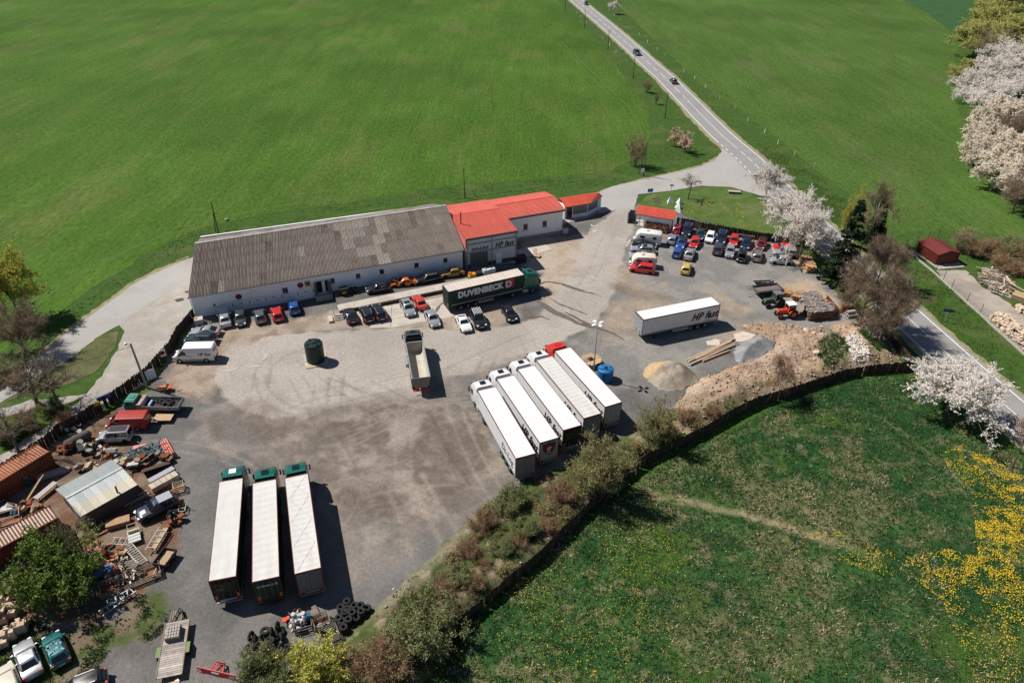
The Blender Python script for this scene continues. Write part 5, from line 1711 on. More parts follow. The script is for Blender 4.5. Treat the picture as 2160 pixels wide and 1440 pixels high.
m_curt=mat('white_curtain',(0.66,0.66,0.655),(0.60,0.60,0.595),scale=0.7,rough=0.6,bump=0.006,bscale=2.0)
m_curtg=mat('grey_curtain',(0.33,0.335,0.34),(0.29,0.295,0.30),scale=0.7,rough=0.6,bump=0.006,bscale=2.0)
m_dkcurt=mat('black_green_curtain',(0.018,0.024,0.022),(0.030,0.034,0.032),scale=0.8,rough=0.55,bump=0.006,bscale=2)
m_rearg=mat('rear_door_grey',(0.20,0.21,0.215),(0.17,0.175,0.18),scale=2,rough=0.55)
m_rearpale=mat('rear_door_pale',(0.40,0.41,0.39),(0.35,0.36,0.345),scale=2,rough=0.55)
m_rust_frame=mat('red_oxide_frame',(0.16,0.040,0.024),(0.11,0.030,0.02),scale=3,rough=0.7)
m_amber=mat('reflector_amber',(0.75,0.24,0.01),rough=0.4)
m_orange=mat('reflector_orange',(0.75,0.10,0.01),rough=0.4)
m_chassis=mat('lorry_chassis',(0.030,0.030,0.031),rough=0.7)
def wheel_at(parent,x,y,r=0.5,wd=0.30,rim=None,dual=False):
 tt=MB()
 tt.lathe((0,0,0),[(r*0.58,-wd/2),(r*0.93,-wd/2),(r,-wd*0.3),(r,wd*0.3),(r*0.93,wd/2),(r*0.58,wd/2)],n=20)
 tt.v=[(x+a,y+c,r+b) for a,b,c in tt.v]
 wv=part('wheel',tt,m_tyre,parent,40)
 rm=MB()
 sgn=1 if y > 0 else -1
 rm.tube((x,y - sgn*0.1,r),(x,y+sgn*wd*0.35,r),r*0.59,n=16)
 rm.tube((x,y,r),(x,y+sgn*wd*0.48,r),r*0.22,n=10)
 part('rim',rm,rim or m_rim,wv)
def trailer(t,x1,x0,roof_m,side_m,rear_m,frame_m,lift=0.0,label_side=None,ribs=18,wheels=True,axle_rim=None,amber=m_amber,rear_h=False):
 """curtain-sided semitrailer from x0 (rear) to x1 (front) as parts of t"""
 w,zb,zt_=1.275,1.12,4.0
 b=MB()
 # sloping gathered roof skin between roof bows
 vs=[]
 nb=ribs*4
 ys=[-w+0.05,-w*0.6,0,w*0.6,w - 0.05]
 rs_=random.Random(int(abs(x0*100))+ribs)
 for i in range(nb+1):
  x=x0+0.06+(x1 - x0 - 0.12)*i/nb
  sag=0.07*(math.cos(2*PI*i/4) - 1)/2
  for y in ys:
   vs.append((x,y,zt_+(0.0 if abs(y) > 1.1 else sag+rs_.uniform(-0.006,0.006))+(0.012 if abs(y) < 1 else 0)))
 b.add(vs,[(i*5+j,i*5+j+1,i*5+j+6,i*5+j+5) for i in range(nb) for j in range(4)])
 part('roof_tarpaulin',b,roof_m,t,60)
 r_=MB()
 for sgn in (1,-1):
  r_.span((x0,sgn*w,zt_ - 0.16),(x1,sgn*(w - 0.06),zt_+0.012))
 r_.span((x0,-w+0.06,zt_ - 0.16),(x0+0.07,w - 0.06,zt_+0.012))
 r_.span((x1 - 0.10,-w+0.06,zt_ - 0.2),(x1,w - 0.06,zt_+0.03))
 part('roof_frame',r_,frame_m,t)
 for sgn in (1,-1):
  c=MB()
  n=46
  vs=[]
  for i in range(n+1):
   x=x0+0.10+(x1 - x0 - 0.20)*i/n
   o=0.012*math.sin(i*2.1)+0.008*math.sin(i*0.9)
   for z in (zb+0.22,(zb+zt_)/2,zt_ - 0.17):
    vs.append((x,sgn*(w - 0.005+o*(1.0 if z < 3.5 and z > 1.5 else 0.2)),z))
  c.add(vs,[(i*3+j,i*3+j+1,i*3+j+4,i*3+j+3) for i in range(n) for j in range(2)])
  cu=part('curtain',c,side_m,t,50)
  s_=MB()
  s_.span((x0,sgn*(w+0.012),zb),(x1,sgn*(w - 0.05),zb+0.21))
  part('side_rail',s_,m_steel if side_m is not m_dgreen else m_dgreen,t)
  for k in range(18):
   bk=MB()
   x=x0+0.5+k*(x1 - x0 - 1.0)/17
   bk.box((x,sgn*(w+0.02),zb+0.16),(0.06,0.02,0.22))
   part('buckle',bk,m_steel,cu)
  if wheels:
   g_=MB()
   g_.span((x0+5.2,sgn*(w - 0.06),0.50),(x0+8.0,sgn*(w - 0.10),0.95))
   part('side_guard',g_,m_galv,t)
  tl=MB()
  tl.box((x0 - 0.03,sgn*0.95,0.93),(0.05,0.42,0.14))
  part('tail_light',tl,m_tail,t)
  am=MB()
  if rear_h:
   am.box((x0 - 0.045,sgn*0.92,zb+0.22),(0.01,0.62,0.18))
  else:
   am.box((x0 - 0.045,sgn*1.02,zb+0.40),(0.01,0.16,0.55))
  part('reflector',am,m_orange if rear_h else amber,t)
 fb=MB()
 fb.span((x1 - 0.08,-w+0.06,zb+0.02),(x1 - 0.005,w - 0.06,zt_ - 0.2))
 part('front_wall',fb,m_galv if side_m is m_curt else side_m,t)
 for sgn in (1,-1):
  rd=MB()
  rd.span((x0 - 0.02,sgn*0.012,zb+0.02),(x0+0.04,sgn*(w - 0.10),zt_ - 0.17))
  dr_=part('rear_door',rd,rear_m,t)
  lk=MB()
  for yy in (0.35,0.85):
   lk.tube((x0 - 0.045,sgn*yy,zb+0.05),(x0 - 0.045,sgn*yy,zt_ - 0.2),0.018,n=5)
  part('lock_rod',lk,m_steel,dr_)
  fp=MB()
  fp.span((x0 - 0.03,sgn*(w - 0.10),zb),(x0+0.05,sgn*w,zt_ - 0.165))
  part('rear_post',fp,frame_m,t)
 bp=MB()
 bp.span((x0 - 0.02,-w,0.82),(x0+0.12,w,1.04))
 bp.span((x0+0.0,-w*0.93,0.45),(x0+0.1,w*0.93,0.60))
 part('bumper',bp,m_galv if side_m is not m_dgreen else m_chassis,t)
 ch_=MB()
 for sgn in (1,-1):
  ch_.span((x0+0.2,sgn*0.45,0.75),(x1 - 0.6,sgn*0.60,zb - 0.005))
 ch_.span((x0+0.13,-w+0.06,zb+0.005),(x1 - 0.12,w - 0.06,zb+0.10))
 part('chassis',ch_,m_chassis,t)
 for k in range(3):
  for sgn in (1,-1):
   wheel_at(t,x0+2.15+k*1.31,sgn*(w - 0.22),0.5,0.36,axle_rim)
 if wheels:
  lg=MB()
  for sgn in (1,-1):
   lg.span((x1 - 2.75,sgn*0.75,0.25 if lift else 0.02),(x1 - 2.6,sgn*0.9,zb))
   lg.span((x1 - 2.85,sgn*0.65,0.25 if lift else 0.0),(x1 - 2.5,sgn*1.0,0.30 if lift else 0.06))
  part('landing_leg',lg,m_chassis,t)
def cab(t,xf,pm,roof='high',hatch_m=None,hatch=True,visor=None):
 """tractor unit: front face at xf, local x forward"""
 w=1.25
 b=MB()
 top=3.75 if roof == 'high' else 3.1
 def rg(x,zb,zt_,wt_,ww=w):
  h=[(ww*0.97,zb),(ww,zb+0.2),(ww,2.4),(ww*0.985,min(3.0,zt_ - 0.3)),(wt_,zt_ - 0.06),(wt_*0.85,zt_)]
  return [(x,-a,z) for a,z in h]+[(x,0,zt_+0.03)]+[(x,a,z) for a,z in reversed(h)]
 b.loft([rg(xf - 2.28,1.0,top - 0.02,1.06),rg(xf - 1.5,0.95,top,1.08),rg(xf - 0.75,0.45,top - 0.12,1.06),rg(xf - 0.34,0.42,top - 0.45,1.05),rg(xf - 0.12,0.40,2.75,1.10,w*0.99),rg(xf - 0.03,0.40,2.0,1.12,w*0.97),rg(xf,0.45,1.75,1.1,w*0.93)])
 body=part('cab',b,pm,t,32)
 g=MB()
 g.add([(xf - 0.005,-1.06,1.82),(xf - 0.005,1.06,1.82),(xf - 0.115,1.0,2.72),(xf - 0.115,-1.0,2.72)],[(0,1,2,3)])
 g.v=[(x+0.025,y,z+0.01) for x,y,z in g.v]
 part('windscreen',g,m_cglass,body)
 v=MB()
 v.beam((xf+0.12,-1.1,2.82),(xf+0.12,1.1,2.82),0.2,0.10)
 part('sun_visor',v,visor or m_trim,body)
 gr=MB()
 gr.span((xf - 0.02,-0.8,0.75),(xf+0.03,0.8,1.6))
 part('grille',gr,m_trim,body)
 for sgn in (1,-1):
  sw=MB()
  sw.add([(xf - 1.15,sgn*(w+0.012),1.75),(xf - 0.30,sgn*(w+0.012),1.70),(xf - 0.42,sgn*(w*0.99+0.012),2.62),(xf - 1.15,sgn*(w*0.99+0.012),2.62)],[(0,1,2,3)])
  part('side_window',sw,m_cglass,body)
  mr=MB()
  mr.box((xf - 0.12,sgn*(w+0.24),2.2),(0.14,0.16,0.75))
  mr.beam((xf - 0.2,sgn*w,2.55),(xf - 0.12,sgn*(w+0.24),2.55),0.05)
  mr.beam((xf - 0.2,sgn*w,1.95),(xf - 0.12,sgn*(w+0.24),1.95),0.05)
  part('mirror',mr,m_trim,body)
  hl=MB()
  hl.box((xf - 0.04,sgn*1.0,0.75),(0.12,0.4,0.22))
  part('headlight',hl,m_head,body)
  fa=MB()
  fa.span((xf - 2.95,sgn*(w - 0.02),1.2),(xf - 2.29,sgn*(w - 0.07),top - 0.5))
  part('side_fairing',fa,pm,body)
  ft=MB()
  ft.tube((xf - 3.2,sgn*0.98,0.72),(xf - 2.25,sgn*0.98,0.72),0.30,n=14)
  part('fuel_tank',ft,m_galv,t)
  st_=MB()
  st_.span((xf - 1.95,sgn*(w - 0.02),0.45),(xf - 1.55,sgn*(w - 0.3),1.0))
  part('step',st_,m_trim,t)
  am=MB()
  am.tube((xf - 1.2,sgn*0.8,top),(xf - 1.2,sgn*0.8,top+0.16),0.03,n=6)
  part('air_horn',am,m_chrome,body)
 if hatch:
  h_=MB()
  h_.box((xf - 1.45,0,top+0.045),(0.75,0.78,0.06))
  part('roof_hatch',h_,hatch_m or m_cglass,body)
 if roof == 'high':
  sp=MB()
  sp.add([(xf - 1.6,-1.0,top - 0.05),(xf - 1.6,1.0,top - 0.05),(xf - 2.45,1.05,top+0.18),(xf - 2.45,-1.05,top+0.18),(xf - 2.3,1.02,top - 0.1),(xf - 2.3,-1.02,top - 0.1)],[(0,1,2,3),(2,4,5,3),(1,4,2),(0,3,5)])
  part('air_deflector',sp,pm,body)
 ch_=MB()
 for sgn in (1,-1):
  ch_.span((xf - 6.0,sgn*0.38,0.72),(xf - 0.4,sgn*0.48,0.98))
 ch_.box((xf - 4.9,0,1.06),(1.0,0.9,0.12))
 ch_.span((xf - 1.9,-1.1,0.45),(xf - 0.5,1.1,0.95))
 part('chassis',ch_,m_chassis,t)
 for x,d in ((xf - 1.4,0),(xf - 5.1,1)):
  for sgn in (1,-1):
   wheel_at(t,x,sgn*(1.02 if not d else 0.94),0.5,0.32 if not d else 0.55)
 mg=MB()
 for sgn in (1,-1):
  mg.box((xf - 5.1,sgn*0.95,1.08),(1.25,0.6,0.04))
  mg.box((xf - 5.75,sgn*0.95,0.9),(0.04,0.6,0.36),ry=0.3)
 part('mudguard',mg,m_trim,t)
def artic(label,cx,cy,ang,pm,roof_m,side_m,rear_m,frame_m,group,**kw):
 t=thing('articulated_lorry',label,'lorry',(cx,cy,0.055),R(ang),group)
 ck={k: kw.pop(k) for k in ('hatch_m','visor','roof') if k in kw}
 trailer(t,6.81,-6.81,roof_m,side_m,rear_m,frame_m,lift=1,**kw)
 cab(t,6.81+0.75+2.3,pm,**ck)
 return t
HPS,GRS='white lorries parked side by side','green lorries parked in the foreground'
T1=artic('white lorry with grey tailgate and Do-Log lettering, leftmost of the white row',-0.73,68.07,111.6,m_cabwhite,m_tarpw,m_curt,m_rearg,m_rust_frame,HPS)
T2=artic('white lorry with red shield emblem on its tailgate',1.88,70.74,113.6,m_cabwhite,m_tarpw,m_curt,m_rearpale,m_rust_frame,HPS)
T3=artic('white lorry with black picture tailgate, middle of the white row',4.72,73.05,114.2,m_cabwhite,m_tarpw,m_curt,m_black_paint,m_rust_frame,HPS)
T4=artic('white lorry with dusty roof tarpaulin beside the red-cabbed lorry',7.32,75.30,114.8,m_cabwhite,m_tarp,m_curt,m_rearg,m_rust_frame,HPS)
T5=artic('white lorry with red cab, rightmost of the white row',10.08,77.55,115.6,m_cabred,m_tarpw,m_curt,m_rearpale,m_rust_frame,HPS,hatch_m=m_cabred)
G1=artic('green-cabbed lorry with black picture tailgate, leftmost in the foreground',-29.20,50.76,104.9,m_tgreen,m_tarp,m_dkcurt,m_black_paint,m_rust_frame,GRS,hatch_m=m_frame,ribs=8)
G2=artic('green-cabbed lorry with DUVENBECK lettering on its tailgate',-25.25,50.70,106.8,m_tgreen,m_tarp,m_dgreen,m_dgreen,m_rust_frame,GRS,ribs=15)
G3=artic('green-cabbed lorry with ribbed cream roof and grey tailgate',-21.71,51.67,108.9,m_tgreen,m_tarp,m_dkcurt,m_rearg,m_rust_frame,GRS,ribs=19,rear_h=True)
DU=artic('dark green lorry with big DUVENBECK lettering alongside the loading dock',-4.73,103.37,26.37,m_tgreen,m_tarpg,m_dgreen,m_dgreen,m_dgreen,None,ribs=20)
# writing on the curtains (right side of the lorry faces the camera for the dock lorry, left side for the white row)
m_letw=mat('white_letters',(0.70,0.70,0.68),rough=0.5)
m_letfaint=mat('faint_green_letters',(0.016,0.050,0.040),rough=0.5)
m_letred=mat('red_letters',(0.50,0.035,0.065),rough=0.5)
YR=-1.275 - 0.022
lettering('DUVENBECK',1.45,DU,m_letw,frame((-5.15,YR,2.48),(1,0,0),(0,0,1)),bold=0.09,sx=0.9,spacing=1.08)
d_=MB()
d_.box((4.05,YR - 0.002,3.05),(1.55,0.012,1.6))
lg_=part('logo_block',d_,m_letred,DU)
lettering('D',1.55,lg_,m_letw,frame((3.30,YR - 0.012,2.42),(1,0,0),(0,0,1)),bold=0.05)
lettering('THE CULTURE OF LOGISTICS',0.80,DU,m_letfaint,frame((-5.05,YR,1.62),(1,0,0),(0,0,1)),sx=0.92)
d_=MB()
d_.box((0.1,YR,1.40),(13.0,0.01,0.07))
part('stripe',d_,m_letw,DU)
lettering('ACTROS',0.24,DU,m_letw,frame((6.81+0.75+0.85,-1.275,2.85),(1,0,0),(0,0,1)))
YL=1.275+0.022
for t in (T2,T3,T4,T5):
 lettering('HP fast',1.75,t,m_black_paint,frame((-1.6,YL,2.0),(-1,0,0),(0,0,1)),shear=0.3,bold=0.065,sx=0.85,spacing=1.08)
 lettering('s.r.o.',0.45,t,m_black_paint,frame((-5.0,YL,1.55),(-1,0,0),(0,0,1)))
lettering('Do-Log',1.45,T1,m_black_paint,frame((-2.2,YL,2.0),(-1,0,0),(0,0,1)),shear=0.2,bold=0.0,sx=0.85)
lettering('DUVENBECK',0.34,G2,m_letw,frame((-6.81 - 0.07,0.95,3.1),(0,-1,0),(0,0,1)),sx=0.8,bold=0.006)
lettering('D',0.36,G2,m_letw,frame((-6.81 - 0.07,-0.72,3.12),(0,-1,0),(0,0,1)),bold=0.02)
# red shield emblem with dark border, and the picture tailgates
def flat(parent,name,pts,m,x):
 """pts in tailgate plane: (left-right, height)"""
 d=MB()
 n=len(pts)
 d.add([(x,-p[0],p[1]) for p in pts]+[(x+0.01,-p[0],p[1]) for p in pts],[tuple(range(n)),tuple(range(2*n - 1,n - 1,-1))]+[(k,n+k,n+(k+1) % n,(k+1) % n) for k in range(n)])
 return part(name,d,m,parent)
def shield(s,cz):
 return [(-0.78*s,cz+0.85*s),(-0.4*s,cz+0.72*s),(0,cz+0.92*s),(0.4*s,cz+0.72*s),(0.78*s,cz+0.85*s),(0.74*s,cz+0.0),(0.5*s,cz - 0.55*s),(0,cz - 0.95*s),(-0.5*s,cz - 0.55*s),(-0.74*s,cz+0.0)]
em=flat(T2,'emblem',shield(1.05,2.75),m_black_paint,-6.81 - 0.080)
flat(em,'emblem_field',shield(0.92,2.72),mat('emblem_red',(0.30,0.022,0.018),rough=0.5),-6.81 - 0.094)
flat(em,'emblem_head',[(-0.25,2.5),(-0.32,2.85),(-0.1,3.1),(0.22,3.05),(0.4,2.85),(0.2,2.82),(0.1,2.7),(0.25,2.6),(0.05,2.55),(-0.05,2.42)],m_letw,-6.81 - 0.108)
lettering('FREE',0.28,em,m_letw,frame((-6.81 - 0.1,0.36,2.08),(0,-1,0),(0,0,1)),bold=0.01)
m_pic=mat('tailgate_picture',(0.02,0.018,0.016),(0.20,0.15,0.10),scale=2.2,rough=0.5,lo=0.55,hi=0.72)
for t in (G1,T3):
 flat(t,'tailgate_picture',[(-1.05,2.2),(1.05,2.35),(1.05,3.55),(-1.05,3.6)],m_pic,-6.81 - 0.080)
lettering('MAN',0.34,G1,mat('tan_letters',(0.30,0.20,0.11),rough=0.5),frame((-6.81 - 0.095,0.9,2.55),(0,-1,0),(0,0,1)),shear=0.3,name='lettering')
for t,k in ((G3,1),):
 for i in range(2):
  for s_ in (1,-1):
   d_=MB()
   for j in range(4):
    xa=-6.6+13.2*(j/4)
    d_.beam((xa,-1.05*s_*(1 if j % 2 else -1),4.022),(xa+3.3,1.05*s_*(1 if j % 2 else -1),4.022),0.025,0.008)
   if i == 0:
    part('roof_strap',d_,mat('strap_grey',(0.50,0.47,0.43),rough=0.8),t)
# lone trailer in the middle of the gravel
HT=thing('semitrailer','white curtain-sided semitrailer standing alone on the gravel','trailer',(25.62,95.26,0.055),R(-159.2))
trailer(HT,6.81,-6.81,m_tarpw,m_curt,m_rearg,m_rust_frame,lift=0)
lettering('HP fast',1.75,HT,m_black_paint,frame((-1.9,YL,1.95),(-1,0,0),(0,0,1)),shear=0.3,bold=0.065,sx=0.85,spacing=1.08)
lettering('s.r.o.',0.40,HT,m_black_paint,frame((-5.1,YL,1.95),(-1,0,0),(0,0,1)))
lettering('www.hpfast.cz',0.26,HT,m_black_paint,frame((-4.2,YL,1.5),(-1,0,0),(0,0,1)))
d_=MB()
d_.span((6.80,-0.75,1.2),(6.86,-0.25,1.8))
d_.span((6.80,0.15,1.2),(6.86,0.65,1.8))
part('connector_box',d_,m_galv,HT)
# tipper lorry
ta,tb=Vector((-12.21,77.71)),Vector((-14.80,88.99))
td=(tb - ta).normalized()
TP=thing('tipper_lorry','grey lorry with empty pale tipper trailer on the asphalt loop','lorry',(ta.x,ta.y,0.065),math.atan2(td.y,td.x))
Lt=8.6
x0_,x1_=0.35,0.35+Lt
tub=MB()
w0,w1=1.25,1.02
def tubring(x,zb,zt_,ww,wb,inset):
 return [(x,-ww,zt_),(x,-wb,zb+0.35),(x,-wb*0.7,zb),(x,wb*0.7,zb),(x,wb,zb+0.35),(x,ww,zt_)]
rings=[tubring(x0_,1.15,2.75,w0,1.1,0),tubring(x1_,1.15,2.95,w0,1.1,0)]
tub.loft(rings,close=False,caps=False)
m_tipout=mat('tipper_outside',(0.20,0.215,0.215),(0.16,0.17,0.17),scale=1,rough=0.5)
part('tipper_body',tub,m_tipout,TP)
inn=MB()
inn.loft([[(x,p[1]*0.95,p[2]+0.05) for p in tubring(x,1.18,z,w0,1.1,0)] for x,z in ((x0_+0.05,2.7),(x1_ - 0.05,2.9))],close=False,caps=False)
part('tipper_lining',inn,mat('dusty_lining',(0.47,0.43,0.355),(0.40,0.365,0.30),scale=0.8,rough=0.8,c3=(0.36,0.34,0.29),scale3=0.5,lo3=0.5,hi3=0.7),TP,50)
rim_=MB()
for sgn in (1,-1):
 rim_.beam((x0_ - 0.02,sgn*w0*0.985,2.78),(x1_+0.02,sgn*w0*0.985,2.98),0.14,0.10)
rim_.beam((x1_,-w0,2.98),(x1_,w0,2.98),0.12,0.1)
part('top_rim',rim_,m_galv,TP)
fw=MB()
fw.add([(x1_,-1.22,2.95),(x1_,-1.08,1.5),(x1_,-0.75,1.17),(x1_,0.75,1.17),(x1_,1.08,1.5),(x1_,1.22,2.95)],[(0,1,2,3,4,5)])
part('front_wall',fw,mat('dusty_lining',(0.60,0.54,0.42)),TP)
tg=MB()
tg.add([(x0_ - 0.02,-1.25,2.85),(x0_ - 0.02,-1.12,1.5),(x0_ - 0.02,-0.8,1.12),(x0_ - 0.02,0.8,1.12),(x0_ - 0.02,1.12,1.5),(x0_ - 0.02,1.25,2.85),(x0_+0.04,-1.25,2.85),(x0_+0.04,-1.12,1.5),(x0_+0.04,-0.8,1.12),(x0_+0.04,0.8,1.12),(x0_+0.04,1.12,1.5),(x0_+0.04,1.25,2.85)],[(0,1,2,3,4,5),(11,10,9,8,7,6),(5,11,6,0),(0,6,7,1),(4,10,11,5)])
tgp=part('tailgate',tg,m_tipout,TP)
for sgn in (1,-1):
 d_=MB()
 d_.box((x0_ - 0.035,sgn*0.62,1.75),(0.012,0.72,0.24))
 part('reflector',d_,m_orange,tgp)
d_=MB()
d_.box((x0_+0.1,0,0.62),(0.14,2.35,0.16))
for sgn in (1,-1):
 d_.box((x0_+0.15,sgn*0.7,0.85),(0.1,0.12,0.5))
part('bumper',d_,mat('bumper_red',(0.65,0.05,0.015),rough=0.5),TP)
d_=MB()
for sgn in (1,-1):
 d_.span((x0_+0.2,sgn*0.4,0.8),(x1_+0.3,sgn*0.52,1.1))
part('chassis',d_,m_chassis,TP)
for k in range(3):
 for sgn in (1,-1):
  wheel_at(TP,x0_+1.5+k*1.31,sgn*1.03,0.5,0.36)
bx_=MB()
bx_.span((x0_+5.6,1.26,0.75),(x0_+6.9,1.62,1.35))
part('tool_box',bx_,m_galv,TP)
cab(TP,x1_+0.75+2.2,m_cabgrey,roof='high')
bp_=MB()
bp_.box((x1_+0.42,0,2.5),(0.06,2.3,2.2))
part('cab_rear_wall',bp_,m_trim,TP)
part('roof_panel',MB().box((x1_+1.05,0,3.79),(1.0,2.0,0.03)),m_trim,TP)
# ------------------------------------------------------------------ trees and shrubs
NP=np.random.RandomState(12)
def raw_mesh(name,V,F,mi=None):
 """V (n,3); F list of arrays (m,3) or (m,4) with int indices"""
 me=bpy.data.meshes.new(name)
 me.vertices.add(len(V))
 me.vertices.foreach_set('co',np.asarray(V,np.float32).ravel())
 tot=sum(f.size for f in F)
 me.loops.add(tot)
 me.loops.foreach_set('vertex_index',np.concatenate([f.ravel() for f in F]).astype(np.int32))
 cnt=np.concatenate([np.full(len(f),f.shape[1],np.int32) for f in F])
 me.polygons.add(len(cnt))
 me.polygons.foreach_set('loop_start',np.concatenate([[0],np.cumsum(cnt)[:-1]]).astype(np.int32))
 me.polygons.foreach_set('loop_total',cnt)
 if mi is not None:
  me.polygons.foreach_set('material_index',np.asarray(mi,np.int32))
 me.update()
 me.validate()
 return me
def unit(a):
 return a/(np.linalg.norm(a,axis=-1,keepdims=True)+1e-9)
def tree_mesh(seed,h,r,trunk=0.35,limbs=10,subs=6,twigs=14,leaf=0,leafsize=0.2,twl=0.8,bush=False,up=0.5,tr=None,flat=0.45,droop=0.0,cz=0.62,leafup=0.2,clump=0.12,tww=0.014):
 rs=np.random.RandomState(seed)
 wood=MB()
 tr=tr or max(0.06,h*0.022)
 cen=np.array([0,0,h*cz])
 rad=np.array([r,r,h*flat])
 def env(n,inner=0.8):
  d=unit(rs.normal(size=(n,3)))
  d[:,2]=np.where(d[:,2] < -0.35,-d[:,2]*0.6,d[:,2])
  return cen+d*rad*rs.uniform(inner,1.0,(n,1))*(1+clump*rs.normal(size=(n,1)))
 if bush:
  starts=np.concatenate([rs.normal(0,r*0.16,(limbs,2)),np.zeros((limbs,1))],1)
 else:
  bend=rs.normal(0,0.04*h,2)
  top=np.array([bend[0],bend[1],h*0.75])
  pts=[np.array([0,0,-0.1]),np.array([bend[0]*0.2,bend[1]*0.2,h*trunk*0.6]),np.array([bend[0]*0.5,bend[1]*0.5,h*trunk]),top]
  rr_=[tr*1.25,tr,tr*0.82,tr*0.25]
  for i in range(3):
   wood.tube(pts[i],pts[i+1],rr_[i],rr_[i+1],n=6,caps=False)
  tt=rs.uniform(0,1,limbs) ** 0.8
  starts=pts[2]+(top - pts[2])*tt[:,None]*0.8
 tips=env(limbs)
 S1,D1=[],[]
 for i in range(limbs):
  a,b=starts[i],tips[i]
  m=(a+b)/2+np.array([0,0,(0.12 if not bush else 0.05)*h*up])
  P=[a,a*0.36+m*0.48+b*0.16,a*0.16+m*0.48+b*0.36,b]
  q=tr*(0.42 if not bush else 0.3)
  for k in range(3):
   wood.tube(P[k],P[k+1],q*(1 - 0.27*k),q*(1 - 0.27*(k+1)),n=4,caps=False)
  for j in range(subs):
   t=rs.uniform(0.3,1.0)
   k=min(2,int(t*3))
   s0=P[k]+(P[k+1] - P[k])*(t*3 - k)
   d=unit(P[k+1] - P[k])*0.7+rs.normal(0,0.6,3)+np.array([0,0,0.35*up])
   d=d/np.linalg.norm(d)
   ln=(0.24*r+0.06*h)*rs.uniform(0.5,1.15)
   e=s0+d*ln+np.array([0,0,-droop*ln])
   wood.tube(s0,e,q*0.28,q*0.08,n=3,caps=False)
   S1.append(s0)
   D1.append(e - s0)
 S1,D1=np.array(S1),np.array(D1)
 nb=len(S1)
 n=nb*twigs
 idx=np.repeat(np.arange(nb),twigs)
 t=rs.uniform(0.1,1.05,(n,1))
 p0=S1[idx]+D1[idx]*t
 d=unit(unit(D1[idx])*0.6+rs.normal(0,0.65,(n,3))+np.array([0,0,0.4*up]))
 ln=twl*rs.uniform(0.4,1.2,(n,1))
 p1=p0+d*ln+np.array([0,0,-1.0])*droop*ln
 side=unit(np.cross(d,rs.normal(size=(n,3))))*tww
 TV=np.stack([p0 - side,p0+side,p1],1).reshape(-1,3)
 TF=np.arange(n*3).reshape(-1,3)
 V=[TV]
 F=[TF]
 mi=[np.zeros(n,int)]
 if leaf:
  m=n*leaf
  li=np.repeat(np.arange(n),leaf)
  u=rs.uniform(0.15,1.1,(m,1))
  c=p0[li]+(p1[li] - p0[li])*u+rs.normal(0,0.05,(m,3))
  nr=unit(rs.normal(size=(m,3))+np.array([0,0,leafup*3]))
  a=unit(np.cross(nr,rs.normal(size=(m,3))))
  b=np.cross(nr,a)
  s=leafsize*rs.uniform(0.55,1.3,(m,1))
  LV=np.stack([c - a*s*0.5,c+b*s*0.32,c+a*s*0.5,c - b*s*0.32],1).reshape(-1,3)
  V.append(LV)
  F.append(np.arange(m*4).reshape(-1,4)+n*3)
  mi.append(np.ones(m,int))
 crown=raw_mesh('crown',np.concatenate(V),F,np.concatenate(mi))
 return wood.mesh('trunk',60),crown
m_bark_g=mat('tree_bark',(0.130,0.100,0.076),(0.190,0.155,0.120),scale=4,rough=0.95)
m_bark_w=mat('birch_bark',(0.62,0.59,0.54),(0.28,0.26,0.24),scale=3,rough=0.9,lo=0.55,hi=0.65)
m_twig_b=mat('bare_twigs',(0.245,0.185,0.128),rough=0.95,rand=0.35,island=True)
m_twig_o=mat('olive_twigs',(0.310,0.260,0.145),rough=0.95,rand=0.35,island=True)
m_twig_r=mat('russet_twigs',(0.320,0.195,0.115),rough=0.95,rand=0.35,island=True)
def leafm(name,c,rand=0.3,tr=0.25):
 return mat(name,c,rough=0.7,rand=rand,island=True,transl=tr,spec=0.2)
m_blossom=leafm('white_blossom',(0.84,0.785,0.725),0.16,0.3)
m_blossom_c=leafm('cream_blossom',(0.82,0.74,0.62),0.18,0.3)
m_blossom_p=leafm('pink_blossom',(0.72,0.50,0.42),0.2,0.3)
m_lf_olive=leafm('olive_buds',(0.300,0.275,0.120),0.35)
m_lf_brown=leafm('brown_buds',(0.300,0.205,0.110),0.35)
m_lf_greyg=leafm('greygreen_leaves',(0.230,0.255,0.105),0.4)
m_lf_green=leafm('fresh_green_leaves',(0.135,0.200,0.036),0.5)
m_lf_yel=leafm('yellow_green_leaves',(0.50,0.48,0.10),0.35)
m_lf_wil=leafm('willow_leaves',(0.50,0.48,0.16),0.25)
m_lf_con=leafm('spruce_needles',(0.030,0.050,0.020),0.4,0.1)
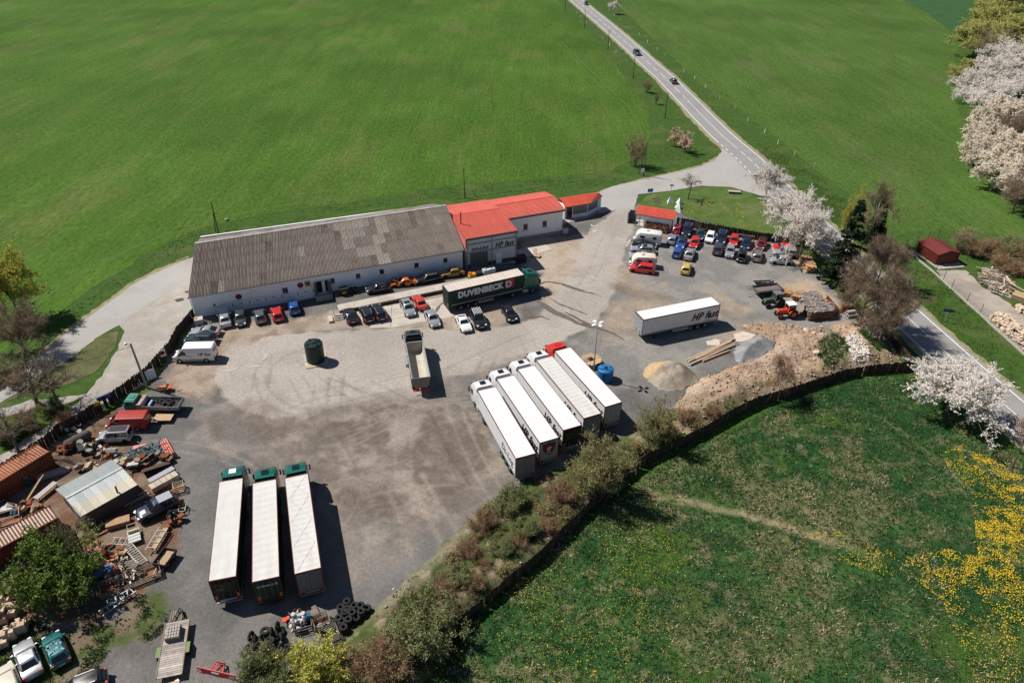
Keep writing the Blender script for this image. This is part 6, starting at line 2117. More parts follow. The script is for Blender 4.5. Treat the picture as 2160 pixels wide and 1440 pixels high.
VAR={
 'cherry': (dict(h=9,r=5.2,limbs=24,subs=8,twigs=15,leaf=20,leafsize=0.17,twl=0.95,trunk=0.12,up=0.7,flat=0.5,cz=0.5),m_bark_g,m_twig_b,m_blossom,2),
 'blossom': (dict(h=7,r=4.4,limbs=26,subs=8,twigs=12,leaf=20,leafsize=0.20,twl=0.8,trunk=0.08,up=0.5,flat=0.52,cz=0.46),m_bark_g,m_twig_b,m_blossom_c,1),
 'pink': (dict(h=5,r=1.6,limbs=10,subs=6,twigs=8,leaf=6,leafsize=0.22,twl=0.6,up=1.0,bush=True,flat=0.5,cz=0.5),m_bark_g,m_twig_b,m_blossom_p,1),
 'bare': (dict(h=10,r=5.0,limbs=22,subs=12,twigs=44,leaf=1,leafsize=0.09,twl=1.3,trunk=0.1,up=0.7,flat=0.5,cz=0.5,tww=0.018),m_bark_g,m_twig_b,m_lf_brown,2),
 'olivetree': (dict(h=10,r=4.2,limbs=16,subs=10,twigs=34,leaf=2,leafsize=0.13,twl=1.1,trunk=0.12,up=0.8,flat=0.5,cz=0.5,tww=0.018),m_bark_w,m_twig_o,m_lf_olive,1),
 'limbs': (dict(h=9,r=6.0,limbs=14,subs=10,twigs=9,leaf=0,twl=1.1,trunk=0.25,up=0.3,flat=0.36,cz=0.62,tww=0.022,tr=0.26),m_bark_g,m_twig_b,m_lf_brown,2),
 'upright': (dict(h=9,r=3.0,limbs=22,subs=9,twigs=24,leaf=1,leafsize=0.10,twl=1.1,bush=True,up=1.2,flat=0.5,cz=0.52,tww=0.016,tr=0.16),m_bark_g,m_twig_o,m_lf_brown,1),
 'birch': (dict(h=7,r=2.6,limbs=12,subs=8,twigs=36,leaf=1,leafsize=0.09,twl=1.0,trunk=0.2,up=0.2,droop=0.4,flat=0.5,cz=0.5,tww=0.014,tr=0.10),m_bark_w,m_twig_r,m_lf_brown,1),
 'willow': (dict(h=7.5,r=4.2,limbs=34,subs=9,twigs=14,leaf=6,leafsize=0.17,twl=0.9,bush=True,up=1.0,flat=0.5,cz=0.5,tr=0.13),m_bark_g,m_twig_o,m_lf_olive,2),
 'sallow': (dict(h=4.6,r=3.6,limbs=34,subs=8,twigs=13,leaf=8,leafsize=0.16,twl=0.8,bush=True,up=0.7,flat=0.5,cz=0.5,tr=0.10),m_bark_g,m_twig_o,m_lf_greyg,1),
 'greenbush': (dict(h=5.5,r=4.8,limbs=34,subs=9,twigs=13,leaf=7,leafsize=0.24,twl=0.8,bush=True,up=0.6,flat=0.5,cz=0.48,tr=0.10),m_bark_g,m_twig_o,m_lf_green,1),
 'yellowbush': (dict(h=4.5,r=3.2,limbs=26,subs=8,twigs=12,leaf=5,leafsize=0.20,twl=0.7,bush=True,up=0.7,flat=0.5,cz=0.5,tr=0.09),m_bark_g,m_twig_o,m_lf_yel,1),
 'yellowtree': (dict(h=9,r=4.2,limbs=26,subs=9,twigs=14,leaf=8,leafsize=0.24,twl=0.9,trunk=0.12,up=0.6,flat=0.5,cz=0.5),m_bark_g,m_twig_o,m_lf_yel,1),
 'willowtree': (dict(h=10,r=5.5,limbs=34,subs=9,twigs=13,leaf=16,leafsize=0.22,twl=1.0,trunk=0.06,up=0.4,flat=0.52,cz=0.46),m_bark_g,m_twig_o,m_lf_wil,1),
 'brownbush': (dict(h=3.2,r=2.8,limbs=26,subs=8,twigs=20,leaf=2,leafsize=0.12,twl=0.8,bush=True,up=0.6,flat=0.5,cz=0.48,tr=0.06),m_bark_g,m_twig_r,m_lf_brown,1),
 'smallbush': (dict(h=1.5,r=1.1,limbs=14,subs=6,twigs=12,leaf=2,leafsize=0.12,twl=0.5,bush=True,up=0.6,flat=0.5,cz=0.48,tr=0.04),m_bark_g,m_twig_r,m_lf_olive,2),
 'fruit': (dict(h=4.8,r=2.2,limbs=12,subs=8,twigs=9,leaf=0,twl=0.7,trunk=0.35,up=0.2,flat=0.36,cz=0.66,tr=0.13),m_bark_g,m_twig_b,m_lf_brown,1),
 'sapling': (dict(h=8,r=2.6,limbs=9,subs=7,twigs=14,leaf=2,leafsize=0.13,twl=0.8,trunk=0.3,up=0.8,flat=0.42,cz=0.62,tr=0.10),m_bark_g,m_twig_b,m_blossom_p,1),
}
TM={}
def plant(kind,name,label,cat,pos,h=None,r=None,seed=None,group=None):
 cfg,bark,tw,lf,nv=VAR[kind]
 v=(len([1 for o in TM if o[0] == kind]) if False else (seed or 0)) % nv
 if (kind,v) not in TM:
  kw=dict(cfg)
  hh,rr_=kw.pop('h'),kw.pop('r')
  TM[(kind,v)]=tree_mesh(sum(map(ord,kind))*7+v*131,hh,rr_,**kw)
 wm,cm=TM[(kind,v)]
 rs=random.Random(hash((round(pos[0],1),round(pos[1],1))) & 0xffff)
 t=thing(name,label,cat,(pos[0],pos[1],0),rs.uniform(0,6.28),group)
 put('trunk' if not cfg.get('bush') else 'stems',wm,bark,t)
 put('crown',cm,[tw,lf],t)
 sz=(h/cfg['h']) if h else 1.0
 sr=(r/cfg['r']) if r else sz
 t.scale=(sr,sr,sz)
 return t
# blossom trees by the car park and the road
plant('cherry','cherry_tree','flowering cherry nearest the junction, smallest of the white group','tree',(54.59,147.01),8,3.8,0)
plant('cherry','cherry_tree','large white flowering cherry behind the car park fence','tree',(53.39,129.01),10,5.6,1)
plant('cherry','cherry_tree','white flowering cherry beside the dark spruce','tree',(53.31,119.43),10,4.8,0)
plant('cherry','cherry_tree','white flowering cherry leaning over the country road','tree',(58.79,75.75),7.6,6.0,1)
plant('sapling','roadside_tree','slim two-stemmed tree with pinkish buds at the right edge','tree',(61.7,65.2),8.0,2.6)
# conifers
def spruce(label,pos,h,r,seed):
 rs=np.random.RandomState(seed)
 wd=MB()
 wd.tube((0,0,0),(0,0,h),0.18,0.03,n=6)
 V,F=[],[]
 n=0
 P0,P1=[],[]
 for k in range(int(h*7)):
  z=h*(0.05+0.95*(k/(h*7)))
  R_=r*(1 - z/h) ** 0.8*rs.uniform(0.7,1.1)+0.15
  a=rs.uniform(0,2*PI)
  d=np.array([math.cos(a),math.sin(a),-0.25])
  m=max(6,int(26*R_/r))
  for j in range(m*6):
   t=rs.uniform(0.15,1)
   b=np.array([0,0,z])+d*R_*t
   sd_=np.array([-d[1],d[0],0])*rs.normal(0,0.6)+d*0.5+np.array([0,0,rs.normal(0.0,0.35)])
   P0.append(b)
   P1.append(b+sd_*0.6)
 P0,P1=np.array(P0),np.array(P1)
 s=unit(np.cross(P1 - P0,rs.normal(size=P0.shape)))*0.13
 TV=np.stack([P0 - s,P0+s,P1+s*0.4,P1 - s*0.4],1).reshape(-1,3)
 me=raw_mesh('crown',TV,[np.arange(len(TV)).reshape(-1,4)])
 t=thing('spruce_tree',label,'tree',(pos[0],pos[1],0))
 part('trunk',wd,m_bark_g,t)
 put('crown',me,m_lf_con,t)
spruce('tall dark spruce between the cherry and the bare trees',(57.3,111.3),15.5,3.8,4)
spruce('short dark spruce behind the tall spruce',(68.4,124.7),10.0,2.4,5)
plant('olivetree','birch_tree','pale olive birch behind the spruces beside the field','tree',(67.85,124.82),13,4.4)
plant('yellowbush','larch_tree','ochre budding tree behind the tall spruce','tree',(66.21,130.99),8.5,2.0)
plant('bare','bare_tree','bare brown tree right of the firewood by the spruce','tree',(55.71,97.58),13,5.0,0)
plant('bare','bare_tree','bare brown tree overhanging the country road','tree',(57.11,92.92),10,4.2,1)
plant('bare','bare_tree','bare olive-brown tree on the far side of the country road','tree',(64.05,111.01),10,3.8,0)
plant('bare','bare_tree','low bare tree beside the dark fence corner','tree',(55.96,92.15),6.5,3.2,1)
plant('birch','birch_tree','small birch with white stem at the long dark fence','tree',(36.50,78.16),7.8,2.6)
plant('willow','willow_shrub','sparse pale willow by the fence below the sand heap','shrub',(18.33,68.64),6.8,2.8,1)
plant('willow','willow_shrub','big olive willow behind the white lorries','shrub',(9.50,59.36),9,3.7,0)
plant('sallow','sallow_shrub','round grey-green bush at the bottom edge of the yard','shrub',(-7.93,39.77),5,3.8)
plant('yellowbush','yellow_shrub','bright yellow-green bush by the scrap tyres','shrub',(-16.55,36.58),4.8,3.1)
plant('brownbush','brown_shrub','brown twiggy bush between yellow and grey-green bushes','shrub',(-11.36,36.50),4.4,3.3)
plant('sallow','sallow_shrub','pale bush at the bottom edge beside the red blade','shrub',(-21.46,35.95),4,2.6)
plant('greenbush','green_shrub','big fresh green bush at the left edge of the junkyard','shrub',(-45.30,45.72),5.6,4.8)
plant('yellowtree','yellow_tree','yellow-green tree at the left edge beside the field','tree',(-78.24,96.67),11,4.2)
plant('bare','bare_tree','bare olive tree at the left edge below the yellow tree','tree',(-72.28,87.18),8.5,4.8,0)
plant('limbs','bare_tree','bare spreading tree reaching over the lane at the left edge','tree',(-63.11,74.31),8,6.0,0)
plant('limbs','bare_tree','bare crooked tree beside the left board fence','tree',(-60.6,65.4),6.5,4.5,1)
plant('limbs','bare_tree','thin bare tree standing over the metal-roofed shed','tree',(-44.4,49.5),6.0,3.0,0)
# roadside
plant('upright','roadside_tree','upright bare tree on the field edge by the junction','tree',(28.8,167.0),9.2,3.0)
plant('pink','blossom_shrub','pinkish blossoming shrub by the country road','shrub',(42.7,177.5),5.5,2.0)
plant('pink','blossom_shrub','pale blossoming shrub left of the pinkish one by the road','shrub',(41.0,181.7),5.2,1.5)
plant('upright','roadside_shrub','brown brushy shrub midway along the country road','shrub',(41.5,232.5),5.0,1.9)
plant('upright','roadside_shrub','thin brown shrub just right of the brushy one','shrub',(42.5,220.0),4.2,1.0)
plant('fruit','fruit_tree','small gnarled bare fruit tree on the lawn','tree',(37.9,147.7),5.6,2.6)
plant('cherry','cherry_tree','tiny white blossoming tree far up the country road','tree',(45.9,368.5),5.5,2.6,0)
# wood along the right edge
EDGE='trees along the right edge of the field'
plant('willowtree','willow_tree','yellow-green willow in the top right corner','tree',(214.61,347.79),15,11,0,EDGE)
plant('willowtree','willow_tree','yellow-green willow standing lowest of the willows','tree',(173.27,288.74),12,8.5,0,EDGE)
plant('willowtree','willow_tree','yellow-green willow cut by the right edge','tree',(194.71,298.75),13,11,0,EDGE)
plant('willowtree','willow_tree','small yellow-green willow next to the bare tree','tree',(148.24,247.92),8,4.8,0,EDGE)
plant('upright','bare_tree','bare brown tree between the willows and the blossom','tree',(173.38,275.74),14,8,0,EDGE)
plant('upright','bare_tree','bare brown tree cut by the right edge beside the blossom','tree',(165.04,244.82),11,7,0,EDGE)
plant('cherry','cherry_tree','white blossom tree topmost in the right-edge row','tree',(154.63,239.94),12,8.6,1,EDGE)
plant('cherry','cherry_tree','white blossom tree second from the top in the right-edge row','tree',(134.37,208.50),10.5,8,0,EDGE)
plant('cherry','cherry_tree','white blossom tree half cut by the right edge','tree',(148.35,217.66),11,8.5,0,EDGE)
plant('blossom','cherry_tree','cream blossom tree in the middle of the right-edge row','tree',(117.47,176.67),9,7.2,0,EDGE)
plant('blossom','cherry_tree','cream blossom tree lowest in the right-edge row','tree',(110.91,156.88),8,7,0,EDGE)
plant('bare','bare_tree','bare brown tree beside the cream blossom at the right edge','tree',(126.86,180.46),11,6.5,0,EDGE)
plant('bare','bare_tree','bare brown bush below the lowest cream blossom','tree',(106.53,143.74),7.5,5,1,EDGE)
for k,(p,hh,rr_,kd,lb) in enumerate((((140.68,226.03),10,6.5,'cherry','white blossom tree leaning towards the field in the right-edge row'),((130.89,194.08),10,7.5,'blossom','cream blossom tree filling the gap beside the white ones'),((120.39,168.12),9,7.0,'blossom','cream blossom tree cut by the right edge'),((111.84,169.49),7,5.0,'blossom','low cream blossom tree at the field side of the row'),((111.59,151.08),8,6.0,'blossom','low cream blossom tree at the right edge'),((170.28,261.71),12,8.0,'cherry','white blossom tree behind the bare tree'),((193.26,316.67),13,9.0,'willowtree','yellow-green willow second from the top'))):
 plant(kd,'cherry_tree' if kd != 'willowtree' else 'willow_tree',lb,'tree',p,hh,rr_,k,EDGE)
for k,(p,hh,kd,lb) in enumerate((((-62.0,69.8),2.4,'brownbush','brown scrub bush beside the left fence'),((-60.7,73.4),2.0,'sallow','green scrub bush at the left track'),((-63.3,68.0),2.6,'sallow','olive scrub bush at the left edge'),((-68.3,78.7),2.2,'brownbush','brown scrub bush on the grass island'),((-64.9,79.0),1.6,'sallow','small green bush on the grass island'),((-72.1,80.2),3.0,'sallow','green bush at the left edge below the bare tree'),((-57.9,71.3),1.6,'brownbush','small brown bush by the left board fence'))):
 plant(kd,'scrub_bush',lb,'shrub',p,hh,hh*0.9,k)
plant('limbs','bare_tree','bare tree with long limbs over the grass island','tree',(-60.42,74.65),7,4.5,1)
# shrubs round the maroon shed
plant('upright','bare_shrub','bare pale shrub behind the maroon shed','shrub',(85.2,124.6),5.5,2.6)
plant('brownbush','brown_shrub','olive-brown hedge bush right of the maroon shed','shrub',(86.8,122.6),2.8,2.6)
plant('brownbush','brown_shrub','brown bush farther right in the shed hedge','shrub',(90.2,122.7),2.8,3.2)
plant('brownbush','brown_shrub','russet bush above the timber scraps','shrub',(89.2,116.7),2.6,3.0)
plant('brownbush','brown_shrub','russet bush cut by the right edge above the timber','shrub',(91.4,114.9),2.6,3.0)
plant('sallow','sallow_shrub','grey-green bush at the field corner right of the shed','shrub',(95.2,124.9),2.4,3.4)
plant('brownbush','brown_shrub','brown bush at the right edge beside the field corner','shrub',(96.3,121.8),2.8,3.2)
# scrub on the bank between yard and fence
BANK='low bushes on the weedy bank'
for k,(p,hh,kd,lb) in enumerate((((-0.0,57.2),2.8,'sallow','pale green bush at the lorry end of the weedy bank'),((-3.0,54.0),2.6,'brownbush','russet bush at the yard edge of the weedy bank'),((1.8,53.4),2.2,'sallow','green bush at the fence below the lorries'),((-4.5,50.4),2.2,'brownbush','brown bush in the middle of the weedy bank'),((-0.7,50.8),2.0,'sallow','olive bush at the fence in the middle of the weedy bank'),((5.7,58.4),3.0,'brownbush','brown twiggy bush beside the big olive willow'),((-6.3,45.4),2.0,'brownbush','brown bush low on the weedy bank'),((-3.5,46.3),1.8,'brownbush','small brown bush at the fence low on the weedy bank'),((-9.9,43.7),1.8,'sallow','small green bush beside the round grey-green one'),((12.9,64.3),2.2,'sallow','small green bush right of the big olive willow'),((23.2,72.5),2.4,'brownbush','brown bush right of the sparse willow'),((26.7,74.0),2.0,'brownbush','small brown bush at the fence below the earth bank'))):
 plant(kd,'scrub_bush',lb,'shrub',p,hh,hh*0.75,k,BANK)
SCR=[(-1.9,55.7),(0.8,55.8),(-3.8,52.0),(-1.5,52.7),(0.8,51.8),(-5.4,49.2),(-2.7,48.9),(-0.4,48.7),(-7.0,47.4),(-4.8,47.1),(-8.2,45.1),(-5.7,43.8),(3.5,56.2),(4.5,54.1),(6.7,56.2),(14.4,66.4),(16.0,67.3),(21.0,70.6),(24.3,71.6),(29.5,75.2),(31.2,77.1),(-10.8,43.2),(-9.0,43.7),(2.4,58.3)]
for k,p in enumerate(sorted(SCR,key=lambda q: -q[0])):
 hh=1.0+0.9*((k*37) % 10)/10
 plant(('smallbush','sallow','smallbush','brownbush')[k % 4],'scrub_bush',ORD[k]+' low bush from the right in the scrub between yard edge and meadow fence','shrub',p,hh,hh*0.85,k,BANK)
# ------------------------------------------------------------------ grass and flowers
def scatter(poly,n,dens=None,seed=1):
 rs=np.random.RandomState(seed)
 xs=[p[0] for p in poly]
 ys=[p[1] for p in poly]
 X=rs.uniform(min(xs),max(xs),n)
 Y=rs.uniform(min(ys),max(ys),n)
 k=inpoly_np(X,Y,poly)
 if dens is not None:
  k &= rs.rand(n) < dens(X,Y)
 return X[k],Y[k]
def tufts(name,poly,n,hgt,wd,m,label,dens=None,z=0.05,seed=1,blades=4,hf=None,spread=0.12):
 rs=np.random.RandomState(seed)
 X,Y=scatter(poly,n,dens,seed)
 k=len(X)
 Z=np.full(k,z) if hf is None else z+hf(X,Y)
 i=np.repeat(np.arange(k),blades)
 m_=len(i)
 b=np.stack([X[i]+rs.normal(0,spread,m_),Y[i]+rs.normal(0,spread,m_),Z[i] - 0.03],-1)
 lean=rs.normal(0,0.55,(m_,2))
 sc_=(0.6+0.8*rs.rand(k))[i]*hgt*rs.uniform(0.6,1.2,m_)
 tp=b+np.concatenate([lean*sc_[:,None],sc_[:,None]],1)
 a=rs.uniform(0,PI,m_)
 s=np.stack([np.cos(a),np.sin(a),np.zeros(m_)],-1)*wd
 V=np.stack([b - s,b+s,tp],1).reshape(-1,3)
 me=raw_mesh(name,V,[np.arange(len(V)).reshape(-1,3)])
 o=put(name,me,m)
 return tag(o,label,'grass',kind='stuff')
VIEWM=[(-7.0,33.8),(-2.9,43.8),(5.5,53.5),(14.3,61.5),(24.2,68.4),(37.1,77.2),(46.0,81.9),(58.1,84.8),(60.9,76.7),(62.7,69.6),(65.2,60.9),(49.6,34.6)]
PATH=arc((16.3,59.6),(20.0,58.9),(25.1,57.4),(30.0,55.5),(34.5,53.3),(38.7,50.9))
def offpath(X,Y):
 return 0.12+0.88*sstep(seg_dist(X,Y,PATH),0.5,1.1)
m_gr1=leafm('meadow_blades',(0.036,0.094,0.024),0.5,0.2)
m_gr2=leafm('pale_blades',(0.165,0.205,0.095),0.35,0.2)
m_gr3=leafm('straw_blades',(0.46,0.39,0.24),0.3,0.15)
tufts('meadow_grass',VIEWM,46000,0.20,0.05,m_gr1,'dark green meadow grass beyond the long dark fence',dens=lambda X,Y: offpath(X,Y),seed=2,hf=meadow_h)
tufts('meadow_grass',VIEWM,26000,0.24,0.05,m_gr2,'pale green tussocks in the meadow',dens=lambda X,Y: sstep(vnoise(X+9,Y+4,0.3,3),0.44,0.65)*offpath(X,Y),seed=3,hf=meadow_h)
tufts('dry_grass',VIEWM,26000,0.24,0.05,m_gr3,'straw-coloured dry tussocks in the meadow',dens=lambda X,Y: sstep(vnoise(X+401,Y+77,0.16,4),0.46,0.66)*sstep(vnoise(X+19,Y+44,0.8,3),0.42,0.6),seed=4,hf=meadow_h)
VERGE_BACK=[(-75.9,87.1),(-71.6,107.1),(-66.3,124.1),(-59.6,133.4),(-38.7,143.1),(-14.4,154.6),(7.2,159.5),(23.2,165.5),(35.7,186.7),(44.0,185.5),(49.8,178.5),(46.8,169.9),(29.3,160.8),(18.8,152.4),(-8.5,144.9),(-36.6,133.2),(-56.9,123.0),(-63.3,112.5),(-67.1,101.0),(-69.8,83.7)]
tufts('verge_grass',VERGE_BACK,40000,0.15,0.06,leafm('ditch_blades',(0.060,0.105,0.018),0.45,0.2),'dark rough grass in the ditch behind the buildings',seed=5,blades=3,dens=lambda X,Y: sstep(edge_dist(X,Y,VERGE_BACK),0.0,2.5)*sstep(vnoise(X,Y,0.3,3),0.3,0.65))
VERGE_R=[(58.5,151.1),(63.2,131.8),(66.0,117.9),(67.0,107.2),(68.1,100.2),(69.7,88.5),(71.1,78.8),(76.6,88.2),(78.2,104.7),(76.6,118.2),(75.7,127.9),(74.6,141.4),(72.2,160.0),(68.5,184.6),(62.8,186.3)]
tufts('verge_grass',VERGE_R,22000,0.15,0.06,leafm('verge_blades',(0.095,0.135,0.034),0.5,0.2),'rough grass on the verge right of the country road',seed=6,blades=3,dens=lambda X,Y: sstep(edge_dist(X,Y,VERGE_R),0.0,2.0)*sstep(vnoise(X,Y,0.35,3),0.3,0.6))
YB=[(-10.7,46.4),(-7.2,50.2),(-4.7,54.1),(-0.9,59.5),(3.0,61.7),(7.1,63.0),(13.5,69.0),(14.6,63.9),(5.6,55.2),(1.3,50.2),(-2.2,44.1),(-4.8,38.3),(-11.5,36.3),(-15.3,38.1),(-13.4,42.6)]
tufts('bank_weeds',YB,24000,0.35,0.05,m_gr1,'dark weeds on the bank beside the yard',dens=lambda X,Y: sstep(vnoise(X,Y,0.35,3),0.42,0.6),seed=7,z=0.35)
tufts('bank_straw',YB,14000,0.45,0.035,leafm('dead_stalks',(0.26,0.20,0.12),0.3,0.1),'dead stalks on the bank beside the yard',dens=lambda X,Y: sstep(vnoise(X+50,Y,0.3,3),0.45,0.6),seed=8,z=0.35)
tufts('yard_weeds',WEED,9000,0.22,0.05,m_gr1,'weeds on the trampled ground in the bottom left corner',dens=lambda X,Y: sstep(vnoise(X,Y,0.5,3),0.5,0.68),seed=31)
# dandelions
def flowers(poly,n,size,dens,seed,lab,z=0.3):
 rs=np.random.RandomState(seed)
 X,Y=scatter(poly,n,dens,seed)
 k=len(X)
 c=np.stack([X,Y,meadow_h(X,Y)+z*rs.uniform(0.7,1.1,k)],-1)
 nr=unit(np.stack([rs.normal(0,0.3,k),rs.normal(-0.2,0.3,k),np.ones(k)],-1))
 a=unit(np.cross(nr,rs.normal(size=(k,3))))
 b=np.cross(nr,a)
 s=size*rs.uniform(0.6,1.3,(k,1))
 V=np.stack([c+a*s,c+b*s,c - a*s,c - b*s],1).reshape(-1,3)
 me=raw_mesh('dandelions',V,[np.arange(len(V)).reshape(-1,4)])
 tag(put('dandelions',me,mat('dandelion',(0.78,0.52,0.025),rough=0.8,rand=0.15,island=True)),lab,'flowers',kind='stuff')
flowers([(53.7,67.2),(57.6,69.0),(63.4,61.7),(49.6,34.6),(42.0,34.5),(42.7,38.9),(43.5,45.6),(41.6,48.7),(42.0,50.9),(47.0,52.2),(49.9,51.0),(53.7,59.2),(53.6,64.7)],90000,0.045,lambda X,Y: (0.22+sstep(vnoise(X+31,Y+8,0.13,4),0.28,0.74))*sstep(vnoise(X+3,Y+81,0.9,3),0.25,0.7)*0.9,9,'dense band of yellow dandelions at the right of the meadow')
flowers([(-0.0,36.9),(-1.5,43.3),(1.8,49.0),(8.7,54.9),(17.8,58.6),(18.2,49.3),(15.0,36.7)],9000,0.036,lambda X,Y: sstep(vnoise(X+3,Y+88,0.2,4),0.40,0.75)*0.45,10,'scattered yellow dandelions near the long dark fence')
flowers([(31.6,53.9),(36.1,54.7),(40.0,52.7),(42.7,49.7),(40.4,47.8),(35.4,50.1),(31.8,51.3)],5000,0.042,lambda X,Y: sstep(vnoise(X+7,Y+18,0.4,3),0.35,0.7)*0.5,11,'yellow dandelions along the worn path')
flowers([(37.9,147.7),(49.0,146.8),(52.7,138.3),(53.6,131.5),(45.7,133.9),(35.4,140.1)],4000,0.07,lambda X,Y: sstep(vnoise(X+17,Y+18,0.3,3),0.45,0.65)*0.5,12,'yellow dandelions on the small lawn',z=0.1)
flowers(VIEWM,3000,0.045,lambda X,Y: X*0+0.35,13,'single dandelions strewn through the meadow')
# ------------------------------------------------------------------ heaps of earth, sand, gravel and rubble
HEAPZ={}
def heap(name,label,cat,outline,hmax,wd,base,layers,nz=0.25,sc=0.5,seed=0,bump=0.05,res=0.22,kind=None,ridge=None):
 def hf(X,Y):
  d=edge_dist(X,Y,outline)*np.where(inpoly_np(X,Y,outline),1,-0.3)
  s=sstep(d,-0.3,wd)
  n=vnoise(X+seed,Y - seed,sc,4)
  n2=vnoise(X+3*seed,Y+seed,sc*3.2,3)
  return hmax*s*(1 - nz+1.6*nz*n)+s*0.5*(n2 - 0.4)+s*0.35*(vnoise(X - seed,Y+7,0.9,3) - 0.5)
 m=attr_mat(name+'_soil%d' % seed,0.3,8.0,bump,5.0)
 o=painted(name,outline,res,base,layers,0.03,m,hf,kind=kind)
 if kind is None:
  tag(o,label,cat)
 return hf
EB=[(36.3,96.8),(39.1,97.6),(42.2,97.5),(45.9,96.4),(50.1,96.1),(51.8,97.5),(54.3,98.6),(55.9,97.7),(57.1,94.7),(57.6,90.4),(57.9,86.1),(53.1,85.0),(48.2,83.6),(43.1,81.3),(40.5,80.3),(35.9,78.3),(33.1,76.9),(29.2,74.3),(26.3,72.1),(23.2,70.3),(20.9,71.4),(21.1,74.8),(24.2,79.7),(27.4,82.9),(30.2,84.1),(33.3,86.2),(38.0,88.8),(39.9,90.4),(40.4,92.2),(39.0,93.6),(37.4,94.9)]
EGR=[(46.1,90.1),(49.4,93.0),(50.9,91.8),(50.7,89.0),(48.1,85.6),(45.1,84.0),(45.1,87.0)]
ebh=heap('earth_bank',None,None,EB,1.4,2.6,((0.44,0.322,0.222),(0.33,0.232,0.155),0.35,0.3,0.7),[
 ('noise',EB,0.22,0.5,0.66,0.6,((0.26,0.215,0.175),(0.33,0.275,0.225),0.9)),
 ('noise',EB,0.7,0.58,0.72,0.7,(0.20,0.13,0.085)),
 ('poly',EGR,1.0,1.5,0.85,((0.055,0.085,0.022),(0.12,0.12,0.05),0.9)),
 ('poly',[(54.1,90.3),(57.6,90.4),(57.8,86.2),(52.2,84.9),(52.7,87.2)],1.0,1.5,0.75,((0.07,0.10,0.028),(0.20,0.16,0.09),0.7)),
 ('poly',[(23.2,70.6),(20.9,71.7),(21.2,74.5),(23.6,76.7),(27.0,75.2),(26.8,72.8)],1.0,1.5,0.6,((0.30,0.20,0.13),(0.13,0.12,0.055),0.6)),
 ('poly',[(27.1,75.8),(32.3,80.2),(36.3,81.0),(35.9,78.3),(31.0,75.3),(26.8,72.8)],0.8,1.2,0.7,((0.22,0.165,0.115),(0.12,0.105,0.06),0.8))],
 nz=0.55,sc=0.33,seed=3,bump=0.10,res=0.19,kind='structure')
GH=[(32.9,87.5),(33.7,90.2),(35.3,92.1),(37.8,93.6),(39.1,94.9),(39.5,93.0),(41.2,92.5),(40.0,90.0),(37.4,88.0),(34.7,86.4),(33.1,85.2)]
ghh=heap('gravel_heap','grey gravel heap in front of the brown earth bank','heap',GH,1.75,2.9,((0.215,0.220,0.222),(0.27,0.27,0.265),0.8),[('noise',GH,0.9,0.5,0.7,0.5,(0.16,0.165,0.17))],nz=0.45,sc=0.3,seed=9,bump=0.04)
SH=[(18.9,84.5),(19.9,86.0),(22.7,86.8),(24.8,86.5),(25.9,85.2),(26.9,82.4),(25.2,80.4),(22.7,79.5),(20.2,79.8),(19.0,82.4)]
shh=heap('sand_heap','ochre and grey sand heap beside the long poles','heap',SH,1.35,2.4,((0.27,0.225,0.175),(0.33,0.28,0.22),0.5),[('poly',[(19.1,84.7),(20.1,86.0),(22.9,86.7),(22.8,84.6),(20.9,82.8),(19.2,82.7)],0.5,0.8,0.9,(0.46,0.325,0.165)),('poly',[(25.0,86.3),(26.0,85.1),(26.5,82.9),(25.3,83.2),(24.7,84.7)],0.3,0.5,0.7,(0.09,0.11,0.04))],nz=0.65,sc=0.35,seed=5)
PS=[(35.0,94.4),(36.5,94.9),(38.1,93.8),(36.8,92.7),(34.8,92.1),(34.4,93.1)]
sheet('spilled_sand',PS,0.10,mat('pale_sand',(0.60,0.50,0.41),(0.52,0.43,0.34),scale=1,rough=0.95,fine=0.15,fscale=8),jitter=0.15,step=0.5,seed=30)
sheet('spilled_sand',[(29.7,91.8),(31.3,92.5),(32.8,92.2),(31.4,91.0),(30.0,90.7)],0.10,mat('pale_sand',(0.60,0.50,0.41)),jitter=0.15,step=0.5,seed=31)
# weedy bank between yard and fence
WB_=[(-12.8,44.5),(-10.9,47.5),(-8.1,51.0),(-5.5,54.6),(-0.9,59.7),(3.1,62.3),(7.1,64.2),(13.5,69.5),(17.5,71.9),(21.6,73.9),(22.0,69.2),(17.2,65.5),(9.5,57.7),(3.6,50.4),(0.8,47.7),(-1.3,45.4),(-4.0,42.5),(-6.2,38.2),(-8.5,33.0),(-21.1,31.2),(-17.7,37.2),(-14.9,41.9)]
heap('weedy_bank',None,None,WB_,0.75,2.2,((0.15,0.118,0.078),(0.075,0.092,0.030),0.4,0.25,0.55),[('noise',WB_,0.45,0.5,0.68,0.7,(0.045,0.075,0.020)),('noise',WB_,0.8,0.6,0.72,0.7,(0.30,0.23,0.16)),('line',arc((-12.7,43.7),(-9.5,47.9),(-4.7,53.8),(-0.9,59.0)),1.6,0.8,0.7,(0.27,0.235,0.18))],nz=0.6,sc=0.4,seed=7,bump=0.09,kind='structure')
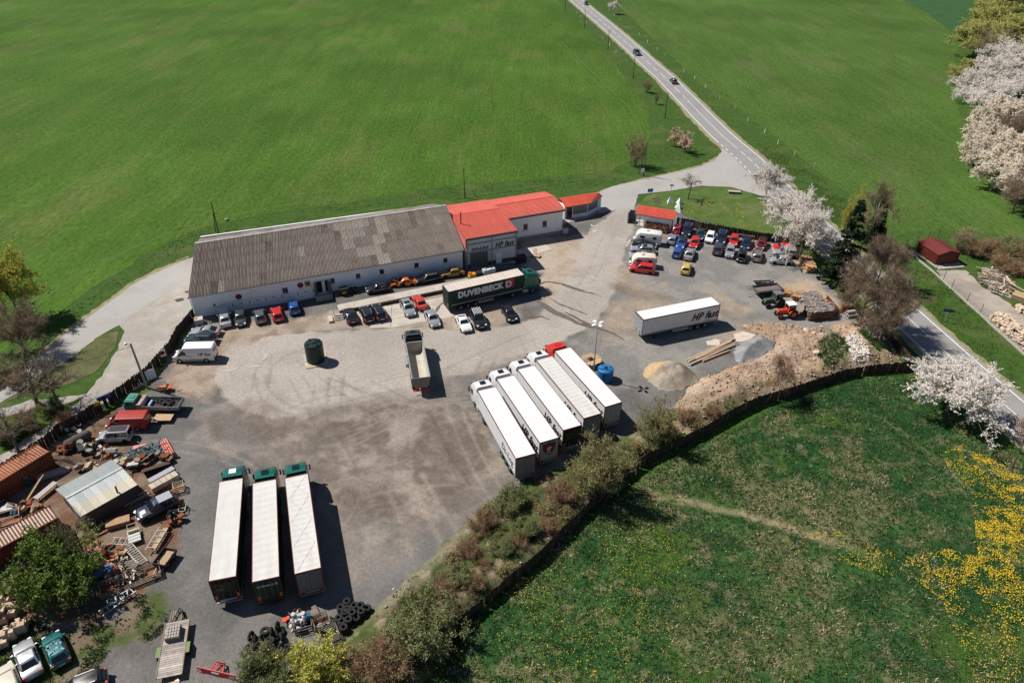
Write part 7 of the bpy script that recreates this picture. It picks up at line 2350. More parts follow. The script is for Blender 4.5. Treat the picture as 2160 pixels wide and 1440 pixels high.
# rocks
ROCKS=[]
for q in range(5):
 bm=bmesh.new()
 bmesh.ops.create_icosphere(bm,subdivisions=1,radius=0.5)
 rq=random.Random(60+q)
 for v in bm.verts:
  v.co *= rq.uniform(0.72,1.12)
  v.co.z *= 0.72
 me=bpy.data.meshes.new('rock')
 bm.to_mesh(me)
 bm.free()
 ROCKS.append(me)
def rocks(parent,pts,m,name='rock',s=(0.3,0.6),seed=1):
 rq=random.Random(seed)
 for k,p in enumerate(pts):
  o=put(name,ROCKS[k % 5],m[k % len(m)] if isinstance(m,list) else m,parent,p)
  o.rotation_euler=(rq.uniform(-0.6,0.6),rq.uniform(-0.6,0.6),rq.uniform(0,6.28))
  q=rq.uniform(*s)
  o.scale=(q*rq.uniform(0.8,1.3),q,q*rq.uniform(0.7,1.1))
def rubble_stuff(name,outline,n,s,m,zf,seed,parent=None,label=None):
 rs=np.random.RandomState(seed)
 X,Y=scatter(outline,n,None,seed)
 V,F=[],[]
 tv=[np.array([v.co[:] for v in me.vertices]) for me in ROCKS]
 tf=[np.array([p.vertices[:] for p in me.polygons]) for me in ROCKS]
 o=0
 Z=zf(X,Y)
 for i in range(len(X)):
  k=i % 5
  a=rs.uniform(0,6.28)
  sc=rs.uniform(*s)*np.array([1.2,0.8,0.8])
  M_=np.array([[math.cos(a),-math.sin(a),0],[math.sin(a),math.cos(a),0],[0,0,1]])
  V.append((tv[k]*sc) @ M_.T+np.array([X[i],Y[i],Z[i]+sc[2]*0.2]))
  F.append(tf[k]+o)
  o += len(tv[k])
 me=raw_mesh(name,np.concatenate(V),[np.concatenate(F)])
 ob=put(name,me,m,parent)
 return tag(ob,label,'rubble' if label else None,kind='stuff')
RB=[(51.2,92.5),(53.5,94.2),(53.3,91.1),(53.2,88.7),(52.5,86.4),(49.8,85.5),(50.3,89.0)]
rubble_stuff('white_rubble',RB,700,(0.18,0.55),mat('white_rubble',(0.62,0.58,0.54),(0.50,0.42,0.36),scale=1.5,rough=0.9,rand=0.2,island=True),lambda X,Y: ebh(X,Y)+0.03,3,None,'white broken rubble on the earth bank')
rubble_stuff('clods',EB,2800,(0.08,0.45),mat('clods',(0.47,0.35,0.25),(0.30,0.20,0.135),scale=1.0,rough=0.95,rand=0.3,island=True),lambda X,Y: ebh(X,Y)+0.03,4,None,'brown clods and stones on the earth bank')
rubble_stuff('bank_stones',WB_,260,(0.10,0.4),mat('bank_stone',(0.42,0.36,0.30),rough=0.95,rand=0.3,island=True),lambda X,Y: X*0+0.55,5,None,'pale stones on the weedy bank')
big=thing('boulder_group','large pale stone slabs lying on the earth bank','stones',(0,0,0))
rocks(big,[(p[0],p[1],1.2) for p in ((47.0,92.8),(47.5,92.4),(46.5,93.0),(45.1,87.9),(44.3,86.0),(45.6,93.8),(48.3,94.5))],mat('pale_slab',(0.52,0.41,0.31),rough=0.9),s=(0.6,1.5),seed=6)
tufts('bank_grass',EGR,1300,0.25,0.05,m_gr1,'green weeds on the earth bank',seed=21,z=0.05,hf=ebh)
tufts('bank_grass',[(53.5,95.2),(54.8,94.9),(55.0,91.9),(57.6,90.4),(57.7,86.1),(52.2,84.9),(54.0,89.5)],3000,0.35,0.05,m_gr1,'green weeds at the fence end of the earth bank',seed=22,z=0.05,hf=ebh,dens=lambda X,Y: sstep(vnoise(X,Y,0.4,3),0.45,0.6))
# long poles
lp=thing('pole_stack','long pale poles lying beside the gravel heap','poles',(0,0,0))
for k,(a,b) in enumerate((((25.8,86.7),(34.4,92.6)),((26.0,86.3),(33.7,91.9)),((27.2,87.0),(34.0,91.4)),((26.1,85.6),(34.0,91.0)),((28.2,86.6),(32.8,89.4)))):
 d_=MB()
 d_.tube((a[0],a[1],0.22+0.05*(k % 2)),(b[0],b[1],0.24),0.17,0.14,n=8)
 part('pole',d_,(m_wood_new if k % 2 == 0 else mat('pale_pole',(0.58,0.50,0.42),(0.48,0.38,0.29),scale=1.5,rough=0.8)),lp,40)
# ------------------------------------------------------------------ fences
m_board=mat('dark_fence_board',(0.034,0.023,0.017),(0.058,0.040,0.028),scale=1.5,rough=0.9,rand=0.35,island=True)
def board_fence(label,pts,h=1.75,bw=0.17,gap=0.0,lean=0.012,seed=1,post=2.5,rails=True,m=None):
 rq=random.Random(seed)
 P=[Vector(p) for p in pts]
 t=thing('board_fence',label,'fence',(P[0].x,P[0].y,0))
 bd=MB()
 n_=0
 O=P[0]
 for a,b in zip(P[:-1],P[1:]):
  d=(b - a)
  L=d.length
  d=d.normalized()
  nn=Vector((-d.y,d.x))
  k=int(L/(bw+gap))
  ang=math.atan2(d.y,d.x)
  for i in range(k):
   if rq.random() < 0.015:
    continue
   c=a+d*((i+0.5)*L/k) - O
   hh=h*rq.uniform(0.90,1.05)
   bd.box((c.x+rq.gauss(0,0.01),c.y+rq.gauss(0,0.01),hh/2),(bw,0.025,hh),rz=ang,ry=rq.gauss(0,lean))
  np_=max(1,int(L/post))
  for i in range(np_):
   c=a+d*(i*L/np_)+nn*0.08 - O
   q=MB()
   q.box((c.x,c.y,h/2),(0.11,0.11,h*1.02),rz=ang)
   part('post',q,m_wood_dark,t)
  if rails:
   for z in (0.4,h*0.8):
    q=MB()
    a2,b2=a+nn*0.05 - O,b+nn*0.05 - O
    q.beam((a2.x,a2.y,z),(b2.x,b2.y,z),0.05,0.09)
    part('rail',q,m_wood_dark,t)
 o=part('boards',bd,m or m_board,t)
 o['kind']='stuff'
 return t
board_fence('long dark board fence between the yard and the meadow',[(-6.3,39.6),(-4.3,42.3),(-1.5,45.2),(0.6,47.4),(3.3,50.1),(6.3,53.9),(9.0,57.0),(14.1,62.6),(16.8,65.2),(22.5,68.7),(26.1,71.3),(29.7,74.1),(33.4,76.5),(36.8,77.9),(40.4,79.5),(43.0,80.8),(48.0,83.1),(52.8,84.3),(58.6,85.2)],seed=2)
board_fence('dark board fence running back from the meadow corner to the road',[(58.6,85.2),(58.7,90.0),(58.3,93.8),(57.6,96.8),(56.4,101.8)],h=1.6,seed=3)
board_fence('dark board fence along the left side of the yard',[(-50.70,96.74),(-51.10,91.18),(-50.61,87.97),(-51.06,83.90),(-51.37,80.71),(-53.61,75.31),(-55.55,71.16),(-57.18,68.80),(-57.51,66.74),(-58.67,64.15),(-60.05,61.67),(-61.25,59.13)],h=1.85,seed=4)
board_fence('dark board fence behind the parked cars',[(32.92,133.93),(35.99,132.96),(37.29,131.71),(42.97,129.33),(47.63,127.57),(51.39,126.52),(52.51,124.27),(53.19,119.34)],h=1.9,seed=5)
# parking board, white panel and covers on the left fence
def panel_thing(name,label,cat,p,z,w_,h_,ang,m,t_=0.05,tilt_=0.0):
 d=MB()
 d.box((0,0,0),(w_,t_,h_),rx=tilt_)
 o=single(name,d,m,label,cat,(p[0],p[1],z),ang)
 return o
sg=thing('parking_board','white no-stopping board hung on the left fence','sign',(-50.67,85.16)+(1.35,),R(35))
part('board',MB().box((0,0,0),(0.85,0.03,1.15)),m_white_paint,sg)
d_=MB()
d_.tube((0,-0.035,0.08),(0,-0.018,0.08),0.33,n=20)
sr_=part('sign_disc',d_,m_signred,sg)
d_=MB()
d_.tube((0,-0.045,0.08),(0,-0.036,0.08),0.24,n=20)
part('sign_field',d_,m_signblue,sr_)
d_=MB()
for a in (0.785,-0.785):
 d_.box((0,-0.050,0.08),(0.5,0.006,0.06),ry=a)
part('sign_cross',d_,m_signred,sr_)
panel_thing('leaning_board','white board leaning on the left fence by the lamp pole','panel',(-50.71,80.82),0.75,1.3,1.45,R(40),m_white_paint,0.05,-0.25)
panel_thing('blue_tarpaulin','blue tarpaulin hung over the left fence','tarpaulin',(-54.11,74.57),1.55,1.7,0.65,R(45),paint('tarp_blue',(0.02,0.06,0.24)),0.22)
panel_thing('yellow_cover','yellow cover hung over the left fence','cover',(-54.65,73.17),1.45,1.2,0.55,R(45),m_yellow,0.2)
panel_thing('blue_board','small pale board on the left fence near the silver coupe','board',(-51.10,89.77),1.3,0.5,0.6,R(60),mat('pale_blue_board',(0.5,0.55,0.62)),0.04)
# pale rail over the parked cars
d_=MB()
ra,rb_=(42.69,126.30),(46.01,125.14)
d_.beam((ra[0],ra[1],2.0),(rb_[0],rb_[1],2.0),0.12)
for u in (0.02,0.5,0.98):
 x_,y_=ra[0]+(rb_[0] - ra[0])*u,ra[1]+(rb_[1] - ra[1])*u
 d_.beam((x_,y_,0),(x_,y_,2.0),0.1)
single('timber_rail',d_,m_wood_grey,'pale timber rail on posts above the dark blue saloon','rail')
# ------------------------------------------------------------------ poles, lamps and signs
m_polewood=mat('pole_timber',(0.085,0.062,0.048),(0.13,0.10,0.078),scale=2,rough=0.9)
m_polecon=mat('pole_concrete',(0.30,0.27,0.235),(0.36,0.33,0.29),scale=2,rough=0.9)
def pole(label,p,h,foot=True,brace=None,m=None):
 t=thing('utility_pole',label,'pole',p)
 part('shaft',MB().tube((0,0,0),(0,0,h),0.13,0.09,n=8),m or m_polewood,t,40)
 part('insulator',MB().tube((0,0,h),(0,0,h+0.14),0.05,0.03,n=6),m_white_paint,t)
 if foot:
  part('footing',MB().box((0.16,0,0.8),(0.2,0.22,1.6)),m_polecon,t)
 if brace:
  part('brace',MB().tube((brace[0],brace[1],0),(0,0,h*0.8),0.10,0.08,n=8),m_polewood,t)
 return t
pole('brown utility pole behind the red annex roof',(-10.7,146.6),6.9)
pole('bare brown double pole leaning behind the warehouse',(-57.5,127.7),6.6,False,(-0.8,0.6))
pole('braced utility pole beside the upright bare tree',(30.1,160.9),8.2,True,(-1.0,1.6))
for p,h,lb in (((42.7,205.9),7.2,'nearest to the junction'),((39.4,249.9),7.4,'second from the junction'),((35.3,292.1),7.2,'third from the junction'),((29.7,335.8),7.6,'fourth from the junction'),((23.5,376.9),7.6,'at the top edge')):
 pole('roadside utility pole '+lb,p,h).__setitem__('group','utility poles along the country road')
sl_=thing('lamp_pole','leaning concrete lamp pole at the left fence','street lamp',(-50.5,78.7))
part('shaft',MB().tube((0,0,0),(-0.2,0,7.5),0.17,0.12,n=8),m_polecon,sl_,40)
d_=MB()
d_.beam((-0.2,0,7.4),(-0.75,-0.1,7.45),0.08)
d_.lathe((-0.8,-0.1,7.3),[(0.02,0.32),(0.16,0.28),(0.24,0.1),(0.2,0.0),(0.02,-0.05)],n=12)
part('lamp_head',d_,m_white_paint,sl_,40)
part('cable',MB().tube((-0.2,0,7.0),(-16.0,-8.0,5.0),0.03,n=4),m_trim,sl_)
ym=thing('yard_lamp','tall yard lamp post with four white heads behind the white lorries','lamp post',(11.6,82.3))
part('shaft',MB().tube((0,0,0),(0,0,9.2),0.11,0.06,n=10),m_galv,ym,40)
for a in range(4):
 d_=MB()
 an=a*PI/2+0.55
 d_.beam((0,0,9.15),(0.45*math.cos(an),0.45*math.sin(an),9.25),0.05)
 d_.box((0.62*math.cos(an),0.62*math.sin(an),9.28),(0.62,0.42,0.10),rz=an,taper=0.85)
 part('lamp_head',d_,m_white_paint,ym)
# white marker posts along the fields
mk_me=MB().box((0,0,0.55),(0.16,0.16,1.1)).mesh('marker_post')
MKR=[(42.7,386.1),(44.7,376.7),(45.7,363.9),(47.2,352.4),(48.4,342.9),(49.9,332.0),(51.3,320.1),(52.7,306.3),(54.4,292.6),(55.5,283.1),(56.6,270.3),(58.5,260.0),(60.2,250.2),(61.4,239.0),(62.9,225.8),(64.9,215.0),(65.9,204.2),(67.8,194.0),(68.7,185.0),(70.4,176.7),(72.4,168.1)]
for k,p in enumerate(MKR):
 tag(put('marker_post',mk_me,m_white_paint,None,(p[0],p[1],0),0.3*k),ORD[k]+' white marker post from the top edge, right of the country road','post','marker posts right of the road')
MKL=[(27.7,381.5),(28.7,369.0),(29.7,357.9),(31.2,345.5),(33.1,334.2),(34.0,323.2),(35.3,311.0),(36.8,299.6),(37.9,287.0)]
for k,p in enumerate(MKL):
 tag(put('marker_post',mk_me,m_white_paint,None,(p[0],p[1],0),0.3*k),ORD[k]+' white marker post from the top edge, left of the country road','post','marker posts left of the road')
def road_sign(label,p,h,w_,hh,m,ang,name='road_sign'):
 t=thing(name,label,'sign',p,ang)
 part('post',MB().tube((0,0.02,0),(0,0.02,h),0.04,n=6),m_galv,t)
 part('board',MB().box((0,-0.03,h - hh/2),(w_,0.03,hh)),m,t)
 return t
m_sblue=mat('sign_blue',(0.035,0.20,0.50),rough=0.5)
road_sign('blue sign beside the lane opposite the gatehouse',(29.6,148.0),2.2,1.25,0.8,m_sblue,R(15))
road_sign('small white sign on the lawn corner',(34.5,149.7),2.6,0.8,0.5,m_white_paint,R(0))
road_sign('white sign beside the braced pole',(29.6,159.7),2.3,0.7,0.7,m_white_paint,R(10))
road_sign('blue arrow sign beside the country road on the right',(69.8,98.7),2.4,1.5,0.5,mat('sign_navy_blue',(0.02,0.08,0.2),rough=0.5),R(-15))
for p,hh,ww in (((53.4,188.9),1.0,0.2),((59.8,186.9),1.0,0.25)):
 pass
# rock behind the warehouse, concrete culvert, concrete block
bk_=MB()
o=put('boulder',ROCKS[1],mat('grey_boulder',(0.36,0.31,0.27),(0.27,0.23,0.2),scale=2,rough=0.95),None,((-57.9,133.7))+(0.25,))
o.scale=(1.1,0.9,0.8)
tag(o,'lone grey boulder on the grass behind the warehouse','boulder')
o=put('boulder',ROCKS[2],mat('grey_boulder',(0.36,0.31,0.27)),None,((-55.1,105.0))+(0.2,))
o.scale=(0.8,0.6,0.6)
tag(o,'small pale boulder at the left corner of the warehouse','boulder')
single('concrete_block',MB().box((0,0,0.25),(1.1,0.7,0.5)),m_con,'concrete block beside the lane left of the warehouse','block',(-55.4,102.4),R(35))
cv=thing('culvert','concrete culvert head on the lawn','culvert',(48.9,151.3),R(-8))
part('slab',MB().box((0,0,0.45),(2.6,0.9,0.2)),m_con,cv)
part('opening',MB().box((0,-0.35,0.17),(2.2,0.1,0.34)),m_dark,cv)
# concrete tetrahedra by the gatehouse
tet=MB()
tet.add([(-0.85,-0.6,0),(0.85,-0.6,0),(0,0.85,0),(0,0,1.45)],[(0,2,1),(0,1,3),(1,2,3),(2,0,3)])
tme=tet.mesh('concrete_pyramid')
for k,(p,lb) in enumerate((((30.8,145.7),'brown concrete pyramid beside the lane'),((33.5,145.5),'white concrete pyramid next to the brown one'),((35.5,145.0),'white concrete pyramid at the corner of the lawn'),((34.9,142.7),'white concrete pyramid second from the lawn corner'),((34.4,140.7),'small white concrete pyramid behind the gatehouse roof'),((34.4,137.8),'white concrete pyramid at the end of the fence'))):
 tag(put('concrete_pyramid',tme,mat('brown_concrete',(0.42,0.33,0.24),rough=0.9) if k == 0 else m_white_paint,None,(p[0],p[1],0.05),0.4*k),lb,'pyramid','concrete pyramids')
# ------------------------------------------------------------------ tanks, reel, caravans
def tank(label,p,r,h,m,ang=0.0,pallet=True):
 t=thing('water_tank',label,'tank',p,ang)
 z0=0.18 if pallet else 0.06
 d=MB()
 prof=[(r*0.98,0),(r,0.04)]
 for k in range(6):
  prof += [(r,h*(k+0.1)/6*0.86),(r*0.985,h*(k+0.5)/6*0.86),(r,h*(k+0.9)/6*0.86)]
 prof += [(r,h*0.88),(r*0.92,h*0.94),(r*0.3,h*0.985),(0.02,h*0.99)]
 d.lathe((0,0,z0),prof,n=32)
 b=part('shell',d,m,t,50)
 for k in range(4):
  a=k*PI/2+0.4
  d=MB()
  d.box((0.62*r*math.cos(a),0.62*r*math.sin(a),z0+h*0.965),(r*0.5,r*0.28,h*0.06),rz=a,taper=0.8)
  part('lug',d,m,b)
 d=MB()
 d.lathe((0,0,z0+h*0.97),[(r*0.24,0),(r*0.24,h*0.06),(0.02,h*0.065)],n=16)
 part('lid',d,m_trim,b)
 if pallet:
  for k in range(7):
   d=MB()
   d.box((0,-r*1.15+k*r*0.383,0.13),(r*2.5,r*0.32,0.05))
   part('pallet_board',d,mat('pale_pallet',(0.55,0.47,0.36),(0.45,0.37,0.28),scale=2,rough=0.9,rand=0.12),t)
  for k in range(3):
   d=MB()
   d.box((-r+k*r,0,0.05),(0.1,r*2.4,0.1))
   part('pallet_runner',d,m_wood_grey,t)
 return t
tank('dark green water tank on a pallet in the middle of the asphalt loop',(-28.7,85.7),1.32,3.15,mat('tank_green',(0.006,0.018,0.018),(0.009,0.025,0.024),scale=2,rough=0.4),R(20))
tank('blue water tank between the lorries and the yard lamp',(13.3,82.1),1.15,2.0,mat('tank_blue',(0.025,0.17,0.42),(0.02,0.14,0.36),scale=2,rough=0.4),R(10),False)
cr=thing('cable_reel','big wooden cable drum lying flat beside the yard lamp','cable drum',(11.6,85.7),R(30))
d_=MB()
d_.lathe((0,0,0.05),[(0.9,0),(0.9,0.85)],n=24)
part('drum',d_,m_white_paint,cr,40)
for z,nm in ((0.88,0),(0.02,1)):
 for k in range(9):
  y=-1.2+k*0.3
  hw_=math.sqrt(max(0.05,1.5 ** 2 - (y) ** 2))
  if nm == 0 and 3 <= k <= 5:
   for s_ in (-1,1):
    d_=MB()
    d_.box((s_*(0.42+(hw_ - 0.42)/2),y,z+0.04),(hw_ - 0.42,0.285,0.07))
    part('plank',d_,m_wood_new if s_ > 0 else m_wood_grey,cr)
  else:
   d_=MB()
   d_.box((0,y,z+0.04),(2*hw_,0.285,0.07))
   part('plank',d_,m_wood_new if nm == 0 else m_wood_grey,cr)
def caravan(label,a,b,W,H,m,stripe,group=None,rounded=0.35):
 A,B=Vector(a),Vector(b)
 d=(A - B)
 L=d.length
 c=(A+B)/2
 t=thing('caravan',label,'caravan',(c.x,c.y,0.045),math.atan2(d.y,d.x),group)
 f=L/2
 w=W/2
 mb=MB()
 def rg(x,zb,zt_,s=1.0):
  h=[(w*s,zb),(w*s,zt_ - 0.25),(w*s - 0.06,zt_ - 0.08),(w*s - 0.22,zt_)]
  return [(x,-p,z) for p,z in h]+[(x,p,z) for p,z in reversed(h)]
 mb.loft([rg(-f,0.7,H - rounded*1.2,0.96),rg(-f+0.12,0.5,H - rounded*0.5),rg(-f+0.45,0.42,H),rg(f - 0.9,0.42,H),rg(f - 0.35,0.5,H - rounded),rg(f - 0.08,0.7,H - rounded*2.2),rg(f,0.8,H - rounded*3.0,0.95)])
 bd=part('body',mb,m,t,35)
 for s_ in (1,-1):
  for x,ww in ((f*0.45,0.9),(-f*0.5,0.7)):
   q=MB()
   q.box((x,s_*(w+0.008),H*0.66),(ww,0.03,0.5))
   part('window',q,m_cglass if stripe is None else stripe,bd)
  q=MB()
  q.tube((-0.1,s_*(w - 0.15),0.32),(-0.1,s_*(w+0.01),0.32),0.32,n=16)
  part('wheel',q,m_tyre,t)
 q=MB()
 q.box((0,-w - 0.004,1.0),(0.55,0.02,1.5))
 part('door',q,m_white_paint,bd)
 q=MB()
 q.box((f*0.1,0,H+0.03),(0.55,0.55,0.08))
 part('roof_vent',q,m_galv,bd)
 q=MB()
 q.beam((f - 0.1,0.45,0.42),(f+1.1,0,0.45),0.08)
 q.beam((f - 0.1,-0.45,0.42),(f+1.1,0,0.45),0.08)
 q.tube((f+0.85,0,0),(f+0.85,0,0.7),0.04)
 part('drawbar',q,m_galv,t)
 q=MB()
 q.box((f+0.28,0,0.62),(0.45,0.9,0.4),taper=0.8)
 part('gas_box',q,m,t)
 return t
m_cvw=mat('caravan_white',(0.72,0.70,0.66),(0.66,0.64,0.60),scale=1,rough=0.5)
m_cvc=mat('caravan_cream',(0.72,0.62,0.52),(0.66,0.57,0.48),scale=1,rough=0.5)
caravan('large white caravan with grey side beside the gatehouse',(23.59,126.45),(28.35,125.13),2.2,2.55,m_cvw,None)
caravan('small cream caravan with red windows behind the red people carrier',(21.56,116.49),(25.80,116.18),2.05,2.35,m_cvc,mat('caravan_red_glass',(0.22,0.03,0.025),rough=0.2))
# plywood boards and debris beside the caravan
pb=thing('plywood_stack','tan plywood boards lying behind the large caravan','boards',(29.5,128.4),R(-10))
for k in range(4):
 part('board',MB().box((0.1*k,0.15*k,0.08+0.05*k),(2.0 - 0.2*k,1.5 - 0.2*k,0.04),rz=0.12*k),m_wood_new if k % 2 == 0 else m_wood_grey,pb)
# ------------------------------------------------------------------ tractors, farm trailers, firewood
def tractor(label,near,far,m,roof_m,rim_m,scale=1.0):
 A,B=Vector(near),Vector(far)
 d=(A - B).normalized()
 c=(A+B)/2
 t=thing('tractor',label,'tractor',(c.x,c.y,0.05),math.atan2(d.y,d.x))
 t.scale=(scale,)*3
 q=MB()
 q.box((0.95,0,1.15),(1.55,0.62,0.55),taper=0.9)
 q.box((1.70,0,1.05),(0.12,0.56,0.6))
 hood=part('bonnet',q,m,t)
 part('grille',MB().box((1.775,0,1.1),(0.03,0.42,0.4)),m_trim,hood)
 for s_ in (1,-1):
  part('headlight',MB().tube((1.76,s_*0.24,1.25),(1.81,s_*0.24,1.25),0.08,n=10),m_head,hood)
 part('engine',MB().box((0.9,0,0.72),(1.7,0.42,0.42)),m_under,t)
 part('exhaust',MB().tube((0.8,0.2,1.4),(0.8,0.2,2.2),0.045,n=8),m_trim,t)
 cb=MB()
 for x,y in ((0.12,0.62),(0.12,-0.62),(-1.05,0.62),(-1.05,-0.62)):
  cb.beam((x,y,1.0),(x*0.95,y*0.92,2.35),0.07)
 for z in (1.55,):
  cb.beam((0.12,-0.62,z),(0.12,0.62,z),0.06)
 cf=part('cab_frame',cb,m,t)
 for pts in ([(0.13,-0.58,1.58),(0.13,0.58,1.58),(0.12,0.54,2.3),(0.12,-0.54,2.3)],[(-1.06,-0.58,1.4),(-1.06,0.58,1.4),(-1.0,0.54,2.3),(-1.0,-0.54,2.3)],[(0.08,0.63,1.4),(-1.0,0.63,1.4),(-0.95,0.58,2.3),(0.06,0.58,2.3)],[(0.08,-0.63,1.4),(-1.0,-0.63,1.4),(-0.95,-0.58,2.3),(0.06,-0.58,2.3)]):
  part('cab_window',MB().add(pts,[(0,1,2,3)]),m_cglass,cf)
 part('cab_body',MB().box((-0.45,0,1.1),(1.15,1.1,0.6)),m,t)
 part('cab_roof',MB().box((-0.47,0,2.42),(1.45,1.4,0.12),taper=0.92),roof_m,t)
 for s_ in (1,-1):
  fm=MB()
  for k in range(5):
   a0,a1=0.35+k*0.5,0.35+(k+1)*0.5
   p0=(-0.75+0.88*math.cos(a0),0,0.75+0.88*math.sin(a0))
   p1=(-0.75+0.88*math.cos(a1),0,0.75+0.88*math.sin(a1))
   fm.add([(p0[0],s_*0.55,p0[2]),(p0[0],s_*1.0,p0[2]),(p1[0],s_*1.0,p1[2]),(p1[0],s_*0.55,p1[2])],[(0,1,2,3)])
  part('mudguard',fm,m,t)
  for x,r,wd,yy in ((-0.75,0.78,0.42,0.80),(1.35,0.45,0.25,0.68)):
   w_=MB()
   w_.lathe((0,0,0),[(r*0.55,-wd/2),(r*0.94,-wd/2),(r,-wd*0.3),(r,wd*0.3),(r*0.94,wd/2),(r*0.55,wd/2)],n=22)
   w_.v=[(x+a,s_*yy+c_,r+b_) for a,b_,c_ in w_.v]
   wo=part('wheel',w_,m_tyre,t,40)
   part('rim',MB().tube((x,s_*(yy - 0.05),r),(x,s_*(yy+wd*0.36),r),r*0.56,n=16),rim_m,wo)
 return t
m_trred=paint('tractor_red',(0.66,0.060,0.015))
m_trgreen=mat('tractor_green',(0.075,0.120,0.082),(0.06,0.095,0.066),scale=2,rough=0.7)
tractor('bright red tractor with white cab roof beside the firewood',(42.61,99.34),(46.41,100.05),m_trred,m_white_paint,paint('rim_red',(0.60,0.035,0.012)))
tractor('old grey-green tractor behind the red tractor',(41.39,102.61),(45.45,103.57),m_trgreen,mat('faded_roof',(0.14,0.145,0.15),rough=0.8),m_trim)
def farm_trailer(label,a,b,W,zd,side,m,plank_m,name='farm_trailer'):
 A,B=Vector(a),Vector(b)
 d=(A - B)
 L=d.length
 c=(A+B)/2
 t=thing(name,label,'trailer',(c.x,c.y,0.05),math.atan2(d.y,d.x))
 f=L/2
 n=max(4,int(W/0.28))
 for k in range(n):
  part('floor_plank',MB().box((0,-W/2+(k+0.5)*W/n,zd),(L,W/n - 0.015,0.06)),plank_m,t)
 for s_ in (1,-1):
  part('side_board',MB().box((0,s_*(W/2+0.03),zd+side/2),(L+0.1,0.05,side)),m,t)
  part('end_board',MB().box((s_*(f+0.03),0,zd+side/2),(0.05,W,side)),m,t)
  for x in (-f*0.5,f*0.55):
   q=MB()
   q.lathe((0,0,0),[(0.18,-0.1),(0.36,-0.1),(0.38,0),(0.36,0.1),(0.18,0.1)],n=18)
   q.v=[(x+a_,s_*(W/2 - 0.1)+c_,0.38+b_) for a_,b_,c_ in q.v]
   wo=part('wheel',q,m_tyre,t,40)
   part('rim',MB().tube((x,s_*(W/2 - 0.12),0.38),(x,s_*(W/2 - 0.02),0.38),0.19,n=12),m_rimsteel,wo)
 q=MB()
 q.box((0,0,zd - 0.15),(L*0.95,W*0.5,0.2))
 part('chassis',q,m_chassis,t)
 q=MB()
 q.beam((f,0.4,zd - 0.25),(f+1.5,0,0.45),0.08)
 q.beam((f,-0.4,zd - 0.25),(f+1.5,0,0.45),0.08)
 part('drawbar',q,m_galv,t)
 return t
ft=farm_trailer('grey farm trailer with plank floor beside the green tractor',(41.11,106.27),(45.64,107.40),2.1,0.95,0.38,mat('trailer_grey',(0.10,0.10,0.105),rough=0.7),mat('dirty_plank',(0.20,0.165,0.15),(0.13,0.105,0.095),scale=2,rough=0.9,rand=0.2))
ft2=farm_trailer('pale blue trailer loaded with tyres behind the plank-floored trailer',(41.68,108.72),(45.05,109.16),1.8,0.75,0.3,mat('trailer_paleblue',(0.30,0.36,0.40),rough=0.6),mat('dirty_plank',(0.20,0.165,0.15)))
tyre_me=MB().torus((0,0,0),0.24,0.12,'z',18,8,flat=0.85).mesh('tyre',60)
def tyre(p,rot,sc=1.0,label=None,group=None,parent=None):
 o=put('tyre',tyre_me,m_tyre,parent,p)
 o.rotation_euler=rot
 o.scale=(sc,)*3
 if label:
  tag(o,label,'tyre',group)
 return o
rq=random.Random(8)
for k in range(9):
 x_=(41.97,108.54)
 y_=(44.75,108.73)
 u=k/8
 tyre((x_[0]+(y_[0] - x_[0])*u,x_[1]+(y_[1] - x_[1])*u+rq.uniform(-0.4,0.4),1.05+rq.uniform(0,0.25)),(rq.uniform(-0.9,0.9),rq.uniform(-0.9,0.9),0),1.15,ORD[k]+' scrap tyre from the drawbar end in the pale blue trailer','tyres in the pale blue trailer')
# firewood stacks
def woodstack(label,pts,h,m_top,m_side,seed,nlog=170,cover=True,name='firewood_stack'):
 """pts: four ground corners; billets lie across, showing their ends on the long side"""
 P=[Vector(p) for p in pts]
 t=thing(name,label,'firewood',(0,0,0))
 rq=random.Random(seed)
 core=MB()
 ctr=sum(P,Vector((0,0)))/len(P)
 core.prism([tuple(ctr+(p - ctr)*0.93) for p in P],0.02,h*0.92)
 part('core',core,m_side,t)
 me=MB().box((0,0,0),(1.0,0.14,0.11),taper=0.7).mesh('billet')
 for k in range(nlog):
  u,v=rq.random(),rq.random()
  a=P[0].lerp(P[1],u)
  b=P[3].lerp(P[2],u)
  p=a.lerp(b,v)
  dd=(P[1] - P[0]).normalized()
  o=put('billet',me,m_top,t,(p.x,p.y,h*rq.uniform(0.93,1.03)),math.atan2(dd.y,dd.x)+rq.gauss(0,0.25))
  o.scale=(rq.uniform(0.7,1.4),rq.uniform(0.8,1.5),rq.uniform(0.6,1.2))
 end_me=MB().box((0,0,0),(0.30,0.17,0.15)).mesh('billet')
 for e,(a,b) in enumerate(((P[0],P[1]),(P[1],P[2]),(P[0],P[3]))):
  L=(b - a).length
  n=int(L/0.27)
  ang=math.atan2((b - a).y,(b - a).x)
  for i in range(n):
   for z in range(max(1,int(h/0.34))):
    if nlog <= 0 or rq.random() < 0.25:
     continue
    p=a.lerp(b,(i+rq.uniform(0.2,0.8))/n)
    o=put('billet',end_me,m_side,t,(p.x,p.y,0.17+z*0.33+rq.uniform(-0.05,0.05)),ang+rq.gauss(0,0.1))
    o.scale=(rq.uniform(0.7,1.15),rq.uniform(0.8,1.3),rq.uniform(0.9,1.6))
 return t
m_fw_top=mat('grey_split_wood',(0.36,0.315,0.28),(0.25,0.215,0.19),scale=3,rough=0.9,rand=0.3)
m_fw_side=mat('brown_split_wood',(0.22,0.145,0.095),(0.14,0.092,0.06),scale=3,rough=0.9,rand=0.4)
m_fw_fresh=mat('fresh_split_wood',(0.50,0.30,0.16),(0.38,0.21,0.11),scale=3,rough=0.9,rand=0.3)
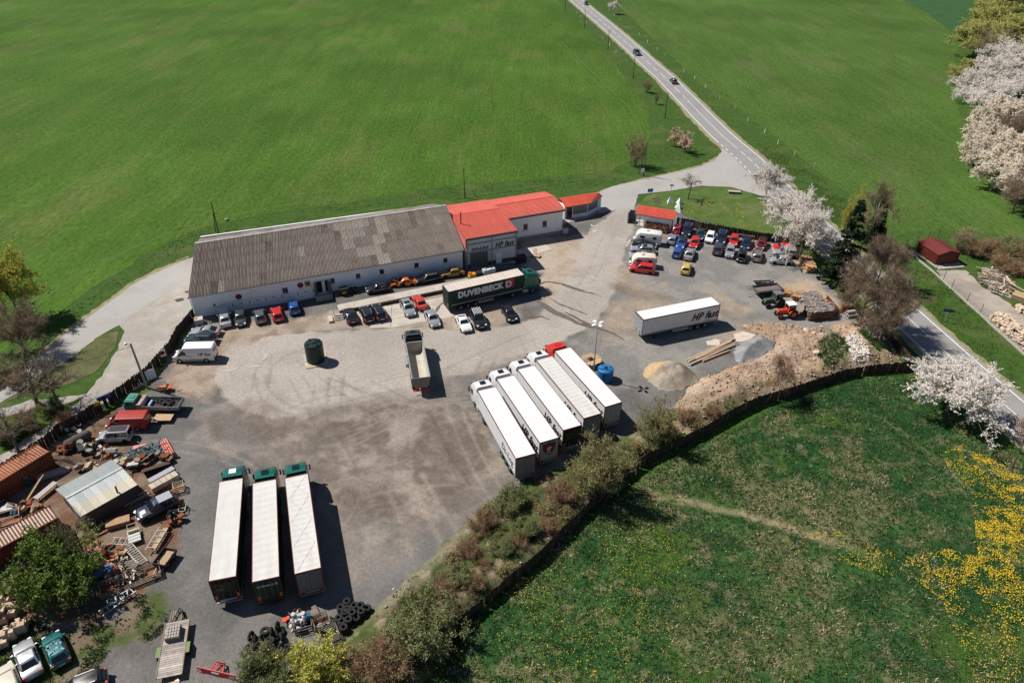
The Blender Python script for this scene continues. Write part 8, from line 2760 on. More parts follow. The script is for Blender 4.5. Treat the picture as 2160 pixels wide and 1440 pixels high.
woodstack('large grey firewood stack behind the red tractor',[(47.7,98.4),(51.8,99.1),(52.6,101.6),(48.0,101.1)],1.7,m_fw_top,m_fw_side,1,120)
woodstack('low grey firewood stack behind the large one',[(48.0,101.1),(52.1,102.0),(51.5,106.7),(48.4,105.7)],1.0,m_fw_top,m_fw_side,2,150)
woodstack('fresh orange firewood heap beside the grey stacks',[(47.0,104.6),(49.1,104.5),(49.6,106.7),(48.4,106.8)],0.9,m_fw_fresh,m_fw_fresh,3,70)
woodstack('fresh firewood heap behind the grey-green tractor',[(46.0,106.1),(47.1,105.9),(47.3,107.4),(46.3,107.5)],0.8,m_fw_fresh,m_fw_fresh,4,40)
woodstack('fresh orange firewood stack under the cherry tree',[(52.6,118.5),(52.8,114.5),(54.3,114.7),(55.0,119.2)],1.3,m_fw_fresh,m_fw_fresh,5,110)
part_=None
d_=MB()
a_,b_=(52.4,118.7),(52.6,114.4)
d_.beam((a_[0],a_[1],0.15),(b_[0],b_[1],0.15),0.15,0.3)
single('timber_beam',d_,m_wood_new,'long pale timber beam edging the firewood under the cherry tree','beam')
panel_thing('grey_board','grey board leaning on the large firewood stack','board',(47.01,100.55),0.85,2.3,1.75,R(78),m_wood_grey,0.06,0.35)
# corner clutter: red-edged steel plates, concrete rings, white frames
def steel_plate(label,pts,th=0.06,edge=m_trred):
 t=thing('steel_plate',label,'plate',(0,0,0))
 P=[Vector(p) for p in pts]
 n=(P[1] - P[0]).cross(P[3] - P[0]).normalized()*th
 part('sheet',MB().add([*P,*[p+n for p in P]],[(0,1,2,3),(7,6,5,4),(0,4,5,1),(1,5,6,2),(2,6,7,3),(3,7,4,0)]),m_wood_dark,t)
 return t
def p3(p,z):
 return (p[0],p[1],z)
t=steel_plate('dark skip wall with red edge behind the firewood',[p3((52.1,99.6),0.05),p3((54.3,101.2),0.05),p3((52.14,103.39),1.9),p3((51.72,102.84),1.8)])
part('red_edge',MB().beam(p3((51.64,102.67),1.82),p3((52.66,100.09),1.42),0.12).beam(p3((52.66,100.09),1.42),p3((52.05,99.53),0.12),0.12),m_trred,t)
t=steel_plate('dark sheet with red edge lying at the fence corner',[p3((55.7,97.4),0.1),p3((57.89,99.77),0.7),p3((56.67,100.15),1.2),p3((55.23,98.42),0.5)])
part('red_edge',MB().beam(p3((55.7,97.5),0.2),p3((57.92,99.79),0.8),0.11),mat('faded_pink',(0.55,0.25,0.2),rough=0.7),t)
fr_=thing('steel_trapeze','white diamond-shaped steel frame against the fence corner','frame',(0,0,0))
C4=[p3((56.60,97.23),0.9),p3((56.50,94.72),0.1),p3((57.96,96.31),0.7),p3((56.94,97.46),1.5)]
for k in range(4):
 part('bar',MB().beam(C4[k],C4[(k+1) % 4],0.10),m_white_paint,fr_)
fr_=thing('bent_bracket','small white bent frame under the bare trees','frame',(0,0,0))
for a,b in ((p3((56.10,103.49),0.3),p3((56.35,103.42),1.3)),(p3((56.35,103.42),1.3),p3((57.17,102.91),0.6))):
 part('bar',MB().beam(a,b,0.09),m_white_paint,fr_)
rg_=thing('concrete_ring','pale concrete pipe pieces at the end of the firewood','pipe',(55.0,100.0),R(15))
for k,(x,z) in enumerate(((-0.45,0.32),(0.5,0.32),(0.0,0.85))):
 d_=MB()
 d_.lathe((0,0,0),[(0.22,-0.75),(0.33,-0.75),(0.33,0.75),(0.22,0.75),(0.22,-0.75)],n=16)
 d_.v=[(c_,x*0.7+a,z+b) for a,b,c_ in d_.v]
 part('pipe',d_,m_con,rg_,40)
st_=thing('barrel','dark steel drum behind the red-edged plate','drum',(54.3,101.2))
part('shell',MB().lathe((0,0,0),[(0.5,0),(0.5,1.5),(0.42,1.55),(0.02,1.55)],n=20),m_rust,st_,40)
st_=thing('barrel','rusty brown tank under the bare trees','drum',(55.6,102.3))
part('shell',MB().lathe((0,0,0),[(0.8,0),(0.8,1.1),(0.7,1.15),(0.02,1.15)],n=20),mat('brown_tank',(0.16,0.10,0.065),rough=0.8),st_,40)
# ------------------------------------------------------------------ things on the dock and in front of the annex
def crate(name,label,p,d,m,z=DK,rz=0.0,lid=None,group=None,cat='container'):
 t=thing(name,label,cat,(p[0],p[1],z),rz,group)
 part('box',MB().box((0,0,d[2]/2),d,taper=1.04),m,t)
 if lid:
  part('lid',MB().box((0,0,d[2]+0.04),(d[0]*1.08,d[1]*1.08,0.08)),lid,t)
 return t
cc=crate('waste_container','black waste container with yellow plate on the dock by the door',(-28.13,103.73),(1.25,1.1,1.2),m_trim,DK,wang,m_black_paint)
part('plate',MB().box((0,-0.575,0.62),(0.6,0.03,0.36)),m_yellow,cc)
for k,(p,lb) in enumerate((((-26.96,104.16),'left black bin beside the yellow-plated container'),((-26.34,104.38),'right black bin beside the yellow-plated container'))):
 t=thing('bin',lb,'bin',(p[0],p[1],DK),0,'black bins on the dock')
 part('shell',MB().lathe((0,0,0),[(0.32,0),(0.40,0.85),(0.36,0.95),(0.34,0.7),(0.02,0.68)],n=16),m_trim,t,40)
def ibc(label,p,z,rz,group=None):
 t=thing('intermediate_container',label,'tank',(p[0],p[1],z),rz,group)
 b=part('bottle',MB().box((0,0,0.66),(1.1,0.9,0.95),taper=0.97),mat('ibc_plastic',(0.55,0.57,0.58),(0.48,0.50,0.51),scale=2,rough=0.5),t)
 part('cap',MB().tube((0,0,1.12),(0,0,1.22),0.13,n=12),m_trim,b)
 for k in range(4):
  z_=0.3+k*0.27
  q=MB()
  for sx in (-1,1):
   q.beam((sx*0.6,-0.5,z_),(sx*0.6,0.5,z_),0.025)
   q.beam((-0.6,sx*0.5,z_),(0.6,sx*0.5,z_),0.025)
  part('cage_hoop',q,m_galv,t)
 part('pallet',MB().box((0,0,0.08),(1.2,1.0,0.14)),m_wood_grey,t)
 return t
ibc('left caged liquid tank in front of the roller shutter',(-4.73,111.06),DK,AANG,'caged tanks on the dock')
ibc('right caged liquid tank in front of the roller shutter',(-3.76,111.63),DK,AANG,'caged tanks on the dock')
ibc('caged liquid tank at the corner of the low annex',(10.1,129.4),0.05,AANG)
crate('black_crate','black crate between yellow machine and caged tanks',(-5.90,110.60),(1.0,0.9,0.9),m_trim,DK,AANG)
ym_=thing('yellow_machine','yellow and orange compressor at the end of the dock','machine',p3((-7.06,109.93),DK),AANG)
part('housing',MB().box((0,0,0.55),(1.3,0.9,0.7),taper=0.9),mat('machine_yellow',(0.55,0.30,0.03),rough=0.6),ym_)
part('engine',MB().box((-0.35,0.1,0.95),(0.5,0.5,0.3)),m_orange,ym_)
part('base',MB().box((0,0,0.12),(1.5,1.0,0.18)),m_trim,ym_)
crate('black_container','black container in the shadow beside the tall annex',(1.3,117.4),(1.9,1.3,1.1),m_trim,0.05,AANG,m_black_paint)
ct=thing('wire_trolley','rusty wire trolley standing on the sunlit yard by the annex','trolley',(4.3,119.5),R(-20))
part('deck',MB().box((0,0,0.32),(1.5,0.9,0.06)),m_wood_new,ct)
for x,y in ((-0.7,-0.4),(-0.7,0.4),(0.7,-0.4),(0.7,0.4)):
 part('wheel',MB().tube((x,y - 0.04,0.12),(x,y+0.04,0.12),0.12,n=10),m_tyre,ct)
q=MB()
for k in range(6):
 x=-0.72+k*0.1
 q.tube((x,0.42,0.35),(x,0.42,1.4),0.015,n=4)
for z in (0.7,1.05,1.4):
 q.tube((-0.75,0.42,z),(-0.2,0.42,z),0.015,n=4)
q.tube((0.0,0.0,0.3),(0.0,0.0,1.7),0.03,n=5)
part('cage',q,m_rust,ct)
pl=thing('paver_pallet','stack of grey paving slabs at the left end of the warehouse','pallet',(-49.3,95.3),wang)
for k in range(6):
 part('slab_layer',MB().box((0,0,0.15+k*0.15),(1.25,1.15,0.135),rz=0.015*(k % 3 - 1)),mat('paver_white',(0.50,0.50,0.49),(0.42,0.42,0.41),scale=2,rough=0.9,rand=0.08),pl)
part('pallet',MB().box((0,0,0.05),(1.3,1.2,0.1)),m_wood_grey,pl)
part('red_strap',MB().beam((-0.8,-0.1,1.15),(-0.1,0.1,1.06),0.14,0.05),m_trred,pl)
# ------------------------------------------------------------------ storage ground by the maroon shed
KB=[(75.1,124.9),(75.6,119.7),(76.1,115.0),(76.3,109.5),(76.6,104.9),(76.8,101.1),(76.9,98.2),(77.2,93.7),(77.4,90.0),(77.5,87.5)]
wf_=thing('wire_fence','green post and wire fence round the maroon shed','fence',(0,0,0))
m_pgreen=mat('post_green',(0.010,0.040,0.030),rough=0.6)
kb=MB()
for a,b in zip(KB[:-1],KB[1:]):
 a,b=Vector(a),Vector(b)
 part('kerb',MB().beam((a.x,a.y,0.15),(b.x,b.y,0.15),0.14,0.34),m_con,wf_)
 n_=max(1,int((b - a).length/2.4))
 for k in range(n_):
  p=a.lerp(b,k/n_)
  part('post',MB().tube((p.x,p.y,0),(p.x,p.y,2.0),0.045,n=6),m_pgreen,wf_)
 for z in (0.5,0.95,1.4,1.85):
  part('wire',MB().tube((a.x,a.y,z),(b.x,b.y,z),0.010,n=3,caps=False),m_pgreen,wf_)
for a,b in ((KB[0],(83.8,129.9)),((83.8,129.9),(84.8,124.6)),((84.8,124.6),(84.8,120.5)),((84.8,120.5),(86.0,117.6))):
 a,b=Vector(a),Vector(b)
 n_=max(1,int((b - a).length/2.6))
 for k in range(n_+1):
  p=a.lerp(b,k/n_)
  part('post',MB().tube((p.x,p.y,0),(p.x,p.y,2.0),0.045,n=6),m_pgreen,wf_)
m_stone_pale=mat('pale_field_stone',(0.60,0.47,0.35),(0.48,0.37,0.27),scale=1.5,rough=0.9,rand=0.2)
def stonepile(label,poly,n,s,hmax,seed,m):
 t=thing('stone_pile',label,'stone pile',(0,0,0))
 X,Y=scatter(poly,n*6,None,seed)
 X,Y=X[:n],Y[:n]
 d=edge_dist(X,Y,poly)
 pts=[(x,y,0.1+hmax*min(1,dd/1.4)) for x,y,dd in zip(X,Y,d)]
 rocks(t,pts,m,'stone',s,seed)
 return t
stonepile('long pile of pale field stones by the wire fence',[(77.7,99.8),(80.0,101.7),(81.5,100.6),(81.6,97.2),(82.1,94.0),(78.6,88.2),(78.1,90.5),(77.7,94.6)],230,(0.45,0.95),0.9,31,m_stone_pale)
stonepile('smaller pile of pale stones across the track',[(83.5,103.8),(85.2,104.3),(86.2,102.3),(85.0,100.3),(83.5,100.9)],60,(0.4,0.8),0.5,32,m_stone_pale)
def scrap_timber(label,poly,n,seed,ln=(1.2,3.2),m=None,hmax=0.7,name='timber_heap'):
 t=thing(name,label,'timber',(0,0,0))
 rq=random.Random(seed)
 X,Y=scatter(poly,n*6,None,seed)
 mm=m or [m_wood_new,m_wood_grey,mat('white_lath',(0.62,0.55,0.48),rough=0.9,rand=0.15)]
 for k in range(min(n,len(X))):
  L=rq.uniform(*ln)
  a=rq.gauss(-0.7,0.5) if rq.random() < 0.7 else rq.uniform(0,PI)
  z=rq.uniform(0.1,hmax)
  d=MB()
  dx,dy=math.cos(a)*L/2,math.sin(a)*L/2
  d.beam((X[k] - dx,Y[k] - dy,max(0.06,z+rq.gauss(0,0.12))),(X[k]+dx,Y[k]+dy,max(0.06,z+rq.gauss(0,0.12))),rq.uniform(0.08,0.22),rq.uniform(0.04,0.1))
  part('plank',d,mm[k % len(mm)],t)
 return t
scrap_timber('heap of scrap timber beside the russet bushes',[(84.0,114.7),(86.8,115.7),(88.0,112.9),(88.2,109.4),(85.4,106.7),(83.3,107.5),(82.7,110.6)],110,41)
scrap_timber('scattered timber offcuts right of the shed slab',[(85.5,116.6),(88.7,115.7),(88.5,113.9),(85.2,114.2)],30,42)
ts=thing('timber_stack','stack of sawn boards at the right edge','timber',(86.6,105.9),R(-45))
for k in range(7):
 for j in range(3):
  part('board',MB().box((0,-0.6+j*0.6,0.1+k*0.13),(3.2,0.55,0.09),rz=0.01*(k % 3)),m_wood_grey if k % 2 else m_wood_new,ts)
# ------------------------------------------------------------------ junkyard on the left
JZ=0.06
def along(a,b):
 A,B=Vector(a),Vector(b)
 d=B - A
 return (A+B)/2,math.atan2(d.y,d.x),d.length
# shipping containers
def container(label,a,b,W,H,m,roof_m,nrib=26):
 """a-b: the near top edge on the ground plan, body behind it"""
 c,an,L=along(a,b)
 t=thing('shipping_container',label,'container',(Vector(a).x,Vector(a).y,JZ),an)
 part('body',MB().span((0,0.03,0.1),(L,W - 0.03,H - 0.04)),m,t)
 for k in range(nrib):
  x=0.2+k*(L - 0.4)/(nrib - 1)
  part('side_rib',MB().box((x,0.0,H/2),(L/nrib*0.5,0.06,H - 0.35)),m,t)
  part('roof_rib',MB().box((x,W/2,H - 0.01),(L/nrib*0.5,W - 0.2,0.05)),roof_m,t)
 q=MB()
 for y in (0.0,W):
  for z in (0.12,H):
   q.beam((-0.03,y,z),(L+0.03,y,z),0.14)
 for x in (0,L):
  for y in (0,W):
   q.beam((x,y,0.1),(x,y,H),0.14)
 part('corner_frame',q,m,t)
 for s_ in (0.27,0.73):
  d=part('door',MB().box((L+0.02,W*s_,H/2),(0.05,W*0.44,H - 0.3)),m,t)
  part('lock_rod',MB().tube((L+0.06,W*s_,0.2),(L+0.06,W*s_,H - 0.2),0.025,n=5),m_steel,d)
 return t
m_oc=mat('rusty_orange_container',(0.26,0.075,0.034),(0.20,0.058,0.028),scale=1.2,rough=0.85,c3=(0.15,0.05,0.028),scale3=0.6)
m_or=mat('rusty_orange_roof',(0.42,0.20,0.115),(0.33,0.14,0.075),scale=1,rough=0.85)
container('rusty orange shipping container at the left edge under tree shadows',(-59.04,55.29),(-54.62,62.94),2.45,2.6,m_oc,m_or)
container('brown container with cream ribbed roof at the left edge',(-53.96,46.70),(-48.37,52.93),2.45,2.4,mat('brown_container',(0.16,0.045,0.030),(0.12,0.036,0.026),scale=1,rough=0.85),mat('cream_roof',(0.52,0.44,0.35),(0.44,0.365,0.285),scale=1,rough=0.8))
# shed with corrugated metal roof
fa,fb=Vector((-46.14,53.22)),Vector((-42.16,58.04))
c_,an,L=along(fa,fb)
W_=6.25
ms_=thing('metal_roofed_shed','shed with grey and silver corrugated gable roof in the junkyard','shed',(fa.x,fa.y,0),an)
zr_,ze_=3.0,2.3
part('wall',MB().add([(0.25,0.3,0),(L - 0.25,0.3,0),(L - 0.25,W_ - 0.3,0),(0.25,W_ - 0.3,0),(0.25,0.3,ze_),(L - 0.25,0.3,ze_),(L - 0.25,W_ - 0.3,ze_),(0.25,W_ - 0.3,ze_),(0.25,W_/2,zr_ - 0.05),(L - 0.25,W_/2,zr_ - 0.05)],[(0,1,5,4),(1,2,6,9,5),(2,3,7,6),(3,0,4,8,7)]),mat('dark_shed_wall',(0.105,0.085,0.072),(0.075,0.06,0.05),scale=1.5,rough=0.9),ms_)
m_zs=mat('silver_corrugated',(0.60,0.62,0.60),(0.52,0.535,0.52),scale=1.2,rough=0.45,metal=0.35,rand=0.12,c3=(0.66,0.60,0.48),scale3=0.3)
m_zg=mat('grey_corrugated',(0.30,0.325,0.32),(0.27,0.29,0.285),scale=1.2,rough=0.7,rand=0.06)
ns=8
sl2=math.hypot(W_/2,zr_ - ze_)
sme=corr(L/ns+0.03,sl2,0.028,0.16)
for k in range(ns):
 for s_ in (0,1):
  o=put('roof_sheet',sme,m_zs if s_ == 0 else m_zg,ms_,((k+0.5)*L/ns,W_/4+s_*W_/2,(ze_+zr_)/2+0.04+0.006*(k % 2)))
  o.rotation_euler=(math.atan2(zr_ - ze_,W_/2)*(1 if s_ == 0 else -1),0,0)
part('ridge_cap',MB().beam((0,W_/2,zr_+0.06),(L,W_/2,zr_+0.06),0.3,0.04),m_galv,ms_)
part('door',MB().box((0.23,W_*0.42,1.0),(0.05,0.95,1.95)),m_wood_grey,ms_)
part('flue',MB().tube((L*0.68,0.5,1.6),(L*0.68,0.35,3.4),0.1,n=8),m_trim,ms_)
# horizontal black tank and machine parts
c_,an,L=along((-54.86,66.06),(-53.20,68.18))
tk=thing('pressure_tank','dark rusty tank lying beside the left fence','tank',(c_.x,c_.y,JZ),an)
part('shell',MB().tube((-L/2,0,0.75),(L/2,0,0.75),0.62,n=18).tube((L/2,0,0.75),(L/2+0.3,0,0.75),0.62,0.3,n=18).tube((-L/2,0,0.75),(-L/2 - 0.3,0,0.75),0.62,0.3,n=18),mat('sooty_tank',(0.060,0.055,0.050),(0.105,0.090,0.078),scale=2,rough=0.85),tk,40)
for s_ in (-0.3,0.3):
 part('saddle',MB().box((L*s_,0,0.15),(0.25,1.1,0.3)),m_rust,tk)
def lump(name,label,p,s,m,seed,n=9,cat='scrap',rz=0.0,parts='piece'):
 """compact scrap item made of plates, bars and tubs"""
 rq=random.Random(seed)
 t=thing(name,label,cat,(p[0],p[1],JZ),rz)
 mm=m if isinstance(m,list) else [m]
 for k in range(n):
  d=MB()
  x,y=rq.uniform(-s[0],s[0])/2,rq.uniform(-s[1],s[1])/2
  z=s[2]*rq.uniform(0.05,0.75)
  ty=k % 3
  if ty == 0:
   d.box((x,y,z+0.1),(s[0]*rq.uniform(0.25,0.6),s[1]*rq.uniform(0.25,0.6),s[2]*rq.uniform(0.15,0.5)),rz=rq.uniform(0,3),rx=rq.gauss(0,0.25))
  elif ty == 1:
   a=rq.uniform(0,6.28)
   d.beam((x,y,0.08),(x+math.cos(a)*s[0]*0.6,y+math.sin(a)*s[1]*0.6,z+s[2]*0.4),0.07,0.1)
  else:
   d.tube((x,y,z),(x+rq.uniform(-0.3,0.3),y+rq.uniform(-0.3,0.3),z+s[2]*0.5),s[0]*0.13,n=9)
  part(parts,d,mm[k % len(mm)],t)
 return t
m_teal=mat('teal_steel',(0.075,0.15,0.19),(0.05,0.10,0.13),scale=2,rough=0.7)
m_dirtyw=mat('dirty_white_steel',(0.52,0.50,0.46),(0.40,0.37,0.33),scale=2,rough=0.7)
m_tan=mat('tan_crate',(0.40,0.29,0.18),rough=0.9)
lump('engine_block','grey machine block in front of the dark tank',(-51.2,65.6),(1.4,1.2,1.2),[m_steel,m_trim,m_rust],1,10)
lump('scrap_pile','scrap with white tub at the fence behind the shed',(-53.3,66.2),(2.6,1.6,0.8),[m_trim,m_rust,m_dirtyw],2,18)
lump('scrap_pile','orange and black scrap at the end of the orange container',(-54.9,65.5),(2.0,1.6,1.0),[m_rust,m_trim,m_oc],3,14)
lump('scrap_pile','pale bundle of scrap beside the back of the shed roof',(-50.6,62.9),(2.4,1.2,0.8),[m_tan,m_trim,m_wood_grey],4,16)
lump('scrap_pile','cream and white appliances behind the shed ridge',(-49.2,65.0),(2.0,1.6,0.9),[m_dirtyw,m_tan,m_rust],5,14)
lump('scrap_pile','brown scrap right of the shed roof',(-46.1,63.6),(2.6,2.2,0.9),[m_rust,m_wood_dark,m_tan,m_dirtyw],6,22)
lump('scrap_pile','dark and blue scrap at the left edge between containers',(-56.6,56.0),(4.5,1.6,0.7),[m_trim,m_rust,m_teal,m_dirtyw],7,24)
lump('scrap_pile','reddish scrap behind the cream roofed container',(-54.0,56.4),(2.6,1.2,0.7),[m_oc,m_rust,m_tan],8,16)
lump('scrap_pile','black scrap under the fence behind the red van',(-55.7,69.5),(2.2,1.2,0.8),[m_trim,m_teal,m_dirtyw],9,12)
lump('scrap_pile','orange-brown scrap below the roof sheets',(-41.7,50.1),(2.6,1.6,0.6),[m_rust,m_orange,m_trim,m_tan],10,20)
lump('scrap_pile','red and blue scrap beside the timber cage',(-41.5,47.9),(2.6,1.4,0.7),[m_trred,m_rust,m_bluepaint,m_tan],11,18)
# teal trestles
ts_=thing('steel_trestles','tangle of teal steel trestles in the middle of the junkyard','trestles',(-45.4,65.1),R(25))
rq=random.Random(14)
for k in range(26):
 a=rq.choice((0.1,1.2,2.1))+rq.gauss(0,0.12)
 x,y,z=rq.uniform(-2.2,2.2),rq.uniform(-1.4,1.4),rq.uniform(0.15,1.0)
 l_=rq.uniform(0.8,1.6)
 part('bar',MB().beam((x - math.cos(a)*l_,y - math.sin(a)*l_,z),(x+math.cos(a)*l_,y+math.sin(a)*l_,z+rq.gauss(0,0.2)),0.11),m_teal,ts_)
panel_thing('red_sheet','faded red sheet on the teal trestles','sheet',(-45.63,65.85),1.0,1.6,0.8,R(20),mat('faded_pink',(0.55,0.25,0.2)),0.05,1.4)
panel_thing('steel_plate','dark brown steel sheet right of the teal trestles','plate',(-42.55,62.86),0.5,3.2,1.8,R(30),mat('brown_plate',(0.085,0.055,0.042),(0.06,0.04,0.03),scale=1,rough=0.8),0.06,1.1)
panel_thing('tan_board','tan board leaning in the teal trestles','board',(-44.09,64.15),0.8,1.9,0.7,R(65),m_tan,0.05,0.9)
lump('wire_scrap','rusty wire wheels at the edge of the gravel',(-42.2,64.7),(1.8,1.2,0.9),[m_rust,m_trim,m_wood_grey],15,14)
# red pipes
pp=thing('pipe_bundle','bundle of bright red pipes lying on the gravel','pipes',(0,0,0))
for k in range(6):
 a,b=Vector((-43.5,68.0)),Vector((-41.1,65.0))
 n_=Vector((-(b - a).y,(b - a).x)).normalized()
 o_=n_*(-(k % 4)*0.24)
 part('pipe',MB().tube((a.x+o_.x,a.y+o_.y,0.18+0.2*(k // 4)),(b.x+o_.x,b.y+o_.y,0.18+0.2*(k // 4)),0.10,n=10),mat('red_pipe',(0.60,0.10,0.07),(0.68,0.30,0.25),scale=3,rough=0.6),pp,40)
# long tables, blocks, frames, ladders
def slab_on_legs(name,label,a,b,w_,z,m,legs=m_galv,n=2,planks=1):
 c_,an,L=along(a,b)
 t=thing(name,label,'table',(c_.x,c_.y,JZ),an)
 for k in range(planks):
  part('top',MB().box((0,-w_/2+(k+0.5)*w_/planks,z),(L,w_/planks - 0.02,0.06)),m,t)
 for x in (-L*0.42,L*0.42):
  for y in (-w_*0.4,w_*0.4):
   part('leg',MB().beam((x,y,0),(x,y,z - 0.03),0.07),legs,t)
 return t
slab_on_legs('work_bench','long grey plank bench beside the concrete beams',(-42.22,60.20),(-40.22,62.49),0.75,0.7,mat('grey_plank',(0.36,0.36,0.375),rough=0.7),m_dirtyw,planks=2)
c_,an,L=along((-41.54,59.04),(-39.37,61.46))
bl=thing('concrete_beams','row of pale concrete beams on a rusty skid','blocks',(c_.x,c_.y,JZ),an)
for k in range(5):
 part('block',MB().box((-L/2+(k+0.5)*L/5,0,0.55),(L/5 - 0.05,0.95,0.7)),mat('tan_concrete',(0.50,0.42,0.33),(0.42,0.35,0.27),scale=2,rough=0.9,rand=0.1),bl)
part('skid',MB().box((0,-0.2,0.1),(L+0.3,1.2,0.2)),m_rust,bl)
def wirebox(name,label,p,d,m,rz,fill=None,slats=4,cat='crate',group=None):
 t=thing(name,label,cat,(p[0],p[1],JZ),rz,group)
 x,y,h=d[0]/2,d[1]/2,d[2]
 for sx in (-1,1):
  for sy in (-1,1):
   part('corner_post',MB().beam((sx*x,sy*y,0),(sx*x,sy*y,h),0.08),m,t)
 for k in range(slats):
  z=0.1+(h - 0.15)*k/(slats - 1)
  for s_ in (-1,1):
   part('slat',MB().beam((-x,s_*y,z),(x,s_*y,z),0.04,0.10),m,t)
   part('slat',MB().beam((s_*x,-y,z),(s_*x,y,z),0.04,0.10),m,t)
 part('floor',MB().box((0,0,0.08),(d[0] - 0.08,d[1] - 0.08,0.05)),fill or m_wood_dark,t)
 return t
wirebox('wire_crate','small cream wire crate at the edge of the gravel',(-38.5,59.5),(1.1,1.0,0.95),mat('cream_frame',(0.52,0.42,0.30),rough=0.8),R(25),m_rust)
lad=None
def ladder(name,label,a,b,w_,m,rungs=8,z0=0.15,z1=0.2,cat='ladder'):
 A,B=Vector(a),Vector(b)
 d=(B - A)
 n=Vector((-d.y,d.x)).normalized()*(w_/2)
 t=thing(name,label,cat,(0,0,0))
 for s_ in (1,-1):
  part('rail',MB().beam((A.x+n.x*s_,A.y+n.y*s_,z0),(B.x+n.x*s_,B.y+n.y*s_,z1),0.08,0.12),m,t)
 for k in range(rungs):
  u=(k+0.5)/rungs
  p=A+d*u
  z=z0+(z1 - z0)*u+0.02
  part('rung',MB().beam((p.x - n.x,p.y - n.y,z),(p.x+n.x,p.y+n.y,z),0.07,0.07),m,t)
 return t
ladder('roof_rails','long pale rails lying below the concrete beams',(-43.8,56.9),(-41.7,58.8),0.6,m_dirtyw,3,0.3,0.5)
ladder('rail_bundle','dark rails with timber beside the navy off-road car',(-43.1,57.2),(-41.5,58.5),0.35,m_wood_grey,2,0.25,0.4)
ladder('white_ladder','broad white slatted ladder beside the timber cage',(-40.6,51.0),(-38.0,48.8),0.85,m_dirtyw,10,0.5,0.35)
ladder('long_rails','pair of long white rails left of the slatted ladder',(-41.7,51.1),(-38.6,48.6),0.5,m_dirtyw,2,0.3,0.3)
ladder('gate_frame','white lattice gate lying above the slatted ladder',(-42.8,51.7),(-40.2,51.6),0.9,m_dirtyw,4,0.35,0.35)
ladder('aluminium_ladder','aluminium ladder lying in the shade by the green bush',(-39.6,42.8),(-37.6,45.7),0.8,m_galv,7,0.3,0.35)
ladder('aluminium_ladder','second aluminium ladder beside the shaded one',(-39.5,43.8),(-37.8,45.2),0.7,m_galv,6,0.45,0.45)
ladder('bed_frame','long white bed frame at the edge of the gravel',(-37.87,50.16),(-37.62,53.23),0.95,m_dirtyw,4,0.7,0.75)
slab_on_legs('brown_bench','brown plank frame leaning along the white bed frame',(-37.66,50.47),(-37.47,53.39),0.5,0.55,m_tan,m_rust)
hc=thing('hand_cart','white flat hand cart with cream roll above the ladders','cart',(-40.5,52.3),R(-60))
part('deck',MB().box((0,0,0.5),(2.0,1.2,0.07)),mat('pale_deck',(0.55,0.55,0.52),rough=0.8),hc)
for k in range(5):
 part('slat',MB().box((-0.9+0.45*k,0,0.56),(0.12,1.25,0.05)),m_dirtyw,hc)
part('roll',MB().tube((-0.6,-0.5,0.72),(-0.6,0.5,0.72),0.16,n=12),mat('cream_roll',(0.58,0.54,0.32),rough=0.8),hc,40)
part('handle',MB().beam((-1.0,-0.5,0.5),(-1.6,-0.5,0.8),0.05).beam((-1.0,0.5,0.5),(-1.6,0.5,0.8),0.05).beam((-1.6,-0.5,0.8),(-1.6,0.5,0.8),0.05),m_dirtyw,hc)
for s_ in (-1,1):
 part('wheel',MB().tube((0.5,s_*0.55,0.22),(0.5,s_*0.65,0.22),0.22,n=12),m_tyre,hc)
wc_=thing('wheeled_frame','cream wheeled frame right of the navy off-road car','cart',(-37.4,56.2),R(15))
for k in range(3):
 part('bar',MB().beam((-0.9,-0.5+0.5*k,0.5),(0.9,-0.5+0.5*k,0.5),0.07),mat('cream_frame',(0.52,0.42,0.30)),wc_)
for x in (-0.9,0.2,0.9):
 part('bar',MB().beam((x,-0.55,0.55),(x,0.55,0.55),0.07),mat('cream_frame',(0.52,0.42,0.30)),wc_)
part('mast',MB().beam((0.6,0.3,0.5),(0.9,0.4,1.6),0.08),m_tan,wc_)
for s_ in (-1,1):
 part('wheel',MB().tube((0.6,s_*0.6,0.3),(0.6,s_*0.72,0.3),0.3,n=14),m_tyre,wc_)
rm_=lump('rusty_machine','rusty orange machine frame below the wheeled frame',(-37.1,54.4),(1.5,1.8,1.0),[m_rust,m_oc,m_trim],16,14,'machine')
bx=farm_trailer('small brown box trailer at the edge of the gravel',(-36.04,48.28),(-35.68,50.27),1.35,0.55,0.4,mat('brown_trailer',(0.075,0.040,0.034),rough=0.7),m_tan,'box_trailer')
cb_=thing('timber_chest','tan plywood chest on the earth in front of the shed','chest',(-43.1,54.2),R(25))
part('box',MB().box((0,0,0.35),(2.3,0.95,0.6)),mat('plywood',(0.36,0.21,0.12),(0.28,0.16,0.09),scale=2,rough=0.85),cb_)
part('lid',MB().box((0,0,0.68),(2.4,1.05,0.06)),mat('plywood_lid',(0.42,0.26,0.15),(0.33,0.2,0.115),scale=2,rough=0.85),cb_)
ladder('red_pole','red and cream pole beside the plywood chest',(-44.8,52.5),(-43.7,53.6),0.22,mat('faded_pink',(0.55,0.25,0.2)),1,0.2,0.25,'pole')
